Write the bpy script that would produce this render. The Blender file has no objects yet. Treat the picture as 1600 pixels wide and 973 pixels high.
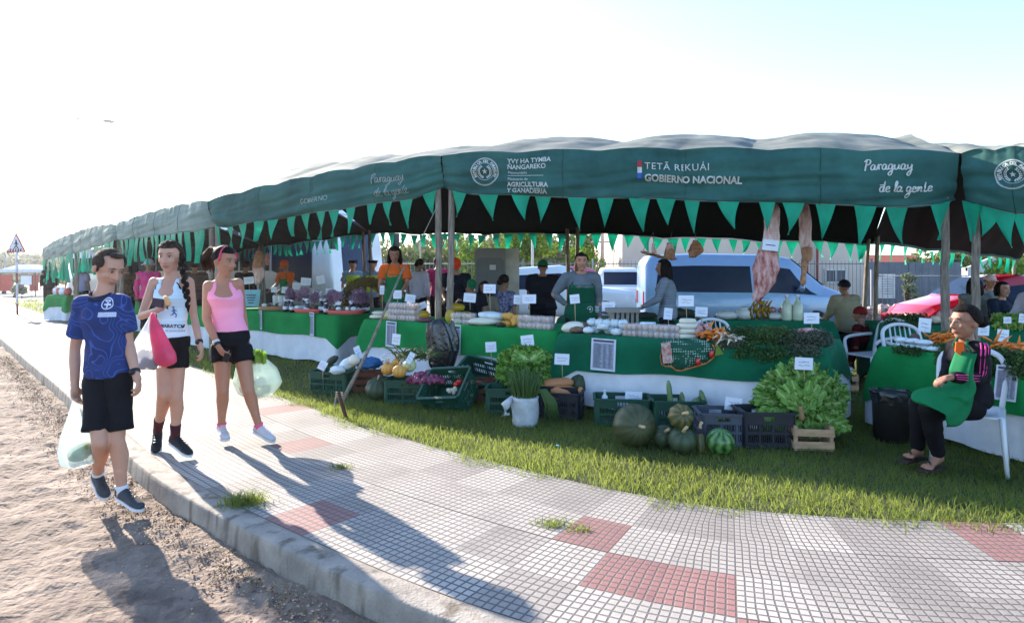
import bpy, bmesh, math, random
import numpy as np
from mathutils import Vector, Matrix, noise as mn
R = math.radians
V = Vector
scene = bpy.context.scene
C = bpy.data.collections.new('market'); scene.collection.children.link(C)
# ---------------------------------------------------------------- camera, sky, sun, exposure
H, HZ, F = 1.45, 428.0, 1000.0          # eye height; where the horizon lies; focal length in photo pixels
cd = bpy.data.cameras.new('camera'); cam = bpy.data.objects.new('camera', cd); C.objects.link(cam)
cam.location = (0, 0, H); cam.rotation_euler = (R(90), 0, 0)
cd.sensor_width = 36; cd.lens = 36 * F / 1600; cd.shift_y = -(486.5 - HZ) / 1600
cd.clip_start = 0.05; cd.clip_end = 3000
scene.camera = cam
SUN_DIR = V((-0.67, 0.742, 0)).normalized(); SUN_EL = R(24)
w = bpy.data.worlds.new('World'); scene.world = w; w.use_nodes = True
nt = w.node_tree; bg = nt.nodes['Background']
sky = nt.nodes.new('ShaderNodeTexSky'); sky.sky_type = 'NISHITA'; sky.sun_disc = False
sky.sun_elevation = SUN_EL; sky.sun_rotation = math.atan2(SUN_DIR.x, SUN_DIR.y)
sky.air_density = 1.0; sky.dust_density = 0.5; sky.ozone_density = 3.0
nt.links.new(sky.outputs[0], bg.inputs[0]); bg.inputs[1].default_value = 0.14
sl = bpy.data.lights.new('sun', 'SUN'); sl.energy = 4.3; sl.angle = R(0.6); sl.color = (1, .90, .76)
sun = bpy.data.objects.new('sun', sl); C.objects.link(sun)
sd = V((SUN_DIR.x * math.cos(SUN_EL), SUN_DIR.y * math.cos(SUN_EL), math.sin(SUN_EL)))
sun.rotation_euler = sd.to_track_quat('Z', 'Y').to_euler()
vs = scene.view_settings
vs.view_transform = 'Standard'; vs.look = 'None'; vs.gamma = 1; vs.use_curve_mapping = False
vs.exposure = 1.95
try:
    scene.cycles.use_denoising = True; scene.cycles.max_bounces = 6; scene.cycles.transparent_max_bounces = 12
    scene.cycles.caustics_reflective = False; scene.cycles.caustics_refractive = False
except Exception: pass
# ---------------------------------------------------------------- helpers
def G(px, py, z=0.0):
    Y = (H - z) * F / (py - HZ); return V(((px - 800) * Y / F, Y, z))
def A(px, py, Y): return V(((px - 800) * Y / F, Y, H + (HZ - py) * Y / F))
def rnd(a=0., b=1.): return random.uniform(a, b)
def srgb(h):
    h = h.lstrip('#'); c = [int(h[i:i+2], 16) / 255 for i in (0, 2, 4)]
    return tuple(x / 12.92 if x <= .04045 else ((x + .055) / 1.055) ** 2.4 for x in c)
MATS = {}
def M(name, col=(.5, .5, .5), rough=.7, metal=0., var=.12, vs=6., bump=0., bs=30., col2=None, attr=None, trans=0., alpha=1., spec=.4, coat=0., detail=4., stretch=None, emit=None, uv=False):
    """principled material: base colour wanders between two tones by noise (or by the attribute attr), optional bump"""
    if name in MATS: return MATS[name]
    if isinstance(col, str): col = srgb(col)
    if isinstance(col2, str): col2 = srgb(col2)
    m = bpy.data.materials.new(name); m.use_nodes = True; MATS[name] = m
    n, l = m.node_tree.nodes, m.node_tree.links
    p = n['Principled BSDF']
    p.inputs['Roughness'].default_value = rough; p.inputs['Metallic'].default_value = metal
    p.inputs['Specular IOR Level'].default_value = spec; p.inputs['Coat Weight'].default_value = coat
    tc = n.new('ShaderNodeTexCoord'); mp = n.new('ShaderNodeMapping'); l.new(tc.outputs['UV' if uv else 'Object'], mp.inputs[0])
    if stretch: mp.inputs['Scale'].default_value = stretch
    nz = n.new('ShaderNodeTexNoise'); nz.inputs['Scale'].default_value = vs; nz.inputs['Detail'].default_value = detail
    nz.inputs['Roughness'].default_value = .6
    l.new(mp.outputs[0], nz.inputs['Vector'])
    mix = n.new('ShaderNodeMix'); mix.data_type = 'RGBA'
    c2 = col2 or tuple(min(1, c * (1 + var)) for c in col); c1 = col if col2 else tuple(c * (1 - var) for c in col)
    mix.inputs[6].default_value = (*c1, 1); mix.inputs[7].default_value = (*c2, 1)
    if attr:
        at = n.new('ShaderNodeAttribute'); at.attribute_name = attr
        ad = n.new('ShaderNodeMath'); ad.operation = 'MULTIPLY_ADD'; l.new(nz.outputs[0], ad.inputs[0]); ad.inputs[1].default_value = var * 2; 
        sb = n.new('ShaderNodeMath'); sb.operation = 'SUBTRACT'; l.new(at.outputs['Fac'], sb.inputs[0]); sb.inputs[1].default_value = var
        l.new(sb.outputs[0], ad.inputs[2]); ad.use_clamp = True
        l.new(ad.outputs[0], mix.inputs[0])
    else:
        rm = n.new('ShaderNodeMapRange'); rm.inputs[1].default_value = .32; rm.inputs[2].default_value = .68
        l.new(nz.outputs[0], rm.inputs[0]); l.new(rm.outputs[0], mix.inputs[0])
    l.new(mix.outputs[2], p.inputs['Base Color'])
    if bump:
        nb = n.new('ShaderNodeTexNoise'); nb.inputs['Scale'].default_value = bs; nb.inputs['Detail'].default_value = 3
        l.new(mp.outputs[0], nb.inputs['Vector'])
        b = n.new('ShaderNodeBump'); b.inputs['Strength'].default_value = bump; b.inputs['Distance'].default_value = .02
        l.new(nb.outputs[0], b.inputs['Height']); l.new(b.outputs[0], p.inputs['Normal'])
    if trans:
        tr = n.new('ShaderNodeBsdfTranslucent'); l.new(mix.outputs[2], tr.inputs[0]); ms = n.new('ShaderNodeMixShader')
        ms.inputs[0].default_value = trans; l.new(p.outputs[0], ms.inputs[1]); l.new(tr.outputs[0], ms.inputs[2])
        l.new(ms.outputs[0], n['Material Output'].inputs[0])
    if alpha < 1: p.inputs['Alpha'].default_value = alpha
    if emit: p.inputs['Emission Color'].default_value = (*col, 1); p.inputs['Emission Strength'].default_value = emit
    return m
def link(o, parent=None):
    C.objects.link(o)
    if parent is not None: o.parent = parent
    return o
def wloc(o):
    p = V((0, 0, 0))
    while o is not None: p = p + V(o.location); o = o.parent
    return p
def tag(o, label=None, cat=None, group=None, kind=None):
    if label: o['label'] = label
    if cat: o['category'] = cat
    if group: o['group'] = group
    if kind: o['kind'] = kind
    return o
def thing(name, loc, label, cat, group=None, rz=0.):
    o = bpy.data.objects.new(name, None); o.empty_display_size = .1; C.objects.link(o)
    o.location = loc; o.rotation_euler = (0, 0, rz); return tag(o, label, cat, group)
def copy_tree(o, parent=None):
    c = o.copy(); C.objects.link(c); c.parent = parent
    for ch in list(o.children): copy_tree(ch, c)
    return c
def place(proto, loc, rz=0., label=None, group=None, scale=None, rot=None):
    """first use moves the prototype itself; later uses copy it"""
    if proto.get('_used'): o = copy_tree(proto)
    else: o = proto; o['_used'] = 1
    o.location = loc; o.rotation_euler = rot or (0, 0, rz)
    if scale: o.scale = (scale,) * 3 if isinstance(scale, (int, float)) else scale
    if label: o['label'] = label
    if group: o['group'] = group
    return o
def frame_of(d, hint=V((0, 0, 1))):
    d = V(d).normalized()
    if abs(d.dot(hint)) > .97: hint = V((1, 0, 0)) if abs(d.x) < .9 else V((0, 1, 0))
    u = d.cross(hint).normalized(); return u, u.cross(d).normalized() * -1, d
class MB:
    def __init__(s): s.v = []; s.f = []; s.m = []; s.a = []; s.sm = []; s.uv = {}
    def add(s, vs, fs, mi=0, att=None, smooth=False):
        k = len(s.v); s.v += [tuple(p) for p in vs]; s.a += (att if att is not None else [0.] * len(vs))
        for f in fs: s.f.append(tuple(i + k for i in f)); s.m.append(mi); s.sm.append(smooth)
        return k
    def box(s, c, size, rot=None, mi=0, att=0.):
        hx, hy, hz = size[0] / 2, size[1] / 2, size[2] / 2; c = V(c)
        P = [V((x, y, z)) for x in (-hx, hx) for y in (-hy, hy) for z in (-hz, hz)]
        if rot is not None:
            if not isinstance(rot, Matrix): rot = Matrix.Rotation(rot, 3, 'Z')
            P = [rot @ p for p in P]
        s.add([p + c for p in P], [(0, 1, 3, 2), (4, 6, 7, 5), (0, 4, 5, 1), (2, 3, 7, 6), (0, 2, 6, 4), (1, 5, 7, 3)], mi, [att] * 8)
    def rings(s, rings, mi=0, cap=True, smooth=True, close=True, att=None):
        n = len(rings[0]); vs = [p for r in rings for p in r]; fs = []
        for i in range(len(rings) - 1):
            for j in range(n if close else n - 1):
                k = (j + 1) % n; fs.append((i * n + j, i * n + k, (i + 1) * n + k, (i + 1) * n + j))
        if cap and close:
            fs.append(tuple(range(n))[::-1]); fs.append(tuple((len(rings) - 1) * n + j for j in range(n)))
        s.add(vs, fs, mi, att, smooth)
    def tube(s, pts, rad, n=8, mi=0, smooth=True, cap=True, flat=1., hint=V((0, 0, 1)), att=None):
        pts = [V(p) for p in pts]
        if isinstance(rad, (int, float)): rad = [rad] * len(pts)
        rs = []; a_ = []
        for i, p in enumerate(pts):
            d = (pts[min(i + 1, len(pts) - 1)] - pts[max(i - 1, 0)])
            if d.length < 1e-7: d = V((0, 0, 1))
            u, v, _ = frame_of(d, hint)
            rs.append([p + u * rad[i] * math.cos(2 * math.pi * j / n) + v * rad[i] * flat * math.sin(2 * math.pi * j / n) for j in range(n)])
            a_ += [att[i] if att else 0.] * n
        s.rings(rs, mi, cap, smooth, att=a_)
    def cap(s, p0, p1, r0, r1, n=12, mi=0):      # capsule with round ends
        p0, p1 = V(p0), V(p1); d = p1 - p0
        if d.length < 1e-6: d = V((0, 0, 1e-4))
        u, v, d = frame_of(d); rs = []
        for k in range(5):
            t = k / 5 * math.pi / 2; rs.append((p0 - d * r0 * math.cos(t), max(r0 * math.sin(t), r0 * .02)))
        rs.append((p0, r0)); rs.append((p1, r1))
        for k in range(4, -1, -1):
            t = k / 5 * math.pi / 2; rs.append((p1 + d * r1 * math.cos(t), max(r1 * math.sin(t), r1 * .02)))
        s.rings([[c + u * r * math.cos(2 * math.pi * j / n) + v * r * math.sin(2 * math.pi * j / n) for j in range(n)] for c, r in rs], mi)
    def ell(s, c, r, n=12, m=8, rot=None, mi=0, fn=None, att=None):
        """ellipsoid; fn(theta, phi) scales the radius"""
        c = V(c); r = (r, r, r) if isinstance(r, (int, float)) else r; vs = []; fs = []; aa = []
        for i in range(m + 1):
            ph = math.pi * i / m
            for j in range(n):
                th = 2 * math.pi * j / n; k = fn(th, ph) if fn else 1
                p = V((r[0] * k * math.sin(ph) * math.cos(th), r[1] * k * math.sin(ph) * math.sin(th), r[2] * k * math.cos(ph)))
                if rot is not None: p = rot @ p
                vs.append(c + p); aa.append(att(th, ph) if att else 0.)
        for i in range(m):
            for j in range(n):
                k = (j + 1) % n; fs.append((i * n + j, (i + 1) * n + j, (i + 1) * n + k, i * n + k))
        s.add(vs, fs, mi, aa, True)
    def grid(s, fn, nu, nv, mi=0, smooth=True, att=None, flip=False):
        vs = []; aa = []
        for i in range(nu + 1):
            for j in range(nv + 1):
                u, v = i / nu, j / nv; vs.append(fn(u, v)); aa.append(att(u, v) if att else 0.)
        fs = []
        for i in range(nu):
            for j in range(nv):
                a = i * (nv + 1) + j; q = (a, a + nv + 1, a + nv + 2, a + 1); fs.append(q[::-1] if flip else q)
        s.add(vs, fs, mi, aa, smooth)
    def poly(s, pts, mi=0, th=None, nrm=None):
        n = len(pts)
        if th:
            nrm = V(nrm).normalized() * th; q = [V(p) + nrm for p in pts]
            s.add(list(pts) + q, [tuple(range(n))[::-1], tuple(range(n, 2 * n))] + [(i, (i + 1) % n, n + (i + 1) % n, n + i) for i in range(n)], mi)
        else: s.add(list(pts), [tuple(range(n))], mi)
    def build(s, name, mat, parent=None, smooth=None, mods=None, local=False, loc=None):
        me = bpy.data.meshes.new(name)
        off = V((0, 0, 0)) if local else (wloc(parent) if parent is not None else V((0, 0, 0)))
        if loc is not None: off = V(loc)
        vv = np.array(s.v, dtype=np.float32).reshape(-1, 3) - np.array(off, dtype=np.float32)
        me.from_pydata([tuple(x) for x in vv.tolist()], [], s.f)
        for m_ in (mat if isinstance(mat, (list, tuple)) else [mat]): me.materials.append(m_)
        me.polygons.foreach_set('material_index', s.m)
        me.polygons.foreach_set('use_smooth', s.sm if smooth is None else [smooth] * len(s.f))
        if any(s.a):
            at = me.attributes.new('k', 'FLOAT', 'POINT'); at.data.foreach_set('value', s.a)
        o = bpy.data.objects.new(name, me); link(o, parent)
        if loc is not None: o.location = loc
        if mods: bake(o, mods)
        me = o.data; me.update()
        return o
def bake(o, mods):
    """apply modifiers given as (type, {settings}) without operators"""
    mats = list(o.data.materials)
    for i, (t, kw) in enumerate(mods):
        m = o.modifiers.new('m%d' % i, t)
        for k, v_ in kw.items(): setattr(m, k, v_)
    bpy.context.view_layer.update()
    dg = bpy.context.evaluated_depsgraph_get(); me = bpy.data.meshes.new_from_object(o.evaluated_get(dg))
    old = o.data; o.modifiers.clear(); o.data = me; bpy.data.meshes.remove(old)
    if not me.materials:
        for m_ in mats: me.materials.append(m_)
    me.polygons.foreach_set('use_smooth', [True] * len(me.polygons))
def remesh(vox, sm=3, fac=.5): return [('REMESH', dict(mode='VOXEL', voxel_size=vox)), ('SMOOTH', dict(factor=fac, iterations=sm))]
def raw(name, co, faces_quads, mat, att=None, tri=False, smooth=False):
    """fast mesh from numpy arrays: co (n,3), faces (m,3 or 4)"""
    me = bpy.data.meshes.new(name); co = np.asarray(co, np.float32); fq = np.asarray(faces_quads, np.int32)
    me.vertices.add(len(co)); me.vertices.foreach_set('co', co.ravel()); k = fq.shape[1]
    me.loops.add(fq.size); me.loops.foreach_set('vertex_index', fq.ravel())
    me.polygons.add(len(fq)); me.polygons.foreach_set('loop_start', np.arange(0, fq.size, k, dtype=np.int32))
    me.update(calc_edges=True)
    if smooth: me.polygons.foreach_set('use_smooth', [True] * len(fq))
    if att is not None:
        at = me.attributes.new('k', 'FLOAT', 'POINT'); at.data.foreach_set('value', np.asarray(att, np.float32))
    for m_ in (mat if isinstance(mat, (list, tuple)) else [mat]): me.materials.append(m_)
    o = bpy.data.objects.new(name, me); C.objects.link(o); return o
def text_mesh(body, size, bold=0., shear=0., space=1.):
    """the default font as (vertices, faces), flat in x/y, left-bottom at 0"""
    cu = bpy.data.curves.new('txt', 'FONT'); cu.body = body; cu.size = size; cu.shear = shear; cu.space_character = space; cu.offset = bold; cu.resolution_u = 3
    o = bpy.data.objects.new('txt', cu); C.objects.link(o); bpy.context.view_layer.update()
    me = bpy.data.meshes.new_from_object(o.evaluated_get(bpy.context.evaluated_depsgraph_get()))
    vs_ = [V(v.co) for v in me.vertices]; fs = [tuple(p.vertices) for p in me.polygons]
    bpy.data.objects.remove(o); bpy.data.curves.remove(cu); bpy.data.meshes.remove(me)
    return vs_, fs
def spline(pts, n):
    """Catmull-Rom through pts"""
    pts = [V(p) for p in pts]; P = [pts[0] * 2 - pts[1]] + pts + [pts[-1] * 2 - pts[-2]]; out = []
    for i in range(1, len(P) - 2):
        for k in range(n):
            t = k / n; a, b, c, d = P[i-1], P[i], P[i+1], P[i+2]
            out.append(.5 * ((2 * b) + (c - a) * t + (2*a - 5*b + 4*c - d) * t*t + (3*b - a - 3*c + d) * t**3))
    out.append(pts[-1]); return out
# ---------------------------------------------------------------- ground, path, kerb, road
ROAD = -0.14
kp = [G(5, 532), G(40, 562), G(100, 612), G(202, 715), G(255, 760), G(350, 810), G(450, 860), G(550, 910), G(650, 960)]
kp = [(p.x, p.y) for p in kp] + [(.35, 2.28), (1.15, 2.02), (2.5, 1.86), (5, 1.8)]
d0 = (V(kp[0]) - V(kp[2])).normalized()
kfar = [tuple(V(kp[0]) + d0 * 500), tuple(V(kp[0]) + d0 * 60), tuple(V(kp[0]) + d0 * 20)]
mid = np.array([tuple(p)[:2] for p in spline([(*p, 0) for p in [kfar[-1]] + kp + [(9, 1.78)]], 14)])
ml = np.r_[0, np.cumsum(np.hypot(*np.diff(mid, axis=0).T))]; mu = np.arange(0, ml[-1], .15); mid = np.c_[np.interp(mu, ml, mid[:, 0]), np.interp(mu, ml, mid[:, 1])]
for _ in range(45): mid[1:-1] = mid[1:-1] * .5 + (mid[:-2] + mid[2:]) * .25      # an even bend, no kinks
Kpts = [V((*p, 0)) for p in kfar[:-1]] + [V((*p, 0)) for p in mid] + [V((40, 1.78, 0)), V((500, 1.78, 0))]
Kn = []
for i, p in enumerate(Kpts):
    d = (Kpts[min(i + 1, len(Kpts) - 1)] - Kpts[max(i - 1, 0)]).normalized(); Kn.append(V((-d.y, d.x, 0)))
Ks = [0.]
for i in range(1, len(Kpts)): Ks.append(Ks[-1] + (Kpts[i] - Kpts[i-1]).length)
KS = np.array(Ks); KP = np.array([tuple(p) for p in Kpts]); KN = np.array([tuple(p) for p in Kn])
def K(s, v=0.):
    p = V([np.interp(s, KS, KP[:, i]) for i in range(3)]); n = V([np.interp(s, KS, KN[:, i]) for i in range(3)]).normalized()
    return p + n * v
def sv(X, Y):
    """arc length and offset from the kerb line of points"""
    X = np.atleast_1d(X); Y = np.atleast_1d(Y); best = np.full(X.shape, 1e9); S = np.zeros(X.shape); O = np.zeros(X.shape)
    for i in range(len(KP) - 1):
        a = KP[i, :2]; d = KP[i+1, :2] - a; L = np.hypot(*d); d = d / L
        t = np.clip((X - a[0]) * d[0] + (Y - a[1]) * d[1], 0, L); dx = X - a[0] - t * d[0]; dy = Y - a[1] - t * d[1]
        q = dx * dx + dy * dy; mk = q < best; best[mk] = q[mk]; S[mk] = (KS[i] + t)[mk]
        O[mk] = (np.sign(d[0] * dy - d[1] * dx) * np.sqrt(q))[mk]
    return S, O
WID = 1.82
m_soil = M('soil_grass', (.035, .045, .018), .95, var=.5, vs=3., col2=(.08, .075, .035), bump=.6, bs=40)
gp = [K(s, 1.2) for s in Ks]
mb = MB(); mb.v = [(p.x, p.y, -.012) for p in gp] + [(900, 3, -.012), (900, 900, -.012), (-900, 900, -.012)]
mb.f = [tuple(range(len(mb.v)))]; mb.m = [0]; mb.sm = [False]; mb.a = [0.] * len(mb.v)
tag(mb.build('ground', m_soil), kind='structure')
bm = bmesh.new(); bm.from_mesh(bpy.data.objects['ground'].data); bmesh.ops.triangulate(bm, faces=bm.faces[:]); bm.to_mesh(bpy.data.objects['ground'].data); bm.free()
# the sandy road: fine relief near the camera, flat far away
m_road = M('sandy_road', srgb('#5c4c42'), .95, var=.3, vs=3.2, col2=srgb('#8f7d6f'), bump=1., bs=26, detail=9)
def roadz(x, y):
    q = V((x * 1.7, y * 1.7, 0)); a = mn.noise(q) * .022 + mn.noise(q * 3.3) * .016 + abs(mn.noise(q * 5.6)) * .034 - .010 + mn.noise(q * 11) * .007 + mn.noise(V((x*21,y*21,1))) * .0045
    return ROAD - .012 + a
mb = MB()
S0 = float(sv(G(5, 532).x, G(5, 532).y)[0][0]); S1 = float(sv(1.2, 2.0)[0][0])
NS, NV = 430, 190
def roadpt(u, v):
    # u along kerb (denser near), v away from kerb
    s = S0 + (S1 + 1.5 - S0) * u ** .8
    o = -.0 - 5.6 * v ** 1.15
    p = K(s, o); return V((p.x, p.y, roadz(p.x, p.y) + (.02 * max(0, 1 + o * 4) * (1 + mn.noise(p * 3)))))
mb.grid(roadpt, NS, NV, flip=True)
tag(mb.build('road', m_road), kind='structure')
mb = MB(); mb.v = [(*K(s, .05).xy, ROAD - .07) for s in Ks] + [(900, -900, ROAD - .07), (-900, -900, ROAD - .07), (-900, 300, ROAD - .07)]
mb.f = [tuple(range(len(mb.v)))[::-1]]; mb.m = [0]; mb.sm = [False]; mb.a = [0.] * len(mb.v)
o = tag(mb.build('road_ground', m_road), kind='structure')
bm = bmesh.new(); bm.from_mesh(o.data); bmesh.ops.triangulate(bm, faces=bm.faces[:]); bm.to_mesh(o.data); bm.free()
# kerb
m_kerb = M('kerb_concrete', srgb('#7c746c'), .9, var=.3, vs=5., col2=srgb('#9f958a'), bump=.35, bs=60, detail=8)
n_, l_ = m_kerb.node_tree.nodes, m_kerb.node_tree.links      # dark weather stains running down the face
tc = n_.new('ShaderNodeTexCoord'); mp = n_.new('ShaderNodeMapping'); mp.inputs['Scale'].default_value = (3.4, 3.4, .7); l_.new(tc.outputs['Object'], mp.inputs[0])
nz = n_.new('ShaderNodeTexNoise'); nz.inputs['Scale'].default_value = 2.6; nz.inputs['Detail'].default_value = 6; l_.new(mp.outputs[0], nz.inputs[0])
rp = n_.new('ShaderNodeMapRange'); rp.inputs[1].default_value = .52; rp.inputs[2].default_value = .66; l_.new(nz.outputs[0], rp.inputs[0])
mx = n_.new('ShaderNodeMix'); mx.data_type = 'RGBA'; mx.blend_type = 'MULTIPLY'; l_.new(rp.outputs[0], mx.inputs[0])
pb = n_['Principled BSDF']; src = pb.inputs['Base Color'].links[0].from_socket; l_.new(src, mx.inputs[6]); mx.inputs[7].default_value = (.45, .42, .38, 1); l_.new(mx.outputs[2], pb.inputs['Base Color'])
mb = MB(); prof = [(-.012, ROAD - .1), (-.010, ROAD + .02), (-.003, -.03), (0, -.008), (.004, -.002), (.010, .001), (.06, .004), (.12, .004), (.148, .002), (.152, -.03)]
ss = [S0 - 60, S0 - 20] + list(np.linspace(S0 - 5, S1 + 9, 420))
rows = []
for s in ss:
    wv = mn.noise(V((s * .9, 0, 0))) * .004 + mn.noise(V((s * 6, 3, 0))) * .001
    rows.append([K(s, a + wv * (1 if a < .1 else 0)) + V((0, 0, z + mn.noise(V((s * 5, a * 9, 5))) * .0012)) for a, z in prof])
mb.rings(rows, cap=False, close=False, smooth=True)
tag(mb.build('kerb', m_kerb), kind='structure')
# tiled path: 0.4 m tiles, each scored into an 8 x 8 grid of small squares
def tile_mat(name, c1, c2):
    m = bpy.data.materials.new(name); m.use_nodes = True; n, l = m.node_tree.nodes, m.node_tree.links; p = n['Principled BSDF']; p.inputs['Roughness'].default_value = .75
    p.inputs['Specular IOR Level'].default_value = .3
    uv = n.new('ShaderNodeUVMap'); sx = n.new('ShaderNodeSeparateXYZ'); l.new(uv.outputs[0], sx.inputs[0])
    def math_(op, a, b=None, c=None):
        q = n.new('ShaderNodeMath'); q.operation = op
        for i, x in enumerate((a, b, c)):
            if x is None: continue
            if isinstance(x, (int, float)): q.inputs[i].default_value = x
            else: l.new(x, q.inputs[i])
        return q.outputs[0]
    ds = []
    for ax in (0, 1):
        fr = math_('FRACT', math_('MULTIPLY', sx.outputs[ax], 8.)); d = math_('ABSOLUTE', math_('SUBTRACT', fr, .5)); ds.append(d)
        fr = math_('FRACT', sx.outputs[ax]); ds.append(math_('MULTIPLY', math_('SUBTRACT', math_('ABSOLUTE', math_('SUBTRACT', fr, .5)), .488), 40.))
    g = math_('MAXIMUM', ds[0], ds[2]); rm = n.new('ShaderNodeMapRange'); rm.inputs[1].default_value = .37; rm.inputs[2].default_value = .43; l.new(g, rm.inputs[0])
    j = math_('MAXIMUM', ds[1], ds[3]); gg = math_('MAXIMUM', rm.outputs[0], math_('MINIMUM', math_('MAXIMUM', j, 0.), 1.))
    tc = n.new('ShaderNodeTexCoord'); nz = n.new('ShaderNodeTexNoise'); nz.inputs['Scale'].default_value = 2.3; nz.inputs['Detail'].default_value = 8; l.new(tc.outputs['Object'], nz.inputs[0])
    nz2 = n.new('ShaderNodeTexNoise'); nz2.inputs['Scale'].default_value = 45; nz2.inputs['Detail'].default_value = 3; l.new(tc.outputs['Object'], nz2.inputs[0])
    at = n.new('ShaderNodeAttribute'); at.attribute_name = 'k'
    f = math_('MULTIPLY_ADD', nz.outputs[0], 1.1, math_('MULTIPLY_ADD', nz2.outputs[0], .5, math_('MULTIPLY_ADD', at.outputs['Fac'], .6, -.72)))
    mx = n.new('ShaderNodeMix'); mx.data_type = 'RGBA'; l.new(f, mx.inputs[0]); mx.inputs[6].default_value = (*c1, 1); mx.inputs[7].default_value = (*c2, 1)
    m2 = n.new('ShaderNodeMix'); m2.data_type = 'RGBA'; l.new(math_('MULTIPLY', gg, math_('MULTIPLY_ADD', nz.outputs[0], .6, .55)), m2.inputs[0]); l.new(mx.outputs[2], m2.inputs[6]); m2.inputs[7].default_value = (.10, .088, .084, 1)
    l.new(m2.outputs[2], p.inputs['Base Color'])
    b = n.new('ShaderNodeBump'); b.inputs['Strength'].default_value = .8; b.inputs['Distance'].default_value = .004; b.invert = True; l.new(gg, b.inputs['Height']); l.new(b.outputs[0], p.inputs['Normal'])
    return m
m_tile = tile_mat('path_tile_grey', srgb('#7d7671'), srgb('#b0a8a0')); m_tred = tile_mat('path_tile_red', srgb('#7a5654'), srgb('#a0756f'))
T = .4; i0 = int((S0 - 22) / T); i1 = int((S1 + 9) / T)
reds = set()
for (px, py) in [(490, 795), (955, 815), (1030, 880), (1150, 957), (1570, 872), (485, 697), (440, 640), (1230, 1010)]:
    q = G(px, py); s, o_ = sv(q.x, q.y); reds.add((int(s[0] // T), int((o_[0] - .15) // T)))
me_v, me_f, me_m, me_u, me_a = [], [], [], [], []
for i in range(i0, i1):
    for j in range(4):
        va, vb = .15 + j * T, .15 + (j + 1) * T
        if j == 3: vb += .12
        k = len(me_v); dz = .0035 * math.sin(i * 12.9 + j * 78.2); rv = (math.sin(i * 91.7 + j * 37.3) * 43758.5) % 1
        me_v += [K(i * T, va), K((i + 1) * T, va), K((i + 1) * T, vb), K(i * T, vb)]
        me_v[-4:] = [V((p.x, p.y, .001 + dz * .3)) for p in me_v[-4:]]
        me_f.append((k, k + 1, k + 2, k + 3)); me_m.append(1 if (i, j) in reds else 0); me_u += [(0, 0), (1, 0), (1, (vb - va) / T), (0, (vb - va) / T)]; me_a += [rv] * 4
me = bpy.data.meshes.new('path'); me.from_pydata([tuple(p) for p in me_v], [], me_f)
me.materials.append(m_tile); me.materials.append(m_tred); me.polygons.foreach_set('material_index', me_m)
ul = me.uv_layers.new(name='UVMap')
for lp in me.loops: ul.data[lp.index].uv = me_u[lp.vertex_index]
me.attributes.new('k', 'FLOAT', 'POINT').data.foreach_set('value', me_a)
tag(link(bpy.data.objects.new('path', me)), kind='structure')
# far ends of the path and the paved yard behind the stalls
m_yard = M('dusty_asphalt', (.17, .16, .15), .95, var=.25, vs=.8, col2=(.24, .22, .2), bump=.2, bs=30)
mb = MB(); mb.poly([(-3.5, 17.5, -.006), (2, 15.6, -.006), (9, 15.2, -.006), (60, 17, -.006), (60, 27, -.006), (6, 26, -.006), (-40, 62, -.006), (-60, 60, -.006)])
tag(mb.build('car_park', m_yard), kind='structure')
mb = MB(); q = [K(S0 - 22, 3), K(S0 - 23.5, 2.6)]
mb.poly([K(S0-90, .15), K(S0 - 22, .15), K(S0 - 22, 1.85), K(S0 - 90, 1.85)])
mb.v = [(x, y, 0) for x, y, z in mb.v]
tag(mb.build('path_far_end', M('path_far', srgb('#a29c98'), .9)), kind='structure')
mb = MB(); mb.poly([(-27, 33, -.008), (-24.5, 31, -.008), (-3, 62, -.008), (-60, 110, -.008), (-90, 110, -.008)])
tag(mb.build('side_street', M('pale_street', srgb('#b5aba0'), .95)), kind='structure')
# ---------------------------------------------------------------- grass
rg = np.random.default_rng(7)
def blades(x, y, hmin, hmax, wd, z0=-.012, lean=.6):
    n = len(x); h = rg.uniform(hmin, hmax, n) * rg.uniform(.6, 1.15, n); th = rg.uniform(0, 2 * np.pi, n); ph = rg.uniform(0, 2 * np.pi, n); ln = rg.uniform(.1, lean, n) * h * 1.5
    wx, wy = np.cos(th) * wd, np.sin(th) * wd; lx, ly = np.cos(ph) * ln, np.sin(ph) * ln
    z = np.full(n, z0)
    v0 = np.stack([x - wx, y - wy, z], 1); v1 = np.stack([x + wx, y + wy, z], 1)
    v2 = np.stack([x + wx * .75 + lx * .35, y + wy * .75 + ly * .35, z + h * .6], 1); v3 = np.stack([x - wx * .75 + lx * .35, y - wy * .75 + ly * .35, z + h * .6], 1)
    v4 = np.stack([x + wx * .12 + lx, y + wy * .12 + ly, z + h], 1); v5 = np.stack([x - wx * .12 + lx, y - wy * .12 + ly, z + h], 1)
    co = np.stack([v0, v1, v2, v3, v4, v5], 1).reshape(-1, 3); b = np.arange(n)[:, None] * 6
    f = np.concatenate([b + np.array([[0, 1, 2, 3]]), b + np.array([[3, 2, 4, 5]])], 1).reshape(-1, 4)
    return co, f
def field(n, x0, x1, y0, y1): return rg.uniform(x0, x1, n), rg.uniform(y0, y1, n)
def vnoise(x, y, s):
    return np.array([mn.noise(V((a * s, b * s, 2.))) for a, b in zip(x, y)])
m_grass = M('grass_blade', (.04, .075, .018), .7, var=.25, vs=1.4, col2=(.19, .24, .05), attr='k', trans=.55, spec=.2)
for nd in m_grass.node_tree.nodes:
    if nd.type == 'BSDF_TRANSLUCENT': m_grass.node_tree.links.remove(nd.inputs[0].links[0]); nd.inputs[0].default_value = (.24, .29, .06, 1)
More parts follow.
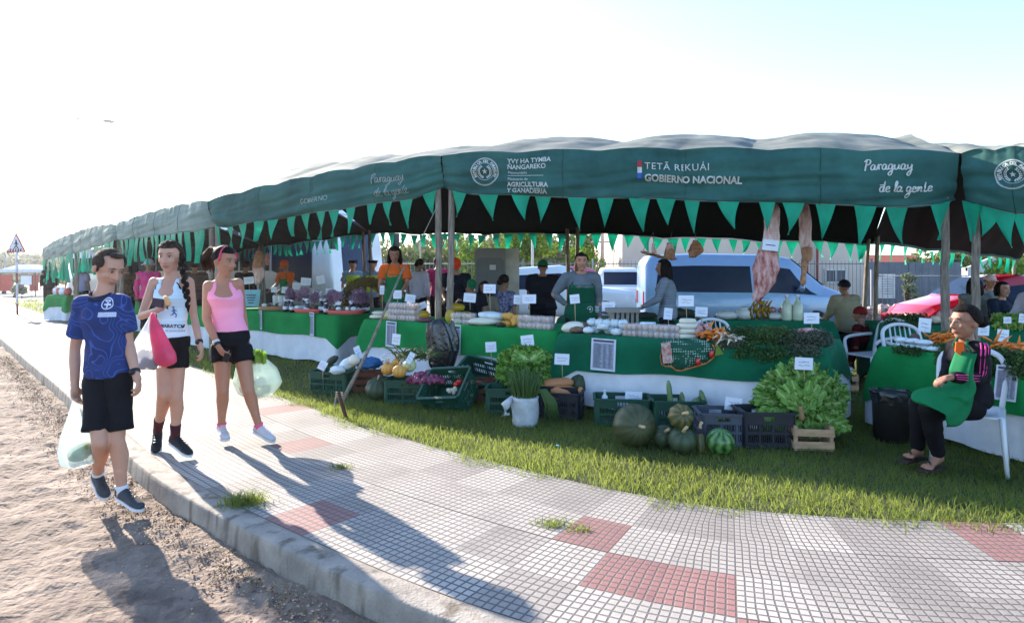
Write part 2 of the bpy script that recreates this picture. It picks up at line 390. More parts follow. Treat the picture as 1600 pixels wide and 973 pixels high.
def patch(n, box, keep, hh, wd):
    x, y = field(n, *box); s, o_ = sv(x, y); kx = keep(x, y, s, o_); x, y, o_ = x[kx], y[kx], o_[kx]
    c, f = blades(x, y, hh[0], hh[1], wd); cl = np.clip(.45 + .9 * vnoise(x, y, 1.3) + rg.uniform(-.3, .3, len(x)), 0, 1)
    dry = rg.random(len(x)) < .06; cl = np.where(dry, 1.25, cl)
    return c, f, np.repeat(cl, 6)
def join(parts, name, mat):
    co, fs, at = [], [], []; k = 0
    for c, f, a in parts: co.append(c); fs.append(f + k); at.append(a); k += len(c)
    return raw(name, np.concatenate(co), np.concatenate(fs), mat, np.concatenate(at))
jag = lambda x, y, s, o_: o_ > WID + .02 + .07 * np.sin(s * 3.1) + .05 * np.sin(s * 9.7) + rg.uniform(-.11, .1, len(s))
infr = lambda x, y: (np.abs(x) < .86 * y + .4)
parts = [patch(150000, (-4.5, 5.5, 3.3, 7.2), lambda x, y, s, o_: jag(x, y, s, o_) & infr(x, y), (.022, .068), .0026),
         patch(60000, (-9, 8, 7.2, 12), lambda x, y, s, o_: jag(x, y, s, o_) & infr(x, y), (.03, .075), .004),
         patch(26000, (-21, -4, 9, 24), lambda x, y, s, o_: jag(x, y, s, o_) & (o_ < 8) & infr(x, y), (.05, .11), .008),
         patch(9000, (-30, -10, 20, 36), lambda x, y, s, o_: jag(x, y, s, o_) & infr(x, y), (.06, .14), .014)]
# taller fringe that leans over the path edge
x, y = field(60000, -8, 5.5, 3.2, 12); s, o_ = sv(x, y); k = (o_ > WID - .02 + .06 * np.sin(s * 3.1)) & (o_ < WID + .42) & infr(x, y) & (np.sin(s*4.3)+np.sin(s*11)+rg.normal(0,.9,len(s)) > -.3); x, y = x[k], y[k]
c, f = blades(x, y, .035, .10, .003, lean=1.2); parts.append((c, f, np.repeat(np.clip(rg.normal(.6, .35, len(x)), 0, 1.2), 6)))
gr = join(parts, 'grass', m_grass); tag(gr, 'short green grass between path and stalls', 'grass', kind='stuff')
# weed tufts growing out of the joints of path and kerb
def tuft(px, py, n, r, label, hh=.09):
    q = G(px, py); x = rg.normal(0, r, n); y = rg.normal(0, r * .7, n); c, f = blades(x, y, hh * .4, hh, .0028, z0=0, lean=1.2)
    o = raw('weed_tuft', c, f, m_grass, np.repeat(rg.uniform(.1, .9, n), 6)); o.location = q; tag(o, label, 'weed', 'weeds in the path')
tuft(382, 787, 420, .065, 'big dark weed tuft on the kerb edge near the walkers', .09)
tuft(865, 820, 160, .05, 'flat weed tuft in the middle of the path tiles', .045)
tuft(533, 731, 120, .045, 'small weed tuft on the tiles near the red squares', .045)
tuft(906, 829, 60, .03, 'tiny weed sprig beside the red path tile', .04)
# dry litter and pebbles along the foot of the kerb
n = 9000; s = rg.uniform(S0 + 2, S1, n); o_ = -np.abs(rg.normal(0, .16, n)) - .03
P = np.array([tuple(K(a, b)) for a, b in zip(s[:3000], o_[:3000])]); P = np.repeat(P, 3, 0) + np.c_[rg.normal(0, .03, (9000, 2)), np.zeros(9000)]
P[:, 2] = [roadz(a, b) + .012 for a, b, c in P]
r = rg.uniform(.0025, .009, n); d = np.array([[1, 0, 0], [0, 1, 0], [-1, 0, 0], [0, -1, 0], [0, 0, .8], [0, 0, -.8]])
co = (P[:, None, :] + d[None] * r[:, None, None] * rg.uniform(.6, 1.4, (n, 6, 1))).reshape(-1, 3); b = np.arange(n)[:, None] * 6
f = np.concatenate([b + np.array([q]) for q in [(0, 1, 4), (1, 2, 4), (2, 3, 4), (3, 0, 4), (1, 0, 5), (2, 1, 5), (3, 2, 5), (0, 3, 5)]], 1).reshape(-1, 3)
m_lit = M('litter', srgb('#6d4634'), .95, col2=srgb('#c3ab90'), attr='k', var=.1)
tag(raw('pebbles', co, f, m_lit, np.repeat(rg.random(n), 6)), 'small reddish pebbles at the foot of the kerb', 'pebbles', kind='stuff')
x, y = P[:2600, 0] + .02, P[:2600, 1]; c, f = blades(x, y, .01, .04, .002, z0=ROAD, lean=2.)
m_dry = M('dry_grass', srgb('#8a7446'), .9, col2=srgb('#5f5a30'), attr='k', var=.1)
tag(raw('dry_weeds', c, f, m_dry, np.repeat(rg.random(len(x)), 6)), 'dry weeds at the foot of the kerb', 'weeds', kind='stuff')
# ---------------------------------------------------------------- market tents
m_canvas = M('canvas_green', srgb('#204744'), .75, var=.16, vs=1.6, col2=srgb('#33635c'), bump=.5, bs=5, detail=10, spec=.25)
m_roof = M('canvas_roof_faded', srgb('#525a54'), .8, var=.2, vs=2., col2=srgb('#85857b'), bump=.1, bs=5, spec=.2)
m_seam = M('canvas_seam', srgb('#183b3a'), .8)
m_pgrn = M('canvas_glare_pale', srgb('#55706a'), .75, var=.16, vs=1.1, col2=srgb('#7d8d86'), bump=.15, bs=3.5, spec=.2)  # green canvas with the sun glare on the far left tents mixed into its colour
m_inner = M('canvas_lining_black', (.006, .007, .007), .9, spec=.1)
m_print = M('white_print', srgb('#b9bdb8'), .8, var=.15, vs=30)
m_pr, m_pb = M('red_print', srgb('#a4303c'), .8), M('blue_print', srgb('#2c4f9c'), .8)
m_pole = M('weathered_wood', srgb('#5e544a'), .9, col2=srgb('#958a7c'), vs=9, stretch=(5, 5, .6), bump=.8, bs=20)
m_pend = M('pennant_teal', srgb('#0c9a78'), .6, var=.15, vs=5, trans=.25, spec=.3)
m_rope = M('rope', srgb('#8a8272'), .9); m_wire = M('wire', (.08, .07, .06), .6)
# front corners: px, distance, fascia bottom px-row, fascia top px-row ; back corners
front = [(66, 22.5, 407, 388), (114, 18.2, 397, 364), (180, 14.2, 377, 350), (325, 10.6, 360, 312), (690, 8.6, 304, 240), (1500, 7.4, 327, 236), (1884, 5.8, 360, 235)]
back = [(-14.8, 27, 2.1), (-10.8, 22.6, 2.15), (-7.2, 18.5, 2.35), (-3.5, 15.5, 2.55), (1.18, 12.4, 2.36), (7.0, 12.4, 2.16), (13.5, 17, 1.95)]
names = ['smallest pale green tent at the far left end of the row', 'pale sunlit tent second from the far left end', 'glare-washed green tent with wrinkled valance behind the walking women',
         'green tent left of the middle with faint script on its right end', 'big middle green tent with TETA REKUAI GOBIERNO NACIONAL printed on its valance', 'green tent cut off at the right edge showing half a round seal']
TENTS = []
def make_tent(i):
    a, b = front[i], front[i + 1]
    fa, fb = A(a[0], a[2], a[1]), A(b[0], b[2], b[1]); ta, tb = A(a[0], a[3], a[1]), A(b[0], b[3], b[1])
    ba, bb = V(back[i]), V(back[i + 1]); u = (fb - fa); u.z = 0; L = u.length; u.normalize(); nrm = V((u.y, -u.x, 0))
    if nrm.y > 0: nrm = -nrm                     # towards the path
    root = thing('market_tent', (fa.x, fa.y, 0), names[i], 'tent', 'green canvas tents in a row')
    sag = .06; gap = .012
    def fas(s, t, off=0.):
        """valance: s along, t from top (0) to bottom (1)"""
        e = min(s, 1 - s) * L; top = ta.lerp(tb, s); bot = fa.lerp(fb, s)
        lift = .30 * max(0, 1 - e / .5) ** 1.6 * (1 if i >= 3 else .5)
        arch = .06 * 4 * s * (1 - s)
        top = top + V((0, 0, arch + .035 * abs(math.sin(s * math.pi * 6)) - .03)); bot = bot + V((0, 0, lift * (.35) + sag * 0 + arch * .1 + .008 * math.sin(s * 23 + i)))
        p = top.lerp(bot, t)
        corner = max(0, 1 - e / .28) ** 2 * .14 * t
        wr = (mn.noise(V((s * L * 1.1, t * 4.5 + s * L * .35, i * 7.))) * .075 + (1 - abs(mn.noise(V((s * L * .9, t * 7 + s * L * .8, i * 3.)))) * 2.2) * .028 + mn.noise(V((s * L * 4.2, t * 6, i * 3.))) * .018) * (.25 + t * .75) * (1 if i > 2 else .45)
        cr = .02 * mn.noise(V((s * L * 9, t * 2.0, 9 + i))) * (1 - t)
        p = p + nrm * (.03 * math.sin(t * 3.1) + wr + cr - corner + off); 
        p = p.lerp(p + u * (gap * (1 if s < .5 else -1)), 1); return p
    mb = MB(); mb.grid(lambda s, t: fas(s, t), 200, 24)
    sm_ = MB(); sm_.tube([fas(k / 80, .975, .004) for k in range(81)], .007, 4)
    for s_ in (.26, .51, .76): sm_.tube([fas(s_ + .001 * math.sin(k), k / 12, .003) for k in range(13)], .0035, 4)
    sm_.build('hem', m_seam, root)
    # roof: front slope up to the ridge, back slope down; it sags between the rafters
    fr_t = lambda s: fas(s, 0)
    def roofp(s, t):
        f = fr_t(s); bk = ba.lerp(bb, s); rid_h = max(ta.z, tb.z) + .52
        if i < 2: rid_h = max(ta.z, tb.z) + .3
        m_ = f.lerp(bk, .46); m_.z = rid_h + .02 * math.sin(s * 6)
        p = f.lerp(m_, t / .5) if t < .5 else m_.lerp(bk, (t - .5) / .5)
        lump = .12 * (abs(math.sin(s * math.pi * 3 + .35)) ** .7) * math.sin(min(1, t * 4) * math.pi * .5) * (1 if t < .5 else .4) - .06 * math.sin(min(1, t * 4) * math.pi * .5)
        p.z += lump + mn.noise(V((s * 14, t * 9, i))) * .03 * math.sin(min(1, t * 3) * 1.57); return p
    mb.grid(roofp, 110, 26, mi=1)
    # back valance
    mb.grid(lambda s, t: roofp(s, 1) + V((0, 0, -.1 * t)), 40, 3, mi=0)
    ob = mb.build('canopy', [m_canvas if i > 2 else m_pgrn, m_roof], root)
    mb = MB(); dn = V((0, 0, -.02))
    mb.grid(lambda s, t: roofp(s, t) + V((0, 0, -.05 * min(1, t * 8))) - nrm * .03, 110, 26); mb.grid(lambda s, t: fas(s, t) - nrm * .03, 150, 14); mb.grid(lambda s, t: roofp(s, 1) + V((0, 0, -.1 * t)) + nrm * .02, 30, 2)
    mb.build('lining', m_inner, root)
    # poles: two front, two back, rough hewn
    def pole(top, foot, r, nm='pole'):
        q = MB(); pts = [foot.lerp(top, k / 9) + V((mn.noise(V((k * .5, foot.x, 0))) * .02, mn.noise(V((k * .5, foot.y, 5))) * .02, 0)) for k in range(10)]
        q.tube(pts, [r * (1.1 - .2 * k / 9 + .06 * math.sin(k * 2.3 + foot.x)) for k in range(10)], 10); return q.build(nm, m_pole, root)
    r = .045
    for s_, sg in ((0, 1), (1, -1)):
        p = fas(s_, .5); q = p + u * sg * .10 - nrm * .06 * -1 - nrm * .12
        pole(V((q.x, q.y, p.z + .12)), V((q.x + rnd(-.03, .03), q.y, -.02)), r)
        bk = (ba if s_ == 0 else bb) + u * sg * .10 + nrm * .05
        pole(V((bk.x, bk.y, bk.z + .02)), V((bk.x + (-.1 if i > 3 else .05) + rnd(-.05, .05), bk.y, -.02)), r * .9)
    # cross rafters seen under the lining
    q = MB()
    for k in range(1, 4):
        t = k / 4 * .5
        q.tube([roofp(.02, t) + V((0, 0, -.1)), roofp(.5, t) + V((0, 0, -.13)), roofp(.98, t) + V((0, 0, -.1))], .012, 5)
    q.build('rafter', m_pole, root)
    TENTS.append(dict(root=root, fas=fas, roofp=roofp, u=u, nrm=nrm, L=L, fa=fa, fb=fb, ba=ba, bb=bb)); return root
for i in range(6): make_tent(i)
# ---- printed writing on the valances
def pxs(T, px):           # valance parameter whose world point projects on the column px
    lo, hi = 0., 1.
    for _ in range(30):
        m_ = (lo + hi) / 2; p = T['fas'](m_, .5)
        if 800 + p.x / p.y * F < px: lo = m_
        else: hi = m_
    return (lo + hi) / 2
def on_valance(T, vs_, s0, t0, mbx, faces, mi=0, flipx=1):
    """lays flat 2D shapes (metres) on the cloth: origin at (s0, t0)"""
    h = (T['fas'](s0, 0) - T['fas'](s0, 1)).length
    out = []
    for p in vs_:
        s = min(.999, max(.001, s0 + p.x / T['L'])); t = t0 - p.y / h
        out.append(T['fas'](s, min(.99, max(.01, t)), .016))
    mbx.add(out, faces, mi)
def emblem(T, s0, t0, r, mbx):
    vs_, fs = [], []
    def ring(r0, r1, n=48, a0=0., a1=2 * math.pi):
        k = len(vs_)
        for j in range(n + 1):
            a = a0 + (a1 - a0) * j / n; vs_.extend([V((r0 * math.cos(a), r0 * math.sin(a), 0)), V((r1 * math.cos(a), r1 * math.sin(a), 0))])
        for j in range(n): fs.append((k + 2*j, k + 2*j + 1, k + 2*j + 3, k + 2*j + 2))
    ring(r * .955, r); ring(r * .91, r * .93); ring(r * .60, r * .625)
    k = len(vs_); vs_.append(V((0, 0, 0)))
    for j in range(10):
        a = math.pi / 2 + j * math.pi / 5; rr = r * (.2 if j % 2 == 0 else .085); vs_.append(V((rr * math.cos(a), rr * math.sin(a), 0)))
    for j in range(10): fs.append((k, k + 1 + j, k + 1 + (j + 1) % 10))
    for sg in (-1, 1):                    # the two branches of the wreath, leaf by leaf
        for j in range(9):
            a = -math.pi / 2 + sg * (.25 + j * .27); c = V((math.cos(a), math.sin(a), 0)) * r * .42; tn = V((-math.sin(a), math.cos(a), 0)) * sg
            for side in (-1, 1):
                d = (tn + c.normalized() * side * .8).normalized() * r * .15; w_ = V((-d.y, d.x, 0)) * .28; k = len(vs_)
                vs_.extend([c, c + d * .5 + w_, c + d, c + d * .5 - w_]); fs.append((k, k + 1, k + 2, k + 3))
    txt = 'REPUBLICA DEL PARAGUAY'
    for j, ch in enumerate(txt):
        if ch == ' ': continue
        a = math.radians(205 - j * (230 / (len(txt) - 1))); tv, tf = text_mesh(ch, r * .27, .002); k = len(vs_); an = a - math.pi / 2
        for p in tv: x, y = p.x - r * .08, p.y; vs_.append(V((math.cos(a) * r * .665 + x * math.cos(an) - y * math.sin(an), math.sin(a) * r * .665 + x * math.sin(an) + y * math.cos(an), 0)))
        fs.extend([tuple(i + k for i in f) for f in tf])
    on_valance(T, vs_, s0, t0, mbx, fs)
# brush script: strokes drawn letter by letter (x, y in units of x-height)
SC = {'P': [[(.15, -.1), (.3, 1.9)], [(-.1, 1.55), (.3, 1.95), (.9, 1.8), (.85, 1.2), (.3, .9)]], 'a': [[(.75, .85), (.35, 1), (.05, .55), (.2, .05), (.55, .2), (.75, .9), (.7, .2), (.95, .05), (1.1, .25)]],
      'r': [[(.0, .2), (.2, 1.0), (.25, .8), (.35, .05)], [(.27, .7), (.5, 1.), (.75, .85)]], 'g': [[(.75, .85), (.35, 1), (.05, .55), (.25, .1), (.6, .3), (.75, .9), (.65, -.6), (.3, -1.), (.05, -.7), (.5, -.2), (1.1, .2)]],
      'u': [[(.05, .95), (.1, .2), (.4, .05), (.7, .5), (.75, .95), (.75, .2), (1.05, .15)]], 'y': [[(.05, .95), (.15, .35), (.4, .25), (.7, .6), (.8, .95), (.7, -.5), (.35, -1.), (.1, -.7), (.6, -.1), (1., .1)]],
      'd': [[(.7, .8), (.35, 1), (.05, .5), (.25, .05), (.6, .2), (.85, 2.), (.75, .2), (1.05, .15)]], 'e': [[(.05, .4), (.6, .6), (.5, 1.), (.15, .8), (.1, .3), (.4, 0), (.85, .2)]],
      'l': [[(.05, .2), (.5, 1.5), (.4, 2.), (.2, 1.5), (.2, .2), (.5, .05)]], 'n': [[(.0, .2), (.15, 1.), (.2, .1), (.45, .9), (.7, .8), (.7, .15), (1., .1)]], 't': [[(.4, 1.8), (.25, .3), (.45, 0), (.8, .2)], [(.0, 1.25), (.8, 1.35)]]}
SW = {'P': 1.05, 'a': 1.05, 'r': .8, 'g': 1.0, 'u': 1.05, 'y': 1., 'd': 1.05, 'e': .85, 'l': .5, 'n': 1., 't': .75, ' ': .55}
def script(T, s0, t0, text, xh, mbx, wd=.13):
    x = 0; vs_, fs = [], []
    for ch in text:
        for st in SC.get(ch, []):
            pts = spline([(a + x, b, 0) for a, b in st], 4) if len(st) > 2 else [V((*st[0], 0)).lerp(V((*st[1], 0)), q / 4) for q in range(5)]
            for p in pts: p.x += p.x * 0 + p.y * .12
            k = len(vs_)
            for j, p in enumerate(pts):
                d = (pts[min(j + 1, len(pts) - 1)] - pts[max(j - 1, 0)]).normalized(); w_ = V((-d.y, d.x, 0)) * wd * (.6 + .4 * abs(d.y)); vs_ += [(p + w_) * xh, (p - w_) * xh]
            for j in range(len(pts) - 1): fs.append((k + 2*j, k + 2*j + 1, k + 2*j + 3, k + 2*j + 2))
        x += SW[ch] * 1.02
    on_valance(T, vs_, s0, t0, mbx, fs)
def printed(T, px, t0, text, size, mbx, bold=0., mi=0, space=1.):
    tv, tf = text_mesh(text, size, bold, space=space); on_valance(T, tv, pxs(T, px), t0, mbx, tf, mi)
T = TENTS[4]; mb = MB()
emblem(T, pxs(T, 758), .47, .185, mb); mb.build('emblem', m_print, T['root']); mb = MB()
printed(T, 793, .26, 'YVY HA TYMBA', .082, mb, .0015); printed(T, 793, .40, 'ÑANGAREKO', .082, mb, .0015); printed(T, 794, .505, 'Motenondeha', .045, mb)
tv = [V((0, 0, 0)), V((.47, 0, 0)), V((.47, .006, 0)), V((0, .006, 0))]; on_valance(T, tv, pxs(T, 794), .56, mb, [(0, 1, 2, 3)])
mb.build('ministry_lettering', m_print, T['root']); mb = MB(); printed(T, 794, .66, 'Ministerio de', .05, mb); printed(T, 793, .80, 'AGRICULTURA', .08, mb, .002); printed(T, 793, .935, 'Y GANADERIA', .08, mb, .002)
mb.build('ministry_lettering', m_print, T['root']); mb = MB(); printed(T, 1007, .43, 'TETÃ REKUÁI', .122, mb, 0, space=1.12); mb.build('lettering', m_print, T['root']); mb = MB(); printed(T, 1007, .66, 'GOBIERNO NACIONAL', .113, mb, .004)
mb.build('lettering', m_print, T['root']); mb = MB(); script(T, pxs(T, 1350), .36, 'Paraguay', .064, mb); mb.build('script_lettering', m_print, T['root']); mb = MB(); script(T, pxs(T, 1373), .74, 'de la gente', .062, mb)
mb.build('script_lettering', m_print, T['root']); mb = MB()
for q, mi in ((0, 1), (1, 0), (2, 2)):
    y = .06 - q * .075; on_valance(T, [V((0, y, 0)), V((.055, y, 0)), V((.055, y + .073, 0)), V((0, y + .073, 0))], pxs(T, 996), .48, mb, [(0, 1, 2, 3)], mi)
mb.build('flag_mark', [m_print, m_pr, m_pb], T['root'])
T = TENTS[5]; mb = MB(); emblem(T, pxs(T, 1583), .42, .165, mb); mb.build('emblem', m_print, T['root'])
T = TENTS[3]; mb = MB(); script(T, pxs(T, 580), .5, 'Paraguay', .068, mb, .09); mb.build('script_lettering', M('faded_print', srgb('#8d9a96'), .8), T['root']); mb = MB(); script(T, pxs(T, 587), .84, 'de la gente', .062, mb, .09); mb.build('script_lettering', M('faded_print', srgb('#8d9a96'), .8), T['root']); mb = MB()
printed(T, 468, .72, 'GOBIERNO', .11, mb, .0); mb.build('lettering', M('faded_print', srgb('#8d9a96'), .8), T['root'])
T = TENTS[4]
# ---- strings of pennants
def bunting(T, along, n, wd, ht, label, cols=None, tilt=.3):
    p0 = along(0.); root = thing('bunting', p0, label, 'bunting', 'teal pennant strings'); q = MB()
    q.tube([along(k / 24) for k in range(25)], .004, 4); q.build('string', m_rope, root)
    for k in range(n):
        s = (k + .5 + rnd(-.16, .16)) / n; ws = wd * rnd(.8, 1.15); p = along(s); d = (along(min(1, s + .01)) - along(max(0, s - .01))).normalized(); h = ht * rnd(.82, 1.15)
        nr = V((-d.y, d.x, 0)); sl = rnd(-tilt, tilt) * ws; tw = rnd(-.25, .25) * ws
        q = MB(); nn = 5
        def fn(a, b):
            wv = (1 - b) * ws / 2; x = (a * 2 - 1) * wv + sl * b * b; y = .018 * math.sin(a * 5 + k) * b + tw * b * (a * 2 - 1) + .05 * math.sin(b * 2 + k) * b
            return p + d * x + nr * y + V((0, 0, -h * b))
        q.grid(fn, 4, 5); q.build('pennant', m_pend, root)
    return root
lab = ['hazy far left tent', 'sunlit second tent', 'third tent behind the walking women', 'tent left of the middle', 'big middle tent', 'right edge tent']
for i, T in enumerate(TENTS):
    def al(s, T=T):
        s = .01 + .98 * s; p = T['fas'](s, .985, .004); return p
    bunting(T, al, [13, 13, 16, 14, 16, 12][i], [.36, .32, .23, .19, .235, .24][i], [.75, .62, .5, .36, .40, .40][i], 'teal triangle pennants along the front valance of the ' + lab[i], tilt=.35)
    def bl(s, T=T, i=i):
        p = T['roofp'](.01 + .98 * s, 1) + V((0, 0, -.09 - .03 * math.sin(s * math.pi))) + T['nrm'] * .04; return p
    bunting(T, bl, [14, 14, 18, 17, 20, 14][i], .22, .32, 'small teal pennants under the back edge of the ' + lab[i], tilt=.4)
# guy pole and stake in front of the row
g = thing('guy_pole', G(535, 640), 'long thin leaning pole lashed to a dark stake in the grass', 'pole')
mb = MB(); a, b = G(533, 642), A(632, 415, 7.9); mb.tube([a + V((0, 0, .08)), a.lerp(b, .35) + V((.01, 0, .01)), a.lerp(b, .7), b], [.021, .018, .014, .009], 8); c2 = A(688, 312, 8.35); mb.build('shaft', m_pole, g)
mb = MB(); a = G(543, 655); mb.tube([a + V((0, 0, -.02)), a + V((-.05, 0, .13)), a + V((-.10, .02, .27))], [.016, .02, .018], 7); mb.build('stake', M('dark_stake', srgb('#4a2f24'), .9), g)
mb = MB(); a = G(533, 641); mb.tube([a + V((-.045, -.02, .16)), a + V((-.06, -.03, .07)), a + V((-.055, -.03, -.01))], .007, 6); 
mb.tube([a + V((-.02 + .035 * math.cos(q), .03 * math.sin(q), .13 + q * .004)) for q in np.linspace(0, 18, 40)], .006, 5); mb.tube([b - V((.01, 0, .06)), b.lerp(c2, .5) - V((0, 0, .05)), c2], .005, 5); mb.build('lashing', m_rope, g)
# ---------------------------------------------------------------- tables and cloths
m_green = M('cloth_green', srgb('#0e6e37'), .85, var=.1, vs=2.5, spec=.12, col2=srgb('#178646'), bump=.7, bs=7, detail=8); m_gdark = M('cloth_green_dark', srgb('#0a4f37'), .85, var=.1, vs=2.5, spec=.12, col2=srgb('#0f6648'), bump=.7, bs=7, detail=8)
m_white = M('cloth_white', srgb('#c9ccd4'), .85, col2=srgb('#e2e4e9'), vs=3, spec=.12, trans=.1, bump=.6, bs=7, detail=8)
m_tab = M('table_top', srgb('#7a6650'), .7)
def table_at(a, b, depth, zt, label, drop_g=.36, gm=None, white=True, seed=0, cl_label=('', ''), corner=.18, over=.03):
    """a, b = front corners on the ground; the cloths hang from the edges"""
    a, b = V((a.x, a.y, 0)), V((b.x, b.y, 0)); u = (b - a).normalized(); n = V((-u.y, u.x, 0)); L = (b - a).length
    if n.y < 0: n = -n
    c = (a + b) / 2 + n * depth / 2
    drop_g = drop_g if isinstance(drop_g, tuple) else (drop_g, drop_g)
    t = thing('market_table', c, label, 'table', 'market tables')
    ang = math.atan2(u.y, u.x)
    q = MB(); q.box(c + V((0, 0, zt - .025)), (L, depth, .03), ang); q.build('tabletop', m_tab, t)
    for sx in (-1, 1):
        for sy in (-1, 1):
            q = MB(); p = c + u * sx * (L / 2 - .12) + n * sy * (depth / 2 - .1); q.tube([p, p + V((0, 0, zt - .04))], .018, 8); q.build('leg', m_wire, t)
    cs = [a, b, b + n * depth, a + n * depth]; per = []; 
    segs = [(cs[k], cs[(k + 1) % 4]) for k in range(4)]; tot = sum((q2 - q1).length for q1, q2 in segs)
    def cloth(nm, zlow, out, mat, sd, lab_, corner_drop):
        NS_ = 240; NT = 9; base = []
        for q1, q2 in segs:
            m_ = max(8, int(NS_ * (q2 - q1).length / tot)); d = (q2 - q1).normalized(); o_ = V((d.y, -d.x, 0)); l_ = (q2 - q1).length
            for k in range(m_):
                s = k / m_; e = min(s, 1 - s) * l_; base.append((q1.lerp(q2, s), o_, e, s))
        # outward normals blended at the corners
        nb = len(base); rows = []
        for r_ in range(NT + 1):
            t_ = r_ / NT; row = []
            for k in range(nb):
                p, o_, e, s = base[k]
                op = sum((base[(k + j) % nb][1] for j in range(-4, 5)), V((0, 0, 0))).normalized()
                arc = k * tot / nb
                zl = (zt - (drop_g[0] + (drop_g[1] - drop_g[0]) * min(1, max(0, (p - a).dot(u) / L)))) * (nm == 'green') + zlow * (nm != 'green') - corner_drop * max(0, 1 - e / .22) ** 1.3 + .012 * math.sin(arc * 5 + sd); dd = (zt - zl) * t_
                fold = (math.sin(arc * 13 + seed + 2 * math.sin(arc * 2.1)) * .5 + mn.noise(V((arc * 2.4, seed, dd * .8))) * 1.0 + mn.noise(V((arc * 9, seed, 3))) * .3) * .05 * dd ** 1.1
                fl = corner * max(0, 1 - e / .35) ** 2 * min(dd, .4) * 1.6
                zl = (zt - (drop_g[0] + (drop_g[1] - drop_g[0]) * min(1, max(0, (p - a).dot(u) / L)))) * (nm == 'green') + zlow * (nm != 'green') - corner_drop * max(0, 1 - e / .22) ** 1.3 + .012 * math.sin(arc * 5 + sd)
                z = zt + out * .2 + (zl - zt) * t_
                hang = min(1, t_ * 6); row.append(V((p.x, p.y, z)) + op * (out + over * hang * .5 + fold + fl + .012 * hang))
            rows.append(row)
        q = MB(); q.rings(rows[::-1], cap=False); 
        top = rows[0]; k = len(q.v); 
        cc = c + V((0, 0, zt + out * .2 + .002)); q.add([cc] + top, [(0, 1 + j, 1 + (j + 1) % nb) for j in range(nb)], 0, None, True)
        ob = q.build('tablecloth', mat, smooth=True, loc=c); tag(ob, lab_, 'tablecloth', 'table cloths'); return ob
    if white: cloth('white', .03, .003, m_white, seed + 5, cl_label[1], 0)
    cloth('green', 0, .022, gm or m_green, seed, cl_label[0], .16)
    return dict(a=a, b=b, u=u, n=n, L=L, z=zt + .006, d=depth, t=t)
def on(Tb, px, back, z=0.):
    """point on a table top: column px, distance back from its front edge"""
    k = (px - 800) / F; b0 = back   # (o+u*s).x = k*(o+u*s).y
    while True:
        o_ = Tb['a'] + Tb['n'] * back; s = (k * o_.y - o_.x) / (Tb['u'].x - k * Tb['u'].y)
        if s <= Tb['L'] - .06 or back > Tb['d'] - .15 or b0 < .04: break
        back += .04
    s = min(Tb['L'] - .05, max(.05, s)); p = o_ + Tb['u'] * s; return V((p.x, p.y, Tb['z'] + z))
def top_at(px, py, z):
    return G(px, py, z)
Z = .79
T1 = table_at(G(290, 479, Z), G(527, 493, Z), 1.9, Z, 'long jam and flower table left of the middle', seed=1, cl_label=('green cloth hanging over the flower and jar table behind the walking women', 'white under-cloth reaching the grass below the flower and jar table'))
T2 = table_at(G(572, 499, Z), G(869, 518, Z), 1.0, Z, 'table with cheese, squash and the black rubbish bag', seed=3, cl_label=('green cloth on the table behind the tilted crate and black bag', 'white under-cloth of the table behind the sweet potato crate'), drop_g=(.37, .37))
T3 = table_at(G(878, 521, Z), G(1287, 545, Z), 1.0, Z, 'egg and herb table in the middle', seed=8, gm=m_gdark, cl_label=('darker green cloth with a leaflet and floral rag on the egg table', 'long white under-cloth behind the pumpkins and cucumber crate'), drop_g=(.40, .31))
T4 = table_at(G(1378, 542, .75), G(1700, 585, .75), 1.0, .75, 'table behind the seated woman at the right', seed=12, cl_label=('bright green cloth on the table behind the seated woman', 'white under-cloth behind the seated woman and black bin'), drop_g=.38)
T5 = table_at(V((2.95, 8.95, 0)), V((4.35, 8.7, 0)), .8, .80, 'second-row table with bananas and bottles', seed=15, gm=m_gdark, white=False, drop_g=.75, cl_label=('dark green cloth to the ground on the banana table', ''))
T5b = table_at(V((.7, 9.6, 0)), V((2.9, 9.2, 0)), .8, .78, 'second-row table beside the grey van', seed=17, gm=m_gdark, white=False, drop_g=.72, cl_label=('dark green cloth on the rear table beside the striped woman', ''))
T6 = table_at(G(196, 468, Z), G(262, 472, Z), .9, Z, 'small table seen between the two left walkers', seed=21, cl_label=('green cloth seen between the blue shirt man and the woman with bags', 'white cloth low between the left walkers'))
T7 = table_at(G(76, 461, Z), G(105, 462, Z), 1., Z, 'far table at the left end tent', seed=23, cl_label=('small green cloth on the far left end table', 'white under-cloth of the far left end table'))
T8 = table_at(V((4.85, 8.1, 0)), V((8.6, 7.5, 0)), .9, .80, 'rear table behind the carrots at the right', seed=27, gm=m_gdark, white=False, drop_g=.7, cl_label=('dark green cloth on the rear table at the right edge', ''))
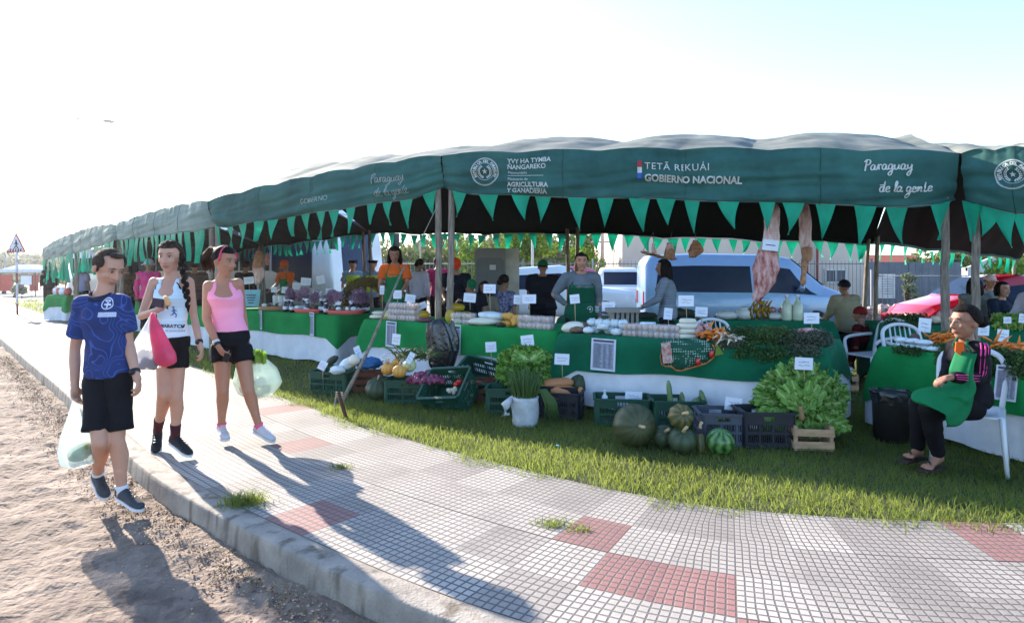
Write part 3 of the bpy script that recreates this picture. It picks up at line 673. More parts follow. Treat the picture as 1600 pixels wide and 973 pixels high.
# ---------------------------------------------------------------- background: vehicles
m_glass = M('car_glass', (.012, .02, .045), .2, spec=.12, var=.1); m_tyre = M('tyre', (.02, .02, .02), .8); m_rim = M('rim', (.35, .36, .38), .3, metal=.8)
m_blk = M('black_plastic', (.015, .015, .016), .5); m_redl = M('red_lamp', (.35, .01, .01), .2); m_lamp = M('head_lamp', (.7, .72, .75), .15)
m_plate = M('plate', (.6, .6, .6), .5)
def car(label, loc, rz, st, paint, name='parked_car', cat='car', wx=(.8, 3.4), wr=.33, side=(), wind=None, rear=None, plate=False, extra=None):
    """st: stations (x, z_low, z_belt, z_top, half width at belt, half width at top)"""
    root = thing(name, loc, label, cat, 'vehicles parked behind the stalls', rz)
    if name == 'van': root.scale = (.95, .95, .98)
    def at(x):
        for a, b in zip(st, st[1:]):
            if a[0] <= x <= b[0]:
                t = (x - a[0]) / max(1e-6, b[0] - a[0]); return [a[i] + (b[i] - a[i]) * t for i in range(6)]
        return list(st[-1])
    def ring(s):
        x, zl, zb, zt, wb, wt = s; h = [(0, zl), (wb * .9, zl), (wb * .99, zl + .12), (wb * 1.01, (zl + zb) / 2), (wb, zb - .04), (wb * .985, zb), (wt + .02, zt - .10), (wt * .95, zt - .03), (wt * .8, zt - .004), (0, zt)]
        return [V((x, -y, z)) for y, z in h] + [V((x, y, z)) for y, z in h[-2:0:-1]]
    xs = sorted(set([s[0] for s in st] + list(np.linspace(st[0][0], st[-1][0], 26)))); rs = [ring(at(x)) for x in xs]
    r0 = [V((rs[0][0].x - .04, p.y * .93, (p.z - st[0][1]) * .93 + st[0][1] + .02)) for p in rs[0]]; r1 = [V((rs[-1][0].x + .04, p.y * .9, (p.z - st[-1][1]) * .9 + st[-1][1] + .02)) for p in rs[-1]]
    q = MB(); q.rings([r0] + rs + [r1]); q.build('body', paint, root, local=True)
    def sp(x, t, sy, off=.006):
        s = at(x); a = V((x, s[4] * .985, s[2])); b = V((x, s[5] + .02, s[3] - .10)); n = V((0, b.z - a.z, a.y - b.y)).normalized(); p = a.lerp(b, t) + n * off; return V((p.x, p.y * sy, p.z))
    for sy in (-1, 1):
        for (x0, x1, x2, x3) in side:           # bottom x0..x1, top x2..x3
            q = MB(); q.grid(lambda a, b: sp((x0 + (x1 - x0) * a) * (1 - b) + (x2 + (x3 - x2) * a) * b, .06 + .72 * b, sy), 8, 4, flip=sy > 0); q.build('side_window', m_glass, root, local=True)
        for x in wx:
            wb = at(x)[4]; wq = MB(); c = V((x, sy * (wb - .09), wr)); n = 20
            rr = [(wr * .93, -.1), (wr, -.06), (wr, .06), (wr * .93, .1), (wr * .62, .1)]
            wq.rings([[c + V((r_ * math.cos(2*math.pi*j/n), o_ * sy, r_ * math.sin(2*math.pi*j/n))) for j in range(n)] for r_, o_ in rr]); w_ = wq.build('wheel', m_tyre, root, local=True)
            wq = MB(); wq.rings([[c + V((r_ * math.cos(2*math.pi*j/n), o_ * sy, r_ * math.sin(2*math.pi*j/n))) for j in range(n)] for r_, o_ in [(wr * .6, .104), (wr * .5, .112), (wr * .15, .09), (.02, .1)]]); wq.build('rim', m_rim, w_, local=True)
        q = MB(); x = st[0][0] - .035; s = at(st[0][0]); q.box((x, sy * s[4] * .8, s[2] - .12), (.05, .14, .32)); q.build('tail_lamp', m_redl, root, local=True)
        q = MB(); s = st[-1]; q.ell((s[0] - .02, sy * s[4] * .72, s[3] - .16), (.09, .17, .07)); q.build('headlight', m_lamp, root, local=True)
    def screen(xa, xb, nm):                    # slanted glass between two stations where the roof drops
        q = MB()
        def fn(a, b):
            s0, s1 = at(xa), at(xb); x = xa + (xb - xa) * b; s = at(x); wd = (s[5] if b > .5 else s[5]) * .88; off = .012
            return V((x + (off if xb < xa else -off) * -1, (a * 2 - 1) * wd, s[3] + off))
        q.grid(fn, 6, 6); q.build(nm, m_glass, root, local=True)
    if wind: screen(*wind, 'windscreen')
    if rear:
        x, z0, z1, w0 = rear; q = MB(); q.box((x, 0, (z0 + z1) / 2), (.02, w0 * 2, z1 - z0)); q.build('rear_window', m_glass, root, local=True)
    for xx in (st[0][0] - .05, st[-1][0] + .03):
        q = MB(); q.box((xx, 0, st[0][1] + .14), (.10, st[0][4] * 1.9, .16)); q.build('bumper', m_blk if plate else paint, root, local=True)
    if plate: q = MB(); q.box((st[0][0] - .105, 0, st[0][1] + .16), (.01, .42, .12)); q.build('number_plate', m_plate, root, local=True)
    if extra: extra(root, at, sp)
    return root
p_van = M('paint_silver_blue', srgb('#7f99b8'), .3, metal=.25, var=.03, coat=.5); p_wh = M('paint_white', srgb('#d5dade'), .3, coat=.5, var=.03); p_red = M('paint_red', srgb('#a51226'), .25, coat=.6, var=.03); p_pink = M('paint_dull_red', srgb('#a0586a'), .4, var=.05)
van_st = [(0, .35, 1.02, 1.80, .80, .68), (.12, .25, 1.02, 1.93, .84, .72), (1.2, .22, 1.0, 1.97, .85, .74), (3.0, .22, .99, 1.94, .85, .73), (3.45, .22, .98, 1.86, .85, .72), (4.25, .22, .97, 1.22, .83, .66), (4.7, .25, .93, 1.05, .78, .60), (4.95, .32, .72, .85, .68, .52)]
def van_extra(root, at, sp):
    q = MB(); q.tube([V((3.55, -.86, 1.1)), V((3.6, -.98, 1.14))], .02, 6); q.ell((3.62, -1.0, 1.16), (.06, .10, .09)); q.build('mirror', p_van, root, local=True)
    for x in (2.72, 3.62):
        q = MB(); q.tube([V((x, -.865, .3)), V((x, -.868, .95))], .006, 4); q.build('door_seam', m_blk, root, local=True)
    q = MB(); q.box((2.85, -.868, .92), (.16, .02, .03)); q.build('handle', p_van, root, local=True)
pv = A(1003, 470, 15.6)
car('silver blue van parked side on behind the egg table', (pv.x, 15.6, 0), R(-4), van_st, p_van, 'van', 'van', wx=(.85, 4.0), side=[(.22, 2.52, .3, 2.48), (2.85, 4.05, 2.85, 3.42)], wind=(3.5, 4.3), extra=van_extra)
pick_st = [(0, .45, .95, 1.0, .86, .84), (1.55, .4, .98, 1.02, .88, .86), (1.6, .35, 1.0, 1.62, .88, .66), (2.9, .3, 1.0, 1.70, .88, .68), (3.1, .3, 1.0, 1.66, .88, .66), (3.8, .3, 1.0, 1.12, .87, .7), (4.9, .35, .92, 1.0, .82, .7)]
def tail(root, at, sp):
    q = MB(); q.box((-.07, 0, .78), (.03, 1.5, .44)); q.build('tailgate', p_wh, root, local=True)
    q = MB(); q.box((-.09, 0, .90), (.02, .22, .05)); q.build('handle', m_blk, root, local=True)
pk = A(975, 430, 20.5)
car('white pickup seen from its tailgate beside the van', (pk.x, 20.5, 0), R(84), pick_st, p_wh, 'pickup_truck', 'pickup truck', wx=(.8, 4.1), wr=.38, side=[(1.75, 3.3, 1.8, 2.9)], rear=(1.56, 1.08, 1.52, .58), plate=True, extra=tail)
pk2 = A(735, 430, 18)
car('white double cab pickup behind the grey cabinet', (pk2.x - .4, 18.2, 0), R(-3), [(x, a, b, c, d, e) for x, a, b, c, d, e in pick_st], p_wh, 'pickup_truck', 'pickup truck', wx=(.8, 4.1), wr=.38, side=[(1.7, 2.35, 1.75, 2.35), (2.45, 3.4, 2.45, 3.0)], wind=(3.1, 3.75), extra=tail)
car_st = [(0, .35, .78, .92, .78, .66), (.5, .25, .86, 1.05, .82, .68), (1.0, .22, .88, 1.38, .83, .60), (2.2, .22, .88, 1.44, .84, .62), (2.6, .22, .88, 1.38, .84, .60), (3.35, .22, .88, .98, .82, .66), (4.1, .25, .74, .80, .76, .62), (4.25, .32, .6, .66, .66, .55)]
pr = A(910, 430, 24); car('dull red car parked far behind the hooded vendor', (pr.x - 2.3, 24.5, 0), R(0), [(a, b, c * 1.2, d * 1.22, e, f) for a, b, c, d, e, f in car_st], p_pink, 'parked_car', 'car', wx=(.8, 3.4), side=[(.95, 1.75, 1.15, 1.75), (1.85, 3.1, 1.85, 2.55)])
pr = A(1405, 430, 13.6)
car('glossy red car parked behind the right-hand poles', (pr.x + 4.5, 14.0, 0), R(183), [(a, b, c * .97, d * 1.0, e, f) for a, b, c, d, e, f in car_st], p_red, 'parked_car', 'car', wx=(.8, 3.4), side=[(.95, 1.75, 1.15, 1.75), (1.85, 3.1, 1.85, 2.55)], wind=(2.62, 3.3))
car('dark red car behind the people at the right edge', (11.6, 13.2, 0), R(8), [(a, b, c * .95, d * .98, e, f) for a, b, c, d, e, f in car_st], M('paint_dark_red', srgb('#6e1425'), .3, coat=.4), 'parked_car', 'car', wx=(.8, 3.4), side=[(.95, 1.75, 1.15, 1.75), (1.85, 3.1, 1.85, 2.55)], wind=(2.62, 3.3))
pr = A(1262, 440, 19); car('dark car nose behind the hood of the van', (pr.x - 3.2, 19.5, 0), R(0), [(a, b, c * 1.1, d * 1.12, e, f) for a, b, c, d, e, f in car_st], M('paint_dark', (.04, .05, .06), .3, coat=.4), 'parked_car', 'car', wx=(.8, 3.4), side=[(.95, 1.75, 1.15, 1.75), (1.85, 3.1, 1.85, 2.55)], wind=(2.62, 3.3))
# bus: front at its right end
def bus():
    fr = A(556, 430, 19.5); root = thing('coach_bus', (fr.x, 19.5, 0), 'large white coach behind the flower table, dark windscreen to the right', 'bus', None, R(-28))
    Lb, Wd, Hb = 11., 2.5, 3.5; rs = []
    for x, k, zt in [(-Lb, .97, 3.45), (-Lb + .1, 1, 3.5), (-1.2, 1, 3.5), (-.5, 1, 3.46), (-.12, .97, 3.2), (.02, .93, 2.4), (.16, .90, 1.2), (.18, .88, .35)]:
        h = [(-1.25 * k, .32), (-1.25 * k, 1.6), (-1.22 * k, 2.9), (-1.15 * k, zt - .1), (-.95 * k, zt), (.95 * k, zt), (1.15 * k, zt - .1), (1.22 * k, 2.9), (1.25 * k, 1.6), (1.25 * k, .32)]
        rs.append([V((x, y, min(z, zt))) for y, z in h])
    q = MB(); q.rings(rs); q.build('body', p_wh, root, local=True)
    fx = lambda z: np.interp(z, [.35, 1.2, 2.4, 3.2, 3.46], [.18, .16, .02, -.12, -.5])
    q = MB(); q.grid(lambda a, b: V((fx(1.15 + 2.1 * b) + .02 - .14 * (2 * a - 1) ** 4, (a * 2 - 1) * (1.16 - .05 * b), 1.15 + 2.1 * b)), 12, 8); q.build('windscreen', M('bus_glass', srgb('#22324d'), .15, spec=.15), root, local=True)
    for k in range(7):
        x1 = -.9 - k * 1.4
        for sy in (-1, 1):
            q = MB(); lo = 1.05 if k == 0 else 1.55
            q.poly([V((x1 - 1.3, sy * 1.262, 1.55)), V((x1 + (.35 if k == 0 else 0), sy * 1.262, lo)), V((x1 + (.35 if k == 0 else 0), sy * 1.245, 2.85)), V((x1 - 1.3, sy * 1.245, 2.85))], th=.01, nrm=(0, sy, 0)); q.build('side_window', m_glass, root, local=True)
    for sy in (-1, 1):
        q = MB(); q.tube([V((.1, sy * 1.1, 3.1)), V((.4, sy * 1.35, 3.1)), V((.42, sy * 1.4, 2.8))], .03, 6); q.box((.42, sy * 1.4, 2.45), (.12, .22, .6)); q.build('mirror', m_blk, root, local=True)
        for x in (-2.4, -8.4):
            q = MB(); c = V((x, sy * 1.17, .5)); q.rings([[c + V((r_ * math.cos(2*math.pi*j/20), o_ * sy, r_ * math.sin(2*math.pi*j/20))) for j in range(20)] for r_, o_ in [(.45, -.12), (.5, -.08), (.5, .08), (.3, .11)]]); q.build('wheel', m_tyre, root, local=True)
        q = MB(); q.tube([V((.2, sy * .3, 1.15)), V((.08, sy * .55, 1.7)), V((.04, sy * .62, 2.2))], .018, 5); q.build('wiper', m_blk, root, local=True)
        q = MB(); q.ell((.17, sy * .95, .75), (.06, .16, .1)); q.build('headlight', m_lamp, root, local=True)
    q = MB(); q.box((.2, 0, .45), (.06, 2.1, .2)); q.build('bumper', m_blk, root, local=True)
bus()
fr = A(300, 430, 23)
q = thing('minibus', (fr.x, 23, 0), 'plain white minibus behind the pink jacket woman', 'minibus', None, R(-20))
mb = MB(); mb.rings([[V((x, y * k, z)) for y, z in [(-1, .35), (-1, 1.3), (-.92, 2.3), (-.7, 2.45), (.7, 2.45), (.92, 2.3), (1, 1.3), (1, .35)]] for x, k in ((-5, .95), (-4.9, 1), (.0, 1), (.5, .95))]); mb.build('body', p_wh, q, local=True)
for k in range(4): mb = MB(); mb.box((-4.2 + k * 1.15, -.985, 1.75), (1.0, .08, .55), Matrix.Rotation(R(-5), 3, 'X')); mb.build('side_window', m_glass, q, local=True)
for x in (-4, -.6): mb = MB(); c = V((x, -.95, .38)); mb.rings([[c + V((r_ * math.cos(2*math.pi*j/18), -o_, r_ * math.sin(2*math.pi*j/18))) for j in range(18)] for r_, o_ in [(.36, -.1), (.38, .08), (.2, .1)]]); mb.build('wheel', m_tyre, q, local=True)
# ---------------------------------------------------------------- buildings
m_cream = M('render_cream', srgb('#c9b5a6'), .9, var=.08, vs=.7, bump=.1, bs=4); m_tilered = M('roof_tiles_red', srgb('#8a3f2c'), .9, var=.25, vs=9, stretch=(1, 1, 6)); m_pale = M('render_pale', srgb('#c7c3bc'), .9)
m_tin = M('white_tin', srgb('#bdbdbd'), .6); m_gryf = M('grey_panels', srgb('#65696f'), .8, var=.15, vs=2)
m_dwin = M('dark_window', (.04, .05, .07), .3); m_pipe = M('red_pipe', srgb('#8d3b35'), .7); m_bar = M('fence_bar', srgb('#70757c'), .6)
def house(label, x0, x1, y, h, mat, depth=8, wins=(), roof=None, name='house', extra=None):
    c = V(((x0 + x1) / 2, y, 0)); r = thing(name, c, label, 'building'); q = MB(); q.box((c.x, y + depth / 2, h / 2), (x1 - x0, depth, h)); q.build('wall', mat, r)
    for (wx, wz, ww, wh) in wins:
        f = MB(); 
        for dx, dz, sx_, sz_ in ((0, wh/2, ww + .12, .07), (0, -wh/2, ww + .12, .09), (ww/2, 0, .07, wh), (-ww/2, 0, .07, wh), (0, 0, .04, wh)): f.box((wx + dx, y - .03, wz + dz), (sx_, .1, sz_))
        fo = f.build('window', m_pale, r); g_ = MB(); g_.box((wx, y - .012, wz), (ww, .04, wh)); g_.build('pane', m_dwin, fo)
    if roof:
        ov = .5; q = MB(); ym = y + depth / 2
        for sg in (-1, 1):
            q.poly([V((x0 - ov, ym + sg * (depth / 2 + ov), h - .12)), V((x1 + ov, ym + sg * (depth / 2 + ov), h - .12)), V((x1 + ov * .2, ym, h + roof)), V((x0 - ov * .2, ym, h + roof))], th=.12, nrm=(0, 0, 1))
        q.build('roof', m_tilered, r)
    if extra: extra(r)
    return r
def bx(px, Y): return (px - 800) / F * Y
def pipes(r):
    for px in (1278, 1262):
        q = MB(); q.tube([V((bx(px, 29.8), 29.85, 0)), V((bx(px, 29.8), 29.85, 5))], .05, 6); q.build('drain_pipe', m_pipe, r)
house('long cream building behind the van', bx(972, 30), bx(1358, 30), 30, 5.4, m_cream, 10, [(bx(1305, 30), 1.35, .95, .6), (bx(1012, 30), 1.1, .8, .8)], extra=pipes, name='building')
house('small house with red tiled roof behind the grey fence', bx(1372, 46), bx(1470, 46), 46, 1.9, m_pale, 7, [(bx(1392, 46), 1.3, 1.2, .7), (bx(1423, 46), 1.3, 1.2, .7)], roof=.9)
def gable(r):
    q = MB(); x0, x1 = bx(1512, 34), bx(1566, 34); q.poly([V((x0, 33.98, 1.6)), V((x1, 33.98, 1.6)), V((x1, 33.98, 2.0)), V(((x0 + x1) / 2 + .4, 33.98, 2.35)), V((x0, 33.98, 1.8))], th=.2, nrm=(0, 1, 0)); q.build('gable', m_tin, r)
house('bright white shed behind the capped man at the right', bx(1512, 34), bx(1566, 34), 34, 1.8, m_tin, 6, extra=gable, name='shed')
# grey panel wall and yard sign
r = thing('panel_wall', (bx(1400, 24), 24, 0), 'grey upright panel wall right of the cream building', 'wall')
q = MB(); x = bx(1362, 24)
while x < bx(1505, 24): q.box((x, 24 + .02 * (int(x * 7) % 2), .95), (.24, .05, 1.9)); x += .25
q.build('panels', m_gryf, r)
r = thing('notice_board', (bx(1388, 23.6), 23.6, 0), 'pale notice board on the grey panel wall', 'sign'); q = MB(); q.box((bx(1388, 23.6), 23.7, 1.0), (.6, .04, .9)); q.build('board', m_pale, r); q = MB()
for k in range(7): q.box((bx(1388, 23.6), 23.675, .72 + k * .09), (.42, .008, .02))
q.build('writing', m_bar, r)
# bar fences
def barfence(label, pts, h, step=.16, r_=.012):
    root = thing('bar_fence', V((*pts[0][:2], 0)), label, 'fence'); q = MB(); rl = MB()
    for a, b in zip(pts, pts[1:]):
        a, b = V(a), V(b); L = (b - a).length; n = int(L / step)
        for k in range(n): p = a.lerp(b, k / n); q.tube([p, p + V((0, 0, h))], r_, 4, smooth=False, cap=False)
        for z in (.15, h - .12): rl.tube([a + V((0, 0, z)), b + V((0, 0, z))], .02, 4)
    q.build('bars', m_bar, root); rl.build('rail', m_bar, root)
    for a, b in zip(pts, pts[1:]):
        a, b = V(a), V(b); n = max(1, int((b - a).length / 2.6))
        for k in range(n + 1): p = a.lerp(b, k / n); s_ = MB(); s_.box(p + V((0, 0, h / 2 + .05)), (.07, .07, h + .1)); s_.build('post', m_bar, root)
barfence('long grey bar fence in front of the trees and cream building', [(bx(600, 27), 27, 0), (bx(1362, 27), 27, 0)], 2.0)
barfence('pale bar fence in front of the grey panel wall', [(bx(1362, 22), 22, 0), (bx(1700, 20), 20, 0)], 1.5, r_=.01)
# rubble along the fence
m_rub = M('rubble', srgb('#a08d86'), .95, var=.3, vs=4); q = MB()
for k in range(260):
    x = rnd(bx(1255, 21), bx(1560, 21)); z = max(.05, .42 * math.exp(-((k % 13) / 13 - .2) ** 2) * rnd()); q.ell((x, 21 + rnd(-.5, .4), z), (rnd(.06, .2), rnd(.06, .2), rnd(.05, .14)), 6, 4, fn=lambda a, b: 1 + .2 * math.sin(a * 3 + k))
tag(q.build('rubble', m_rub, smooth=False), 'heap of pale rubble along the far fence', 'rubble', kind='stuff')
# lamp posts and power poles
def post(label, px, Y, ztop, r_, mat, name='street_pole', arm=None):
    t = thing(name, (bx(px, Y), Y, 0), label, 'pole'); q = MB(); p = V((bx(px, Y), Y, 0)); q.tube([p, p + V((0, 0, ztop))], [r_, r_ * .7], 8); q.build('shaft', mat, t)
    if arm:
        q = MB(); q.box(p + V((0, 0, arm)), (1.1, .08, .08)); q.build('cross_arm', mat, t)
        for dx in (-.45, 0, .45): q = MB(); q.tube([p + V((dx, 0, arm + .04)), p + V((dx, 0, arm + .2))], .04, 6); q.build('insulator', m_pale, t)
m_conc = M('pole_concrete', srgb('#a39d97'), .9)
post('white thin pole behind the grey cabinet', 832, 22, 6, .05, m_tin); post('concrete power pole behind the hooded vendor', 941, 33, 4.0, .13, m_conc, 'power_pole', 3.1); post('thin grey pole behind the orange shirt girl', 657, 26, 5, .04, m_conc)
post('tall concrete pole by the far left tree line', 8, 60, 3.3, .10, m_conc)
# ---------------------------------------------------------------- trees
m_bark = M('bark', srgb('#4d3f33'), .95, bump=.5)
def leafmat(nm, c1, c2): return M(nm, srgb(c1), .7, col2=srgb(c2), attr='k', var=.1, trans=.3, spec=.2)
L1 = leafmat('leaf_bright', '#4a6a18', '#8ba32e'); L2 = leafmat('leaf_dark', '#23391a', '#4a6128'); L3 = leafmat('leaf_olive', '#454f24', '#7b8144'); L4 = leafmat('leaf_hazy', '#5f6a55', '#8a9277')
def crown(centers, n, ls, mat, name='crown', parent=None, fl=.75):
    """leaf sized faces spread through clumps"""
    co, at = [], []; cs = np.array([c[:3] for c in centers]); rr = np.array([c[3] for c in centers]); pr_ = rr ** 2 / (rr ** 2).sum(); ch = rg.choice(len(cs), n, p=pr_)
    d = rg.normal(0, 1, (n, 3)); d /= np.linalg.norm(d, axis=1)[:, None]; rad = rr[ch] * rg.uniform(.35, 1.06, n) ** .6
    P = cs[ch] + d * rad[:, None] * np.array([1, 1, fl]); cl = rg.uniform(0, 1, len(cs))[ch] * .6 + rg.uniform(0, .4, n)
    a = rg.normal(0, 1, (n, 3)); a /= np.linalg.norm(a, axis=1)[:, None]; b = np.cross(a, rg.normal(0, 1, (n, 3))); b /= np.linalg.norm(b, axis=1)[:, None]
    s = ls * rg.uniform(.6, 1.3, n)[:, None]
    co = np.stack([P - a * s, P + b * s * .5, P + a * s, P - b * s * .5], 1).reshape(-1, 3); f = (np.arange(n)[:, None] * 4 + np.array([[0, 1, 2, 3]]))
    off = np.array(wloc(parent)) if parent else 0
    o = raw(name, co - off, f, mat, np.repeat(cl, 4)); 
    if parent: o.parent = parent
    return o
def tree(label, px, Y, ztop, wd, mat, n=2500, zb=None, ls=None, name='tree', group='trees behind the stalls', seed=0):
    random.seed(seed + int(px)); x = bx(px, Y); t = thing(name, (x, Y, 0), label, 'tree', group); zb = zb if zb is not None else ztop * .3
    q = MB(); lean = rnd(-.3, .3); q.tube([V((x, Y, 0)), V((x + lean * .5, Y, ztop * .4)), V((x + lean, Y, ztop * .75))], [wd * .05 + .04, wd * .04 + .02, .03], 8)
    cl = []
    for k in range(14):
        a = rnd(0, 6.28); r_ = wd / 2 * rnd(.1, .75); z = rnd(zb + (ztop - zb) * .15, ztop - wd * .12); rr = wd * rnd(.13, .24); k2 = 1 - .5 * ((z - zb) / (ztop - zb)) ** 2
        c = (x + lean + r_ * math.cos(a) * k2, Y + r_ * math.sin(a) * k2, z, rr); cl.append(c)
        q.tube([V((x + lean * .6, Y, z * .55)), V(((x + c[0]) / 2, (Y + c[1]) / 2, z * .8)), V(c[:3])], [.06, .035, .012], 5)
    q.build('trunk', m_bark, t); crown(cl, n, ls or wd * .03, mat, parent=t); return t
tree('bright yellow-green tree right behind the grey cabinet', 815, 34, 4.6, 4.4, L1, 5200, .8, .1)
tree('bright shrubby tree left of the power pole', 905, 31, 2.9, 3.0, L1, 3800, .4, .08)
tree('dark tree behind the hooded vendor', 925, 45, 5.2, 5, L2, 4000, .5, .13)
tree('olive tree right of the power pole', 965, 40, 4.3, 4, L3, 3800, .3, .1)
tree('round green tree behind the leaning guy pole', 640, 42, 3.6, 4.5, L3, 3800, .4, .12)
tree('olive tree behind the paired wooden poles', 700, 44, 3.7, 5.5, L3, 4500, .3, .13)
tree('mid green tree behind the white shirt girl', 668, 36, 2.6, 3.2, L2, 3200, .3, .1)
tree('sunlit tree left of the grey cabinet', 745, 40, 3.9, 4.5, L1, 3200, .3, .12)
tree('dark green pine-like tree over the red roofed house', 1425, 40, 2.6, 2.5, L2, 3000, .8, .09)
tree('olive tree left of the right-hand paired poles', 1470, 36, 2.8, 3.8, L3, 4000, .2, .1)
tree('young leafy tree in front of the grey panel wall', 1412, 21.5, 1.5, .9, L4, 1300, .3, .05)
tree('loose green tree at the right edge behind the far people', 1590, 27, 2.2, 2.6, L1, 2600, .4, .09)
tree('dusty tree between white shed and poles', 1530, 52, 3.6, 4, L3, 2500, .4, .12)
# far wooded hill and tree lines read as one mass each
def wood(label, x0, x1, Y, h0, h1, n, mat, ls, dep=14):
    cl = []
    for k in range(90):
        t = k / 89; x = x0 + (x1 - x0) * t + rnd(-2, 2); h = h0 + (h1 - h0) * t; h *= rnd(.7, 1.1); y = Y + rnd(0, dep)
        for z in np.arange(h * .15, h, h * .3): cl.append((x + rnd(-1, 1), y, z, h * rnd(.16, .26)))
    tag(crown(cl, n, ls, mat, name='far_wood', fl=.9), label, 'wood', kind='stuff')
def hill(nm, x0, x1, Y, h, mat):
    q = MB(); q.grid(lambda a, b: V((x0 + (x1 - x0) * a, Y + 60 * b, (h * math.sin(math.pi * min(1, max(0, a))) ** .6 * (.8 + .3 * mn.noise(V((a * 5, 0, 0)))) - .5) * math.sin(b * 2.2 + .3) - .1)), 50, 10); tag(q.build(nm, mat), kind='structure')
m_hill = M('wooded_hill', srgb('#3a4a2c'), .95, var=.4, vs=.4, col2=srgb('#59663c'), bump=1., bs=.6)
hill('hill', bx(430, 95), bx(1080, 95), 95, 8.5, m_hill)
wood('wooded slope behind the car park', bx(560, 75), bx(1000, 75), 70, 5.5, 7.5, 26000, L3, .3)
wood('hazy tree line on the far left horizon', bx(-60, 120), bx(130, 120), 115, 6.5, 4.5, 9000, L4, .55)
wood('tree line behind the far left stalls', bx(130, 85), bx(440, 85), 80, 5.2, 5, 14000, L3, .4)
wood('tree line on the right behind the white shed', bx(1480, 70), bx(1720, 70), 65, 4, 5, 9000, L3, .35)
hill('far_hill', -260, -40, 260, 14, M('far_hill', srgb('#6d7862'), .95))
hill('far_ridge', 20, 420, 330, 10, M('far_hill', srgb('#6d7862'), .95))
# left distance: red awning booth, boards, bushes
r = thing('market_booth', (bx(45, 44), 44, 0), 'small pale roofed booth with red sides at the far left', 'booth'); x = bx(45, 44)
q = MB(); q.rings([[V((x + sx * a, 44 + sy * a, z)) for sx, sy in ((-1, -1), (1, -1), (1, 1), (-1, 1))] for a, z in ((1.35, 1.55), (1.1, 1.75), (.4, 2.1))], smooth=False); q.build('roof', m_pale, r)
m_redc = M('red_cloth', srgb('#b04a44'), .8)
q = MB(); q.box((x - .9, 43.2, .85), (.8, .05, 1.1)); q.build('side_cloth', m_redc, r); q = MB(); q.box((x + .95, 43.2, .85), (.6, .05, 1.1)); q.build('side_cloth', m_redc, r)
for sx in (-1.2, 1.2): q = MB(); q.tube([V((x + sx, 43, 0)), V((x + sx, 43, 1.6))], .03, 6); q.build('post', m_wire, r)
r = thing('notice_board', (bx(41, 36), 36, 0), 'small white board on legs in front of the far left booth', 'sign'); x = bx(41, 36); q = MB(); q.box((x, 36, 1.1), (.6, .03, .5)); q.build('board', m_white, r); q = MB(); q.box((x, 36.03, 1.1), (.66, .03, .56)); q.build('frame', m_blk, r)
for sx in (-.28, .28): q = MB(); q.tube([V((x + sx, 36.05, 0)), V((x + sx, 36.05, .9))], .015, 5); q.build('leg', m_blk, r)
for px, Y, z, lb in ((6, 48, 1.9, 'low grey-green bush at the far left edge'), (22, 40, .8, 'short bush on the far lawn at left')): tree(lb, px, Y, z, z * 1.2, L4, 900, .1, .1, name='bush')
# pedestrian crossing warning sign
ps = G(27, 491); r = thing('warning_sign', ps, 'red triangle pedestrian crossing sign on a pole at the left', 'sign'); Y = ps.y
m_sred = M('sign_red', srgb('#b8303c'), .5); m_swh = M('sign_white', srgb('#cfcdd6'), .5)
a = [A(25, 363, Y), A(41, 394.5, Y), A(10, 394.5, Y)]; cc = (a[0] + a[1] + a[2]) / 3
q = MB(); q.poly([a[0], a[2], a[1]], th=.02, nrm=(0, 1, 0)); q.build('rim', m_sred, r)
b_ = [cc.lerp(p, .80) + V((0, -.006, 0)) for p in a]; q = MB(); q.poly([b_[0], b_[2], b_[1]]); q.build('face', m_swh, r)
q = MB(); c0 = A(25.5, 377, Y) + V((0, -.012, 0)); u_ = Y / F
def sb(p, q_, w_):
    p, q_ = c0 + V((p[0] * u_, 0, p[1] * u_)), c0 + V((q_[0] * u_, 0, q_[1] * u_)); q.tube([p, q_], w_ * u_, 5)
q.ell(c0 + V((0, 0, 1.2 * u_)), 1.1 * u_, 8, 6); sb((0, 0), (.3, -6), 1.1); sb((.3, -6), (3, -11), .7); sb((.3, -6), (-3, -11), .7); sb((0, -1.5), (3.4, -5), .6); sb((0, -1.5), (-3, -4.5), .6)
for k in range(5): sb((-8 + k * 4, -11.5), (-9 + k * 4, -15.5), .8)
q.build('pictogram', m_blk, r)
for k in range(6):
    q = MB(); p0, p1 = ps.lerp(A(26, 394, Y), k / 6), ps.lerp(A(26, 394, Y), (k + 1) / 6); q.tube([p0, p1], .035, 8); q.build('pole', M('pole_band_red', srgb('#8c5a52'), .8) if k in (0, 3) else m_swh, r)
# pair of distant street light heads
for px, py, lb in ((170, 190, 'larger street light head high at the upper left'), (122, 186, 'tiny faint street light head far at the upper left')):
    Y = 55 if px == 170 else 100; p = A(px, py, Y); r = thing('street_light', (p.x, p.y, 0), lb, 'street light'); q = MB(); q.ell(p, (.5, .5, .12)); q.build('lamp_head', m_bar, r)
    q = MB(); q.tube([V((p.x, p.y + .3, 0)), V((p.x, p.y + .3, p.z)), p], [.03, .02, .02], 6); q.build('mast', m_tin, r)
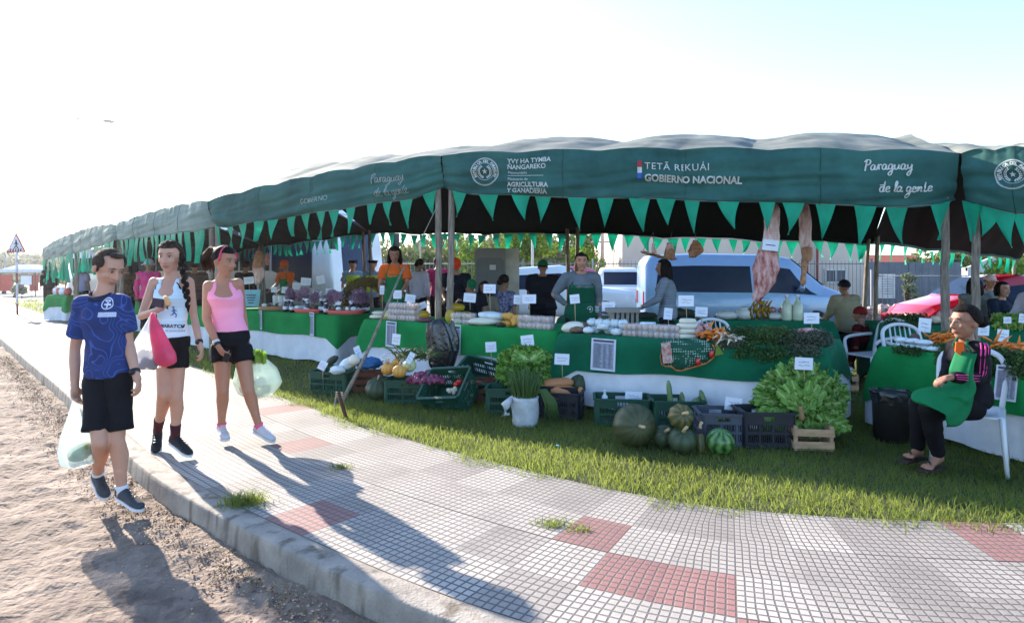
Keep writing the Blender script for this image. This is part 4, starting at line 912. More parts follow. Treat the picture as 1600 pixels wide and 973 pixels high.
# grey cabinet inside the tent
Y = 12.6; p = G(775, 428 + 1450 / Y); r = thing('steel_cabinet', (p.x, Y, 0), 'tall grey steel cabinet with rounded door and paper label', 'cabinet'); m_cab = M('cabinet_grey', srgb('#7d7f80'), .5, var=.06, vs=2); m_cabd = M('cabinet_door', srgb('#62676a'), .45)
x0, x1 = bx(742, Y), bx(790, Y); q = MB(); q.box(((x0 + x1) / 2, Y + .35, .98), (x1 - x0, .7, 1.96)); q.build('body', m_cab, r)
q = MB(); q.box((x1 + .14, Y + .5, .98), (.26, .6, 1.96)); q.build('side_panel', m_pale, r)
q = MB(); pts = []
cx, cz, hw, hh, rr = (x0 + x1) / 2, 1.15, .27, .62, .1
for ax, az, a0 in ((1, 1, 0), (-1, 1, 90), (-1, -1, 180), (1, -1, 270)):
    for k in range(5): a_ = R(a0 + k * 22.5); pts.append(V((cx + ax * (hw - rr) + rr * math.cos(a_), Y - .012, cz + az * (hh - rr) + rr * math.sin(a_))))
q.poly(pts[::-1], th=.03, nrm=(0, -1, 0)); q.build('door', m_cabd, r); q = MB(); q.box((cx + .05, Y - .05, 1.58), (.12, .006, .1)); q.build('label', m_white, r)
# overhead wires
for k, (a, b) in enumerate([((bx(941, 33) , 33, 3.3), (bx(1500, 30), 30, 4.2)), ((bx(8, 60), 60, 3.1), (bx(170, 55), 55, 3.6))]):
    q = MB(); a, b = V(a), V(b); q.tube([a.lerp(b, t) - V((0, 0, .6 * 4 * t * (1 - t))) for t in np.linspace(0, 1, 12)], .012, 4); tag(q.build('power_cable', m_wire), ['thin overhead cable running right from the power pole', 'thin overhead cable at the far left horizon'][k], 'cable')
# ---------------------------------------------------------------- people
def skin(nm, c): return M(nm, srgb(c), .55, var=.05, vs=14, spec=.35)
SK1, SK2, SK3 = skin('skin_light', '#b98a74'), skin('skin_tan', '#a5745c'), skin('skin_brown', '#8d6450')
m_hair = M('hair_dark', (.012, .009, .008), .65, var=.5, vs=60, stretch=(1, 1, .2), spec=.04, bump=.6, bs=60); m_hbr = M('hair_brown', (.032, .019, .013), .65, var=.5, vs=60, stretch=(1, 1, .2), spec=.04, bump=.6, bs=60)
m_hgr = M('hair_greybrown', srgb('#3b2f29'), .8, var=.4, vs=90, spec=.1, bump=.6, bs=80)
m_eye = M('eye_white', srgb('#b9b0ab'), .3); m_iris = M('iris', (.02, .012, .008), .3); m_lip = M('lips', srgb('#95605a'), .5); m_brow = M('brow', (.03, .02, .015), .8)
def cloth(nm, c, c2=None, **k): return M(nm, srgb(c), k.pop('rough', .8), col2=srgb(c2) if c2 else None, var=k.pop('var', .08), vs=k.pop('vs', 4), spec=.15, bump=k.pop('bump', .25), bs=k.pop('bs', 14), **k)
def head_mats(sk): return sk
def lerp(a, b, t): return a + (b - a) * t
def orient(fwd):
    f = V(fwd).normalized(); r_ = f.cross(V((0, 0, 1))).normalized(); u = r_.cross(f); return Matrix((r_, f, u)).transposed()
def head(root, c, hh, fwd, sk, hair, style, roll=0, vox=None, fine=True, body=None):
    """c: centre of the head, hh: chin to crown. local axes: x right, y forward, z up"""
    Mx = orient(fwd)
    if roll: Mx = Mx @ Matrix.Rotation(roll, 3, 'Y')
    s = hh / .235
    wx_ = 1.08
    W = lambda x, y, z: c + Mx @ V((x * s * wx_, y * s, z * s))
    e = lambda mb, x, y, z, rx, ry, rz, **k: mb.ell(W(x, y, z), (rx * s * wx_, ry * s, rz * s), 16, 12, rot=Mx, **k)
    b = body
    e(b, 0, -.008, .028, .074, .094, .088); e(b, 0, .018, -.03, .058, .072, .078); e(b, 0, .052, -.088, .030, .026, .026); e(b, 0, .03, -.07, .041, .045, .042)
    b.cap(W(0, .084, .015), W(0, .104, -.022), .0105 * s, .0145 * s, 8); e(b, .012, .094, -.026, .009, .011, .007); e(b, -.012, .094, -.026, .009, .011, .007)
    for sx in (-1, 1):
        e(b, sx * .074, -.008, -.008, .009, .018, .032); e(b, sx * .033, .062, -.02, .022, .02, .018); e(b, sx * .028, .078, .036, .022, .012, .008)
    e(b, 0, .083, -.053, .021, .012, .011); 
    if fine:
        for sx in (-1, 1):
            q = MB(); e(q, sx * .030, .0780, .016, .0125, .0105, .0052); ey = q.build('eye', m_eye, root); q = MB(); e(q, sx * .029, .0875, .0155, .0058, .004, .0058); q.build('iris', m_iris, ey)
            q = MB(); q.tube([W(sx * .012, .092, .036), W(sx * .03, .092, .0425), W(sx * .05, .076, .036)], [.0022 * s, .0028 * s, .0012 * s], 6); q.build('eyebrow', m_brow, root)
            q = MB(); q.tube([W(sx * .016, .089, .022), W(sx * .03, .0925, .0248), W(sx * .045, .079, .018)], [.0010 * s, .0016 * s, .0010 * s], 5); q.build('eyelash', m_brow, root)
        q = MB(); q.tube([W(-.026, .082, -.056), W(-.012, .0935, -.0525), W(0, .0965, -.054), W(.012, .0935, -.0525), W(.026, .082, -.056)], [.002 * s, .0048 * s, .0045 * s, .0048 * s, .002 * s], 6, flat=.8); q.tube([W(-.02, .085, -.060), W(0, .0935, -.0635), W(.02, .085, -.060)], [.002 * s, .0055 * s, .002 * s], 6); q.build('lips', m_lip, root)
    h = MB()
    def cap_(front=.30, low=-.02, th=.010, side=0.):
        """hair shell: everything behind and above the hairline"""
        n, m = 30, 18; vs_, fs = [], []
        for i in range(m + 1):
            for j in range(n):
                th_ = 2 * math.pi * j / n; fy = math.sin(th_)           # +1 front
                lim = math.pi * (front if fy > .45 else (front + (low - front) * min(1, (.45 - fy) / .5)))
                ph = lim * i / m; k = 1 + .02 * math.sin(th_ * 9 + ph * 4) + .012 * math.sin(th_ * 23)
                tt = th * (1 if i < m else .1)
                x, y, z = (.075 + tt) * k * math.sin(ph) * math.cos(th_), (.095 + tt) * k * math.sin(ph) * fy - .008, (.089 + tt) * k * math.cos(ph) + .028
                vs_.append(W(x, y, z))
        for i in range(m):
            for j in range(n): k = (j + 1) % n; fs.append((i*n+j, (i+1)*n+j, (i+1)*n+k, i*n+k))
        h.add(vs_, fs, 0, None, True)
        # inner skull fill so that the shell has thickness
        e(h, 0, -.018, .036, .073, .084, .087)
    if style in ('short', 'receding'):
        if style == 'receding':
            cap_(.17, .62, .006); e(h, 0, .045, .108, .045, .028, .016)
            for sx in (-1, 1): e(h, sx * .066, .0, .05, .016, .05, .04); e(h, sx * .071, .018, .012, .007, .010, .028)
        else: cap_(.30, .64, .009)
    elif style == 'tied':
        cap_(.325, .63, .010)
    elif style == 'long':
        cap_(.31, .66, .012)
        for k in range(15):
            a = math.pi * (1.0 + k / 14) + (0) ; a = math.pi * .93 + k / 14 * math.pi * 1.14; x, y = .082 * math.cos(a), .094 * math.sin(a) - .01
            h.tube([W(x * .9, y * .9, .06), W(x * 1.06, y * 1.02, -.03), W(x * 1.12, y * 1.0 - .01, -.12), W(x * 1.0, y * .95 - .02, -.22 - .03 * math.sin(k * 2.2))], [.02 * s, .024 * s, .022 * s, .006 * s], 7)
    elif style == 'bun': cap_(.30, .64, .013); e(h, 0, -.128, .0, .046, .042, .046)
    elif style == 'bob':
        cap_(.30, .68, .012)
        for k in range(13):
            a = math.pi * .95 + k / 12 * math.pi * 1.1; x, y = .082 * math.cos(a), .094 * math.sin(a) - .01
            h.tube([W(x * .9, y * .9, .06), W(x * 1.05, y * 1.02, -.02), W(x * 1.0, y * .98, -.10)], [.02 * s, .024 * s, .01 * s], 7)
    ho = h.build('hair', hair, root, smooth=True) if style not in ('bald', 'capped') else None
    if style == 'capped': cap_(.36, .60, .004); ho = h.build('hair', hair, root, smooth=True)
    return W, s, Mx, ho
def cap_hat(root, W, s, mat, brim=True, kind='cap', name='cap'):
    q = MB(); n = 24
    def P(ph, th, r=1.): return W(.086 * r * math.sin(ph) * math.cos(th), .106 * r * math.sin(ph) * math.sin(th) - .006, .100 * r * math.cos(ph) + .032)
    lim = {'cap': .50, 'beanie': .56, 'sun': .5}[kind]
    for r in (1., .955): q.rings([[P(max(.02, lim * math.pi * i / 9), 2*math.pi*j/n, r + (.012 * math.sin(6 * 2*math.pi*j/n) if kind != 'cap' else 0)) for j in range(n)] for i in range(10)], cap=False)
    o = q.build(name, mat, root, smooth=True)
    if kind == 'cap':
        q = MB(); q.grid(lambda a, b: W(math.sin((a - .5) * 2.6) * (.083 + .01 * b) * (1 - .25 * b), .085 * math.cos((a - .5) * 2.6) + .08 * b * (1 - (2 * a - 1) ** 2 * .55) + .01, .035 - .02 * b - .016 * abs(2*a-1) ** 2), 12, 4); q.build('brim', mat, o, mods=[('SOLIDIFY', dict(thickness=.005))])
    if kind == 'sun':
        q = MB(); q.grid(lambda a, b: W(math.cos(a * 6.2832) * (.085 + .05 * b), math.sin(a * 6.2832) * (.104 + .05 * b), .03 - .035 * b + .008 * math.sin(a * 19)), 30, 3); q.build('brim', mat, o, mods=[('SOLIDIFY', dict(thickness=.004))])
    return o
def hand(b, wr, tip_dir, pn, s, curl=.5, side=1, spread=.5):
    """palm, four fingers of unequal length, thumb from the side; pn = palm normal, side = thumb side"""
    d = V(tip_dir).normalized(); pn = V(pn); pn = (pn - d * pn.dot(d)).normalized(); r_ = d.cross(pn).normalized() * side
    b.cap(wr, wr + d * .035 * s, .023 * s, .026 * s, 10)
    for k in range(4): 
        o_ = r_ * (.027 - .018 * k) * s; base = wr + d * (.07 + (.004 if k in (1, 2) else 0)) * s + o_; b.cap(wr + d * .02 * s + o_ * .7, base, .0125 * s, .0105 * s, 8)
        ln = [.036, .041, .038, .029][k] * s; a = curl * (1 + .12 * k); d1 = (d * math.cos(a * .7) + pn * math.sin(a * .7) + r_ * (.09 - .06 * k) * spread).normalized(); p1 = base + d1 * ln
        d2 = (d * math.cos(a * 1.9) + pn * math.sin(a * 1.9) + r_ * (.09 - .06 * k) * spread).normalized(); p2 = p1 + d2 * ln * .68
        d3 = (d * math.cos(a * 2.7) + pn * math.sin(a * 2.7)).normalized(); b.cap(base, p1, .0095 * s, .0085 * s, 8); b.cap(p1, p2, .0085 * s, .0078 * s, 8); b.cap(p2, p2 + d3 * ln * .42, .0078 * s, .0066 * s, 8)
    t0 = wr + d * .022 * s + r_ * .024 * s; dt = (d * .72 + r_ * .62 + pn * .32).normalized(); t1 = t0 + dt * .04 * s; b.cap(t0, t1, .0135 * s, .0105 * s, 8); b.cap(t1, t1 + (d * .92 + r_ * .18 + pn * .3).normalized() * .032 * s, .010 * s, .008 * s, 8)
TX = bpy.data.textures.new('folds', 'CLOUDS'); TX.noise_scale = .09; TX.noise_depth = 1
def folds(k): return [('DISPLACE', dict(texture=TX, strength=k, mid_level=.45, texture_coords='LOCAL'))]
def person(label, Y, J, sk=SK2, hair=m_hair, style='short', hh=.235, fwd=(0, -1, 0), build=1., female=False, group=None, torso=None, sleeves='short', shirt=None, legs='shorts', leg_mat=None, shoe=None, sock=None, sock_h=.0,
           low=.0, vox=.011, fine=True, apron=None, hat=None, hatmat=None, curl=.5, lower=None, hem=.0, skirt_w=1., neck_cut=.0, roll=0, extra=None, skin_arms=True, hands=None, foot_up=(0, 0), tank=False):
    """J: joints in photo pixels (+ depth offset in metres). Everything grows from those joints in real metres at distance Y"""
    P = {}
    for k, v_ in J.items():
        dy = v_[2] if len(v_) > 2 else 0.; P[k] = A(v_[0], v_[1], Y + dy)
    base = V((P['pel'].x, Y, low)); root = thing('person', base, label, 'person', group)
    b = MB(); g = build
    shm = (P['shL'] + P['shR']) / 2; pel = P['pel']; neck = P.get('neck', shm + V((0, 0, .05)))
    rt = (P['shR'] - P['shL']); rt.z *= .3; shw = rt.length / 2; rt.normalize(); fw = V((rt.y, -rt.x, 0)).normalized()
    if fw.dot(V(fwd)) < 0: fw = -fw
    hd = P['head']; hc = hd
    rtp = rt if 'hipL' not in P else (P['hipR'] - P['hipL']).normalized()
    rtp = V((rtp.x, rtp.y, rtp.z * .5)).normalized(); fwp = V((rtp.y, -rtp.x, 0)).normalized()
    if fwp.dot(fw) < 0: fwp = -fwp
    sh_z = shm.z; H_ = (shm - pel).length
    wst, chs, hipw = (.114, .135, .148) if female else (.138, .158, .152)
    wst, chs, hipw = wst * g, chs * g, hipw * g; shx = max(shw * .92, chs * .9)
    def spine(t): return pel.lerp(shm, t) + fw * (.02 * math.sin(t * 3.1) * -1)
    RT = [(-.10, hipw * .80, .085 * g, 0), (.02, hipw, .105 * g, -.01), (.16, hipw * .97, .105 * g, -.005), (.38, wst, .088 * g, 0), (.58, lerp(wst, chs, .6), .098 * g, .0), (.76, chs, .112 * g + (.018 if female else 0), .008 + (.012 if female else 0)), (.92, lerp(chs, shx, .6), .098 * g, 0), (1.0, shx * .82, .07 * g, -.008), (1.07, shx * .52, .054 * g, -.01), (1.15, .056 * g, .05 * g, -.005)]
    def trings(infl=0., t0=-1, t1=2, n=24, flare=0., fold=0.):
        out = []
        ts = [r for r in RT if t0 <= r[0] <= t1]
        for t, a, c_, fo in ts:
            p = spine(t); mix_ = min(1, max(0, t / .5)); r_ = rtp.lerp(rt, mix_).normalized(); f_ = fwp.lerp(fw, mix_).normalized()
            fl = flare * max(0, .3 - t)
            out.append([p + f_ * fo + r_ * (a + infl + fl + (fold * math.sin(j * 1.7 + t * 19))) * math.cos(2 * math.pi * j / n) + f_ * (c_ + infl * (1.1) + fl * .6 + fold * math.sin(j * 2.3 + t * 13)) * math.sin(2 * math.pi * j / n) for j in range(n)])
        return out
    b.rings(trings())
    s = hh / .235
    b.cap(neck.lerp(shm, .6), hc + V((0, 0, -.06 * s)) - V(fwd).normalized() * .012, .054 * s * (.84 if female else 1.), .046 * s * (.84 if female else 1.))
    arm = (.046, .037, .026) if not female else (.041, .033, .023)
    for sd_, sx in (('L', -1), ('R', 1)):
        sh, el, wr = P['sh' + sd_], P['el' + sd_], P['wr' + sd_]
        b.cap(shm.lerp(sh, .6) - V((0, 0, .01)), sh - V((0, 0, .012)), .055 * g, arm[0] * 1.2 * g); b.cap(sh, sh.lerp(el, .5), arm[0] * 1.18 * g, arm[0] * g); b.cap(sh.lerp(el, .5), el, arm[0] * g, arm[1] * g)
        b.cap(el, el.lerp(wr, .35), arm[1] * g, arm[1] * 1.06 * g); b.cap(el.lerp(wr, .35), wr, arm[1] * 1.06 * g, arm[2])
        hd_ = P.get('hd' + sd_, wr + (wr - el).normalized() * .1); pn, side, cl = (hands or {}).get(sd_, (V((-sx * 1., -.2, 0)), sx, curl))
        hand(b, wr, hd_ - wr, pn, s * (.98 if not female else .88), cl, side)
    if 'hipL' in P:
        for sd_ in 'LR':
            hp, kn, an, to = P['hip' + sd_], P['kn' + sd_], P['an' + sd_], P['to' + sd_]
            lg = (.082, .050, .050, .033) if not female else (.080, .050, .046, .030)
            b.cap(hp, hp.lerp(kn, .45), lg[0] * g, lg[0] * .84 * g); b.cap(hp.lerp(kn, .45), kn, lg[0] * .84 * g, lg[1])
            cfp = kn.lerp(an, .3) - fwp * .018; b.cap(kn, cfp, lg[1], lg[2] * 1.1); b.cap(cfp, kn.lerp(an, .62) - fwp * .006, lg[2] * 1.1, lg[2] * .8); b.cap(kn.lerp(an, .6), an, lg[2] * .8, lg[3])
            if shoe: b.cap(an, an.lerp(to, .35) - V((0, 0, .03)), .026, .016)
            else:
                b.cap(an, to.lerp(an, .35) - V((0, 0, .012)), .03, .024); b.cap(an + (an - to).normalized() * .03 - V((0, 0, .03)), to.lerp(an, .15), .026, .022); ax_ = (to - an).cross(V((0, 0, 1))).normalized()
                for k_ in range(5): b.cap(to.lerp(an, .25) + ax_ * (.016 * (k_ - 2)), to + ax_ * (.017 * (k_ - 2)) - (to - an).normalized() * .006 * abs(k_ - 1.5), .011, .009, 8)
    W, hs, Mx, ho = head(root, hc, hh, fwd, sk, hair, style if hat is None else ('capped' if style == 'short' else style), roll, fine=fine, body=b)
    b.build('body', sk, root, mods=remesh(vox if not fine else min(vox, .0075), 3, .45))
    # ---- clothes: each grows from the same skeleton, a little wider
    if shirt:
        q = MB(); t1 = .985 if tank else 1.07
        if tank:
            rr_ = trings(.010, hem - .25, .93, fold=.0015)
            for p_ in rr_[-1]: p_.z -= .055 * max(0, (p_ - spine(.92)).normalized().dot(fw)) ** 3
            q.rings(rr_)
            for sx, sd_ in ((-1, 'L'), (1, 'R')):          # shoulder straps
                for fsgn in (1, -1):
                    a0 = spine(.84) + rt * sx * chs * .56 + fw * fsgn * (.085 * g); a1 = spine(1.03) + rt * sx * shw * .50 + fw * fsgn * .03 + V((0, 0, .012)); q.tube([a0 - V((0, 0, .03)), a0 + V((0, 0, .03)), a0.lerp(a1, .6) + fw * fsgn * .012, a1], [.030, .026, .020, .017], 10, flat=.6, hint=fw)
        else: q.rings(trings(.013, hem - .25, 1.07, flare=.05, fold=.003))
        if sleeves:
            for sx, sd_ in ((-1, 'L'), (1, 'R')):
                sh, el, wr = P['sh' + sd_], P['el' + sd_], P['wr' + sd_]; a0 = arm[0] * 1.18 * g
                q.cap(shm.lerp(sh, .62) - V((0, 0, .008)), sh - V((0, 0, .01)), .066 * g, a0 + .014)
                if sleeves == 'short': q.tube([shm.lerp(sh, .8), sh, sh.lerp(el, .4), sh.lerp(el, .72)], [a0, a0 + .016, a0 + .017, a0 + .02], 16)
                else: q.tube([shm.lerp(sh, .8), sh, sh.lerp(el, .5), el, el.lerp(wr, .1), el.lerp(wr, .5), el.lerp(wr, .96)], [a0, a0 + .016, a0 + .012, arm[1] + .017, arm[1] + .019, arm[1] + .013, arm[2] + .012], 16)
        so = q.build('shirt', shirt, root, mods=remesh(min(vox, .010) if fine else vox, 2, .5) + folds(.016 if not tank else .007))
    else: so = None
    if leg_mat and 'hipL' in P:
        q = MB(); q.rings(trings(.014, -.12, .30))
        for sd_ in 'LR':
            hp, kn, an = P['hip' + sd_], P['kn' + sd_], P['an' + sd_]; r0 = .084 * g + .014
            if legs == 'shorts': sx_ = rtp * (-1 if sd_ == 'L' else 1); q.tube([hp + V((0, 0, .04)), hp, hp.lerp(kn, .5) + sx_ * .012, hp.lerp(kn, .84) + sx_ * .03], [r0 * .92, r0 * .96, r0 * .84, r0 * .86], 20)
            elif legs == 'hot': q.tube([hp + V((0, 0, .03)), hp, hp.lerp(kn, .34)], [r0 * .88, r0 * .94, r0 * .95], 18)
            else: q.cap(hp, hp.lerp(kn, .5), r0, r0 * .88); q.cap(hp.lerp(kn, .5), kn, r0 * .88, .072); q.cap(kn, kn.lerp(an, .4), .072, .066); q.cap(kn.lerp(an, .4), kn.lerp(an, .9), .066, .048)
        q.build('shorts' if legs != 'long' else 'trousers', leg_mat, root, mods=remesh(min(vox, .010) if fine else vox, 2, .5) + folds(.014))
    if shoe and 'hipL' in P:
        for sd_, cc in (('L', 0), ('R', 1)):
            an, to = P['an' + sd_], P['to' + sd_]; d = (to - an); L = d.length; up = V((0, 0, 1)); d.normalize(); hl = an + (an - to).normalized() * .02
            fl_ = V((d.x, d.y, 0)).normalized(); sole_n = V((0, 0, -1)); ax = d.cross(V((0, 0, 1))).normalized(); sn = ax.cross(d).normalized(); sn = -sn if sn.z > 0 else sn   # towards the sole
            heel = an + (an - to).normalized() * .045 + sn * .035; toe = to + sn * .01 + d * .015
            q = MB(); rows = []
            for t, w_, h_, up_ in ((0, .022, .02, .0), (.06, .034, .045, .0), (.25, .037, .055, .004), (.5, .036, .040, 0), (.72, .042, .032, -.004), (.9, .036, .026, -.006), (1., .02, .014, -.008)):
                c_ = heel.lerp(toe, t) - sn * up_; rows.append([c_ + ax * w_ * math.cos(2*math.pi*j/14) - sn * h_ * (math.sin(2*math.pi*j/14) if math.sin(2*math.pi*j/14) > 0 else .45 * math.sin(2*math.pi*j/14)) for j in range(14)])
            q.rings(rows); q.tube([an + V((0, 0, .015)), an.lerp(heel, .5)], [.037, .036], 12)
            sh_o = q.build('shoe', shoe[0], root, mods=remesh(.007, 2, .5))
            q = MB(); pts_t = []
            for lay in (0, 1):
                row = []
                for j in range(20):
                    a_ = 2*math.pi*j/20; t = .5 + .5 * math.cos(a_); w_ = np.interp(t, [0, .1, .5, .8, .95, 1], [.006, .034, .037, .043, .03, .006]); row.append(heel.lerp(toe + d * .012, t) + ax * w_ * (1 if math.sin(a_) >= 0 else -1) * min(1, abs(math.sin(a_)) * 2.2) + sn * (.012 + lay * .018))
                pts_t.append(row)
            q.rings(pts_t); q.build('sole', shoe[1], sh_o, smooth=False)
            if len(shoe) > 2:      # laces
                q = MB()
                for k in range(4): c_ = an.lerp(to, .28 + k * .13) - sn * (.032 - k * .004); q.tube([c_ - ax * .02, c_ - sn * .004, c_ + ax * .02], .003, 5)
                q.build('laces', shoe[2], sh_o)
    if sock and 'hipL' in P:
        for sd_ in 'LR':
            an, kn = P['an' + sd_], P['kn' + sd_]; q = MB(); k = sock_h; q.tube([an - V((0, 0, .03)), an, an.lerp(kn, k * .5), an.lerp(kn, k)], [.036, .0355, .037, .042], 14); q.build('sock', sock, root)
    if apron:
        am, bottom, topw = apron
        q = MB(); n = 14
        def ap(a, t):      # t 0 top .. 1 bottom
            zt = spine(.80).z; zb = bottom; z = zt + (zb - zt) * t; k = (z - pel.z) / max(.01, shm.z - pel.z); kk = max(-.1, min(1., k)); i_ = min(range(len(RT) - 1), key=lambda i: 0 if RT[i][0] <= kk <= RT[i+1][0] else 1)
            r0, r1 = RT[i_], RT[i_ + 1]; f = min(1, max(0, (kk - r0[0]) / (r1[0] - r0[0]))); aa = r0[1] + (r1[1] - r0[1]) * f + .03; bb = r0[2] + (r1[2] - r0[2]) * f + .035
            wd = (.62 + .4 * min(1, max(0, (t - .05) * 3.2))) * topw; an_ = (a - .5) * math.pi * wd
            p = spine(k) if k < 1 else shm; p = V((p.x, p.y, z)); fl = 1 + .15 * max(0, t - .5)
            return p + rt * math.sin(an_) * aa * fl + fw * (math.cos(an_) * bb * fl + .006 * math.sin(a * 17 + t * 3) * t)
        q.grid(ap, 18, 14); q.build('apron', am, root, mods=[('SOLIDIFY', dict(thickness=.006))])
        q = MB()
        for sx in (-1, 1): q.tube([ap(.5 + sx * .38, 0), spine(.93) + rt * sx * .095 + fw * .095, spine(1.06) + rt * sx * .075 + fw * .03, spine(1.08) + rt * sx * .03 - fw * .05], .009, 6)
        q.tube([spine(.38) + rt * wst * 1.13 * math.cos(a_) + fw * .125 * g * math.sin(a_) for a_ in np.linspace(0, 2 * math.pi, 20)], .009, 5)
        q.build('apron_tie', am, root)
    ctx = dict(root=root, P=P, W=W, s=hs, spine=spine, rt=rt, fw=fw, Mx=Mx, shirt=so, chs=chs, wst=wst, g=g, hipw=hipw, trings=trings)
    if hat: cap_hat(root, W, hs, hatmat, kind=hat)
    if extra: extra(ctx)
    return ctx
def decal(ctx, vs_, fs, mat, name, o, ux, uz, proj, off=.009):
    """flat shapes laid on the front of the shirt by casting on its mesh"""
    ob = ctx['shirt']; me = ob.data; from mathutils.bvhtree import BVHTree
    if 'bvh' not in ctx:
        L0 = wloc(ob); ctx['bvh'] = BVHTree.FromPolygons([v.co + L0 for v in me.vertices], [tuple(p.vertices) for p in me.polygons])
    out = []
    for p in vs_:
        st = o + ux * p.x + uz * p.y; h, n_, _, _ = ctx['bvh'].ray_cast(st + proj * -.5, proj); 
        out.append((h - proj * off) if h is not None else st)
    q = MB(); q.add(out, fs); q.build(name, mat, ob)
# --- the three walkers
m_blue = cloth('tee_blue', '#263f7c', '#2b2f54', vs=2.2); m_navy = cloth('navy_sleeve', '#23263f')
# swirling line print on the blue shirt
n_, l_ = m_blue.node_tree.nodes, m_blue.node_tree.links
tc = n_.new('ShaderNodeTexCoord'); wv = n_.new('ShaderNodeTexNoise'); wv.inputs['Scale'].default_value = 4.5; wv.inputs['Detail'].default_value = .3; wv.inputs['Distortion'].default_value = .8; w1 = n_.new('ShaderNodeMath'); w1.operation = 'MULTIPLY'; w1.inputs[1].default_value = 13; w2_ = n_.new('ShaderNodeMath'); w2_.operation = 'FRACT'
l_.new(tc.outputs['Object'], wv.inputs[0]); rp = n_.new('ShaderNodeMapRange'); rp.inputs[1].default_value = .80; rp.inputs[2].default_value = .88; l_.new(wv.outputs['Fac'], w1.inputs[0]); l_.new(w1.outputs[0], w2_.inputs[0]); l_.new(w2_.outputs[0], rp.inputs[0])
pb = n_['Principled BSDF']; src = pb.inputs['Base Color'].links[0].from_socket; mx = n_.new('ShaderNodeMix'); mx.data_type = 'RGBA'; ml = n_.new('ShaderNodeMath'); ml.operation = 'MULTIPLY'; ml.inputs[1].default_value = .6; l_.new(rp.outputs[0], ml.inputs[0]); l_.new(ml.outputs[0], mx.inputs[0]); l_.new(src, mx.inputs[6]); mx.inputs[7].default_value = (*srgb('#4363b0'), 1); l_.new(mx.outputs[2], pb.inputs['Base Color'])
m_bshort = cloth('black_shorts', '#141419'); m_shoeg = M('shoe_dark_grey', srgb('#35373c'), .7); m_solew = M('sole_white', srgb('#cfcfd2'), .6); m_solec = M('sole_coral', srgb('#e0705f'), .6); m_shb = M('shoe_black', srgb('#15161b'), .7); m_shw = M('shoe_white', srgb('#b9b6ba'), .7)
m_sockw = cloth('sock_white', '#d0d0d6'); m_sockr = M('sock_maroon', srgb('#4e1b24'), .9, col2=srgb('#201018'), vs=1.0)
wn = m_sockr.node_tree; 
m_watch = M('watch_black', (.01, .01, .012), .35); m_plastic = M('plastic_clear', srgb('#dfe6ea'), .2, alpha=.30, spec=.6, trans=.25); m_pinkbag = M('plastic_pink', srgb('#e2587e'), .3, trans=.45, spec=.5, var=.15); m_cyanbag = M('plastic_cyan', srgb('#cfe6ea'), .25, trans=.3, alpha=.36, spec=.6, var=.1, vs=12)
def text_decal(ctx, body, size, mat, name, o, ux, uz, proj, bold=0., center=True):
    tv, tf = text_mesh(body, size, bold)
    if center: cx = (min(p.x for p in tv) + max(p.x for p in tv)) / 2; tv = [V((p.x - cx, p.y, 0)) for p in tv]
    decal(ctx, tv, tf, mat, name, o, ux, uz, proj)
m_dec = M('print_pale', srgb('#c5cbe0'), .7); m_decd = M('print_dark', srgb('#2c2b3d'), .7)
